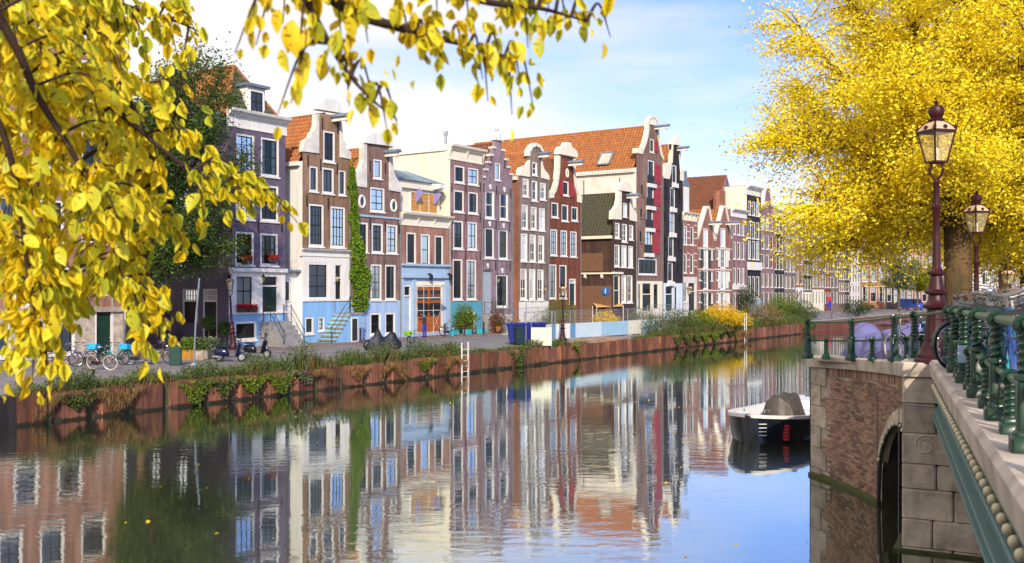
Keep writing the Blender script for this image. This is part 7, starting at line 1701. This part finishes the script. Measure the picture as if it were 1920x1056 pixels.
# planters before the lilac and mauve houses
for lab, px, mk in (('turquoise box at the foot of the vine bush', 850, 'cyanpot'), ('turquoise box left of the red leafed shrub', 876, 'cyanpot'), ('wide turquoise box under the red leafed shrub', 903, 'cyanpot')):
    root = thing('planter_box', lab, 'planter', W(U(px, -1.6), -1.6, GZ+.11), ANG); MB().rbox(-.35,.35,-.2,.2,0,.42,.02).build('box', M[mk], root); MB().box(-.32,.32,-.17,.17,.40,.425).build('soil', M['soil'], root)
for lab, px, z_, v_ in (('terracotta pot on the upper steps of the mauve house', 927, .95, -1.3), ('terracotta pot on the lower steps of the mauve house', 934, .4, -2.0)):
    root = thing('terracotta_pot', lab, 'pot', W(U(px, v_), v_, GZ+.11+z_-.3), ANG); MB().lathe([(.16,0),(.26,.4),(.28,.4),(.28,.46),(.2,.46)], 12).build('pot', M['terracotta'], root, smooth=True); n = 260; P = np.stack([rng.normal(0,.16,n), rng.normal(0,.16,n), .42+.4*rng.random(n)], 1); leaf_cloud('foliage', P, .12, M['weed'], root)
n = 70; fx = rng.uniform(-9, 7, n); fy = rng.uniform(18, 45, n)
leaf_cloud('fallen_leaves', np.stack([fx, fy, np.full(n, .012)], 1), .09, M['shrub_yellow'], aspect=1.6, droop=0, spread=.02, kind='stuff', label='yellow fallen leaves floating on the canal', category='leaves')
# far street: parked bicycles and cars seen small behind the wing railing
for i, (px, py, lab) in enumerate(((1530, 600, 'distant blue bicycle on the far quay near the lamp post'), (1560, 598, 'distant bicycle on the far quay below the person in red'), (1600, 595, 'distant bicycle on the far quay near the far shrub'))): bicycle(lab, GA(px, py), R(30+50*i), ('bike_blue','bike_grey','bike_black')[i], 5)
shrub('green_shrub', 'spiky green shrub on the far quay beyond the railing', W(U(1608, -12), -12, GZ), 2.2, 2.2, 'shrub_dark', 2000, .2)
def van(lab, loc, rz, col):
    root = thing('van', lab, 'van', loc, rz); c = M[col]; b = MB().prism([(-2.2,.35),(2.2,.35),(2.25,.95),(1.75,1.15),(1.25,1.95),(-2.15,2.0),(-2.25,1.0)], -.9, .9, 'xz'); b.build('body', c, root)
    MB().prism([(1.30,1.86),(1.72,1.18),(1.0,1.18),(.85,1.86)], -.91, .91, 'xz').build('side_window', M['darkglass'], root); MB().add([(1.76,-.8,1.17),(1.76,.8,1.17),(1.28,.75,1.9),(1.28,-.75,1.9)], [(0,1,2,3)]).build('windscreen', M['darkglass'], root)
    for x in (-1.4, 1.45):
        for y in (-.85, .85): w = MB().tube([(.27*math.cos(2*math.pi*k/16),0,.27*math.sin(2*math.pi*k/16)) for k in range(16)], .08, 6, closed=True).build('wheel', M['rubber'], root, loc=(x,y,.35)); MB().lathe([(0,-.06),(.2,-.06),(.2,.06),(0,.06)], 12, axis='y').build('rim', M['chrome'], w)
    for y in (-.65,.65): MB().box(2.2,2.27,y-.15,y+.15,.7,.85).build('headlight', M['white'], root)
paint('van_blue', (.02,.09,.5)); van('bright blue van far away left of the large lamp', W(U(1708, -9), -9, GZ), R(-60), 'van_blue')
# ================================================================ trees
M['yleaf'] = leaf_mat('autumn_yellow_leaf', (.93,.70,.014), (.94,.87,.06), (.95,.80,.03), .36, scale=.8)
M['yleaf_far'] = leaf_mat('deep_yellow_leaf', (.90,.58,.010), (.94,.80,.03), (.92,.69,.018), .36, scale=.8)
M['gleaf'] = leaf_mat('dark_green_leaf', (.032,.085,.016), (.11,.18,.03), (.065,.125,.022), .35, scale=.9)
M['gyleaf'] = leaf_mat('yellow_green_leaf', (.20,.24,.02), (.45,.40,.02), (.30,.32,.02), .4)
M['trunk'] = mat('mossy_trunk_bark', (.15,.085,.04), .95, .3, 3.0, bump=1.0, bscale=8, col2=(.05,.045,.02), stretch=(1,1,.25))
def tree(label, base, H, tr, cc, cr, leafm, nleaf, lsize, name='tree', seed=1, trunk_top=.35, limbs=14, lean=(0,0), aspect=1.9, keep=None, cat='tree', sub=6, plume=.34, slen=.30, flat=.45):
    """trunk, limbs, side branches; leaves in plumes along the side branches. cc: crown centre from base, cr: crown radii"""
    r = np.random.default_rng(seed); root = thing(name, label, cat, base, 0); cc = np.array(cc, float); cr = np.array(cr, float)
    fork = Vector((lean[0], lean[1], H*trunk_top))
    tp = [Vector((0,0,-.3)), Vector((0,0,.3)), fork*.5+Vector((.05,0,0)), fork]
    MB().tube(tp, [tr*1.35, tr*1.1, tr*.92, tr*.85], 14).build('trunk', M['trunk'], root, smooth='all')
    tw = MB(); segs = []
    f = np.array(fork)
    for k in range(limbs):
        a = 2.39996*k + .3*r.random(); el = (k+.5)/limbs
        ph = -.80 + 2.05*el**.92
        d = np.array([math.cos(a)*math.cos(min(ph, 1.5)), math.sin(a)*math.cos(min(ph, 1.5)), math.sin(min(ph, 1.5))]); e = cc + cr*d*r.uniform(.78, .95)
        L_ = np.linalg.norm(e-f); m1 = f + (e-f)*.33 + np.array([0,0,.10*L_]) + r.normal(size=3)*.05*L_; m2 = f + (e-f)*.68 + np.array([0,0,.07*L_]) + r.normal(size=3)*.05*L_
        pts = catm([tuple(f), tuple(m1), tuple(m2), tuple(e)], 7); n = len(pts)
        MB().tube(pts, [tr*.50*(1-i/(n-1))**1.2+.022 for i in range(n)], 8).build('limb', M['trunk'], root, smooth='all')
        for i in range(5, n):
            for q in range(sub if i < n-1 else sub+2):
                p0 = np.array(pts[i]); rad = (p0-cc)/cr; out = rad*cr; out /= (np.linalg.norm(out)+1e-6)
                v = out*.75 + r.normal(size=3)*.75; v[2] = v[2]*.6 + .12; v /= np.linalg.norm(v)
                ln = slen*cr.mean()*r.uniform(.5, 1.1); p2 = p0 + v*ln; p1 = (p0+p2)/2 + np.array([0,0,.10*ln])
                p2[2] -= .08*ln
                rr = np.linalg.norm((p2-cc)/cr)
                if rr > 1.04: p2 = p0 + (p2-p0)*max(.25, 1-(rr-1.04)*1.6); p1 = (p0+p2)/2 + np.array([0,0,.08*ln])
                if keep is not None and not keep(p2): continue
                tw.tube([tuple(p0), tuple(p1), tuple(p2)], [.028,.016,.005], 4, cap=False); segs.append((p0, p1, p2))
    tw.build('twigs', M['trunk'], root, kind='stuff')
    S = np.array(segs); ix = r.integers(0, len(S), nleaf); t = (.15 + .9*r.random(nleaf)**.8)[:, None]
    P = S[ix,0]*(1-t)**2 + 2*S[ix,1]*t*(1-t) + S[ix,2]*t*t
    g = r.normal(size=(nleaf,3))*plume*(.45+.75*np.minimum(1, t)); g[:,2] *= flat; P = P + g
    leaf_cloud('crown', P, lsize, M[leafm], root, aspect=aspect, droop=.3)
    return root
tree('big golden yellow tree on the right bank behind the lamp posts', (14.3, 32.0, 2.45), 17, .46, (.95, .3, 8.0), (7.2, 5.8, 7.6), 'yleaf', 330000, .114, 'yellow_tree', 3, .27, 30, sub=5, plume=.30, keep=lambda q: q[2] > 2.5 + (2.0 if abs(q[0]) < 1.3 and q[1] < 1 else 0))
tree('second golden tree with slim dark trunk at the right edge', (27.2, 55.0, 1.5), 16, .36, (.5, 0, 9.8), (7.5, 6, 6.8), 'yleaf_far', 50000, .2, 'yellow_tree', 5, .36, 14, sub=4, plume=.5)
tree('third golden tree with paired trunk at the far right edge', (31.0, 60.0, 1.4), 16, .4, (2.0, 0, 9.5), (7.5, 6, 6.8), 'yleaf_far', 45000, .21, 'yellow_tree', 6, .36, 14, sub=4, plume=.5)
tree('golden tree further along the right bank behind the lamp', (36.0, 66.0, 1.35), 15, .35, (-1, 0, 8.8), (7.5, 6, 6.4), 'yleaf_far', 36000, .25, 'yellow_tree', 8, .3, 12, sub=4, plume=.55)
tree('dark green tree beside the purple corner house', tuple(ground_at(264, 672, GZ)), 17.5, .26, (2.3, 1.0, 10.4), (3.3, 3.1, 7.4), 'gleaf', 62000, .17, 'green_tree', 9, .22, 20, sub=5, plume=.38, flat=.7)
tree('thin grey green tree on the far quay left of the large lamp', tuple(W(U(1685, -11), -11, GZ)), 9, .14, (0, 0, 6), (2.6, 2.6, 3.2), 'weed_grey', 6500, .25, 'small_tree', 11, .4, 8, sub=3)
tree('yellow green young tree on the far quay beside the large lamp', tuple(W(U(1720, -11), -11, GZ)), 9, .16, (0, 0, 6), (2.9, 2.6, 3.2), 'gyleaf', 8000, .26, 'small_tree', 12, .35, 8, sub=3)

# ---- the linden above the camera: boughs reach into the picture from the left and from above
def linden_mat(name, island):
    m = leaf_mat(name, (.50,.58,.04), (.94,.66,.012), (.96,.84,.04), .42, scale=1.2, rough=.45, island=island); nt = m.node_tree; L = nt.links.new
    at_ = _n(nt, 'ShaderNodeAttribute', attribute_name='blade'); sx = _n(nt, 'ShaderNodeSeparateXYZ'); L(at_.outputs['Vector'], sx.inputs[0])
    ab = _n(nt, 'ShaderNodeMath', operation='ABSOLUTE'); L(sx.outputs['Y'], ab.inputs[0])
    ve = _n(nt, 'ShaderNodeMath', operation='MULTIPLY_ADD'); ve.inputs[1].default_value = -.75; L(ab.outputs[0], ve.inputs[0]); L(sx.outputs['X'], ve.inputs[2])
    sc_ = _n(nt, 'ShaderNodeMath', operation='MULTIPLY'); sc_.inputs[1].default_value = 52.; L(ve.outputs[0], sc_.inputs[0])
    si = _n(nt, 'ShaderNodeMath', operation='SINE'); L(sc_.outputs[0], si.inputs[0])
    v1 = _n(nt, 'ShaderNodeMapRange'); v1.inputs['From Min'].default_value = .82; v1.inputs['From Max'].default_value = 1.0; L(si.outputs[0], v1.inputs['Value'])
    v2 = _n(nt, 'ShaderNodeMapRange'); v2.inputs['From Min'].default_value = .035; v2.inputs['From Max'].default_value = .0; L(ab.outputs[0], v2.inputs['Value'])
    mxv = _n(nt, 'ShaderNodeMath', operation='MAXIMUM'); L(v1.outputs[0], mxv.inputs[0]); L(v2.outputs[0], mxv.inputs[1])
    no = _n(nt, 'ShaderNodeTexNoise'); no.inputs['Scale'].default_value = 60.; tcn = _n(nt, 'ShaderNodeTexCoord'); L(tcn.outputs['Object'] if island else at_.outputs['Vector'], no.inputs['Vector'])
    if not island: no.inputs['Scale'].default_value = 5.
    sp = _n(nt, 'ShaderNodeMapRange'); sp.inputs['From Min'].default_value = .62; sp.inputs['From Max'].default_value = .70; L(no.outputs['Fac'], sp.inputs['Value'])
    rp = [n for n in nt.nodes if n.type == 'VALTORGB'][0]; pr = [n for n in nt.nodes if n.type == 'BSDF_PRINCIPLED'][0]; tr = [n for n in nt.nodes if n.type == 'BSDF_TRANSLUCENT'][0]
    m1 = _n(nt, 'ShaderNodeMix', data_type='RGBA'); m1.inputs['B'].default_value = (.75,.55,.05,1); mf = _n(nt, 'ShaderNodeMath', operation='MULTIPLY'); mf.inputs[1].default_value = .55; L(mxv.outputs[0], mf.inputs[0]); L(mf.outputs[0], m1.inputs['Factor']); L(rp.outputs['Color'], m1.inputs['A'])
    m2 = _n(nt, 'ShaderNodeMix', data_type='RGBA'); m2.inputs['B'].default_value = (.20,.08,.01,1); L(sp.outputs[0], m2.inputs['Factor']); L(m1.outputs['Result'], m2.inputs['A'])
    L(m2.outputs['Result'], pr.inputs['Base Color']); L(m2.outputs['Result'], tr.inputs['Color'])
    return m
M['lleaf'] = linden_mat('linden_yellow_leaf', True); M['lleaf_obj'] = linden_mat('linden_yellow_leaf_single', False)
M['lbark'] = mat('linden_twig_bark', (.045,.022,.012), .8, .25, 9.0, bump=.4)
lin = thing('linden_tree', 'golden linden tree whose leafy boughs hang into the left and top of the view', 'tree', (-5.2, 1.2, 3.3), 0)
LO = Vector((-5.2, 1.2, 3.3))
def at(px, py, Y): return Vector(((px-CX)/F_PX*Y, Y, EYE-(py-HOR)/F_PX*Y))
MB().tube([(0,0,-.1),(0,0,.5),(.05,.05,2.0),(.15,.1,3.2)], [.30,.24,.2,.17], 14).build('trunk', M['trunk'], lin, smooth='all')
crown_base = LO + Vector((.15,.1,3.2))
twigs = []; boughs = MB()
def bough(px_pts, r0, r1):
    q = [at(*p) for p in px_pts]; k = 6*2
    mid = crown_base.lerp(q[0], .45) + Vector((0, 0, .22*(q[0]-crown_base).length))
    pts = catm([tuple(crown_base), tuple(mid)] + [tuple(p) for p in q], 6); n = len(pts)
    rad = [.085 + (r0*1.15-.085)*i/k if i <= k else r0*1.15 + (r1-r0*1.15)*(i-k)/(n-1-k) for i in range(n)]
    boughs.tube([p-LO for p in pts], rad, 8); return pts[k:]
s1 = bough([(-330,-420,4.4),(-60,-60,4.8),(75,90,5.1),(160,165,5.3),(240,225,5.4),(330,300,5.5),(430,355,5.6)], .034, .004)
s2 = bough([(-330,-300,4.2),(-90,-90,4.4),(20,70,4.6),(70,180,4.7),(135,285,4.8),(190,400,4.9),(230,520,5.0)], .026, .004)
s3 = bough([(-420,-100,4.4),(-150,60,4.5),(-20,200,4.6),(30,340,4.7),(50,500,4.8),(75,650,4.9)], .024, .004)
s4 = bough([(-300,-500,5.2),(60,-160,5.6),(180,-20,5.8),(260,20,6.0),(330,40,6.1),(375,60,6.1)], .028, .004)
s5 = bough([(-300,-380,4.7),(60,-90,5.2),(200,120,5.6),(270,250,5.7),(300,380,5.6),(270,500,5.4)], .028, .004)
s6 = bough([(300,-420,3.0),(520,-110,3.3),(640,10,3.5),(760,55,3.6),(880,85,3.7),(960,110,3.75)], .030, .004)
s7 = bough([(560,-220,3.2),(760,-60,3.5),(900,0,3.7),(1010,15,3.8),(1100,40,3.9)], .022, .003)
s8 = bough([(420,-260,3.1),(520,-90,3.3),(590,30,3.4),(640,120,3.5),(690,180,3.55),(745,225,3.6)], .014, .003)
boughs.build('bough', M['lbark'], lin, smooth='all')
leaves = []                                                # (pos, dir, normal-ish, size)
tg = MB()
rl = random.Random(21)
def spray(src, end_px, Y, nleaf, size=.105, drop=.5):
    """twig from a bough point to an end point with leaves along it"""
    e = at(end_px[0], end_px[1], Y); a = src; m = (a+e)/2 + Vector((0,0,.10)); pts = catm([tuple(a), tuple(m), tuple(e)], 6)
    n = len(pts); tg.tube([p-LO for p in pts], [.007*(1-i/(n-1))+.002 for i in range(n)], 5, cap=False)
    for k in range(nleaf):
        t = .12 + .90*k/max(1, nleaf-1); i = min(n-2, int(t*(n-1))); p = pts[i].lerp(pts[i+1], min(1, t*(n-1)-i)) if t < 1 else pts[-1]
        tn = (pts[i+1]-pts[i]).normalized(); sd = tn.cross(Vector((0,0,1)));
        if sd.length < .1: sd = Vector((1,0,0))
        sd.normalize(); d = (tn*.55 + sd*(1 if k % 2 else -1)*rl.uniform(.3,.9) + Vector((rl.gauss(0,.25), rl.gauss(0,.3), -drop-rl.random()*.7))).normalized()
        leaves.append((p + Vector((rl.gauss(0,.03), rl.gauss(0,.05), rl.gauss(0,.03))), d, size*rl.choice((.55,.7,.85,1.0,1.1,1.3))*rl.uniform(.9,1.1)))
def near_pt(ss, q):
    return min((p for s in ss for p in s[6:]), key=lambda p: (p-q).length)
LB = (s1, s2, s3, s4, s5)
ends = [(345,20,6.1,14),(372,70,6.1,12),(300,60,6.0,16),(335,115,6.0,10),(285,150,5.9,16),(250,90,5.8,16),(215,30,5.8,18),(150,20,5.6,18),(95,30,5.4,18),(30,20,5.2,18),(395,205,5.7,6),(330,215,5.7,16),(360,265,5.7,18),(410,300,5.7,16),(455,335,5.7,14),(500,365,5.7,14),(545,395,5.7,14),(565,425,5.7,8),(470,390,5.7,12),(420,400,5.6,12),(385,440,5.5,14),(345,470,5.5,14),(300,330,5.6,18),(260,300,5.5,18),(240,380,5.5,18),(210,330,5.4,18),(280,440,5.4,16),(255,500,5.4,16),(235,560,5.3,16),(260,610,5.2,14),(300,650,5.2,10),(285,685,5.1,12),(330,590,5.2,10),(325,640,5.2,12),(200,470,5.2,16),(180,540,5.2,16),(150,420,5.0,18),(120,350,5.0,18),(165,250,5.2,18),(110,270,4.9,18),(60,250,4.8,18),(20,300,4.8,18),(70,400,4.8,18),(20,430,4.8,18),(100,480,4.9,18),(50,540,4.9,18),(140,520,5.0,16),(10,600,4.9,16),(60,640,4.9,16),(20,680,4.9,16),(90,700,4.9,14),(95,740,4.9,12),(60,720,4.9,10),(0,150,4.8,18),(40,120,4.8,18),(90,170,5.0,16),(140,120,5.2,16),(190,190,5.4,16),(-30,380,4.8,16),(-30,520,4.8,16),(-20,220,4.7,16),(110,590,5.0,14),(30,720,4.9,10)]
for x, y, Y, n in ends:
    q = at(x, y, Y); src = near_pt(LB, at(x-40, y-90, Y)); spray(src, (x, y), Y, int(n*1.4), .09)
rl2 = random.Random(5)
for k in range(120):                                        # fill the dense left side
    y = rl2.uniform(-30, 600); xm = np.interp(y, [-30,100,250,420,600], [230,200,330,300,150]); x = rl2.uniform(-60, xm); Y = rl2.uniform(4.7, 6.4)
    spray(near_pt(LB, at(x-30, y-80, Y)), (x, y), Y, 17, .085)
LT = (s6, s7, s8)
for x, y, Y, n, sz in ((530,45,3.3,7,.10),(590,60,3.35,7,.10),(640,70,3.45,8,.095),(690,80,3.5,8,.095),(665,150,3.55,8,.08),(655,200,3.55,7,.075),(700,190,3.6,6,.075),(745,235,3.6,5,.075),(725,240,3.6,4,.075),(770,90,3.6,9,.085),(800,120,3.65,9,.085),(830,130,3.65,9,.085),(870,120,3.7,9,.085),(905,150,3.7,8,.085),(940,130,3.75,8,.08),(975,150,3.75,8,.08),(990,90,3.8,8,.08),(1005,60,3.8,7,.08),(1060,40,3.9,6,.075),(1100,55,3.9,6,.075),(1145,70,3.9,6,.075),(1030,20,3.85,6,.08),(960,30,3.75,8,.08),(880,40,3.7,9,.08),(820,30,3.65,9,.085),(740,30,3.55,8,.09),(560,110,3.3,4,.07),(480,85,3.3,6,.075),(440,100,3.3,5,.07),(470,40,3.3,5,.075),(500,20,3.25,6,.085),(545,195,3.4,4,.08),(520,215,3.4,4,.085),(915,190,3.7,8,.065),(960,215,3.75,8,.06),(1000,200,3.8,7,.06)):
    spray(near_pt(LT, at(x-25, y-70, Y)), (x, y), Y, int(n*1.3), sz*.86, .8)
tg.build('twigs', M['lbark'], lin, kind='stuff')
# leaf shape: heart-based ovate blade folded on its midrib, tip down
lo_ = [(0,0,0),(.16,.20,.0),(.30,.44,.0),(.33,.52,0),(.52,.50,0),(.70,.36,0),(.86,.17,0),(1.0,0,0)]
prof_l = [(-.03,.0),(.05,.17),(.18,.36),(.36,.47),(.55,.46),(.73,.33),(.89,.13),(1.0,.0)]
def leaf_geo(fold=.22, curl=.18):
    V = []; 
    for x, w in prof_l: V.append((x, 0, -curl*x*x))
    for sg in (1, -1):
        for x, w in prof_l[1:-1]: V.append((x, sg*w*.60, fold*w - curl*x*x))
    n = len(prof_l); m = n-2; F = []
    for s_i in range(2):
        b0 = n + s_i*m; F.append((0, 1, b0))
        for k in range(m-1): F.append((k+1, k+2, b0+k+1, b0+k))
        F.append((n-2, n-1, b0+m-1))
    return V, F
def blade_attr(me, V):
    a = me.attributes.new('blade', 'FLOAT_VECTOR', 'POINT'); a.data.foreach_set('vector', [c for v in V for c in v]); return me
LV, LF = leaf_geo(); lme = []; LVS = [leaf_geo(.15,.12)[0], leaf_geo(.3,.3)[0], leaf_geo(.1,-.15)[0], leaf_geo(.4,.1)[0]]; nb = 0
for fo, cu in ((.15,.12),(.3,.25),(.05,-.1)):
    V, F = leaf_geo(fo, cu); lme.append(blade_attr(mesh_of(MB().add(V, F), 'leaf', M['lleaf_obj'], smooth='all'), V))
def frame(d, rnd):
    n = Vector((rnd.gauss(0,.6), -1.0+rnd.gauss(0,.6), rnd.gauss(.25,.5))); n = (n - d*n.dot(d)).normalized(); s = n.cross(d)
    return s, n
ordl = sorted(range(len(leaves)), key=lambda i: -leaves[i][2]/leaves[i][0].y if (0 < CX+F_PX*leaves[i][0].x/leaves[i][0].y < 1920 and HOR-F_PX*(leaves[i][0].z-EYE)/leaves[i][0].y > 0) else 1)
Vb = []; Fb3 = []; bulk = MB()
for rank, i in enumerate(ordl):
    p, d, sz = leaves[i]; s, n = frame(d, rl)
    if rank < 300:
        o = link('leaf', lme[rank % 3], lin); o.matrix_local = Matrix(((d.x*sz, s.x*sz, n.x*sz, p.x-LO.x), (d.y*sz, s.y*sz, n.y*sz, p.y-LO.y), (d.z*sz, s.z*sz, n.z*sz, p.z-LO.z), (0,0,0,1)))
    else: bulk.add([p-LO + (d*x + s*y*rl.uniform(.85,1.15) + n*z)*sz for x, y, z in LVS[rank % 4]], LF); nb += 1
o = bulk.build('foliage', M['lleaf'], lin, smooth='all', kind='stuff'); blade_attr(o.data, LV*nb)
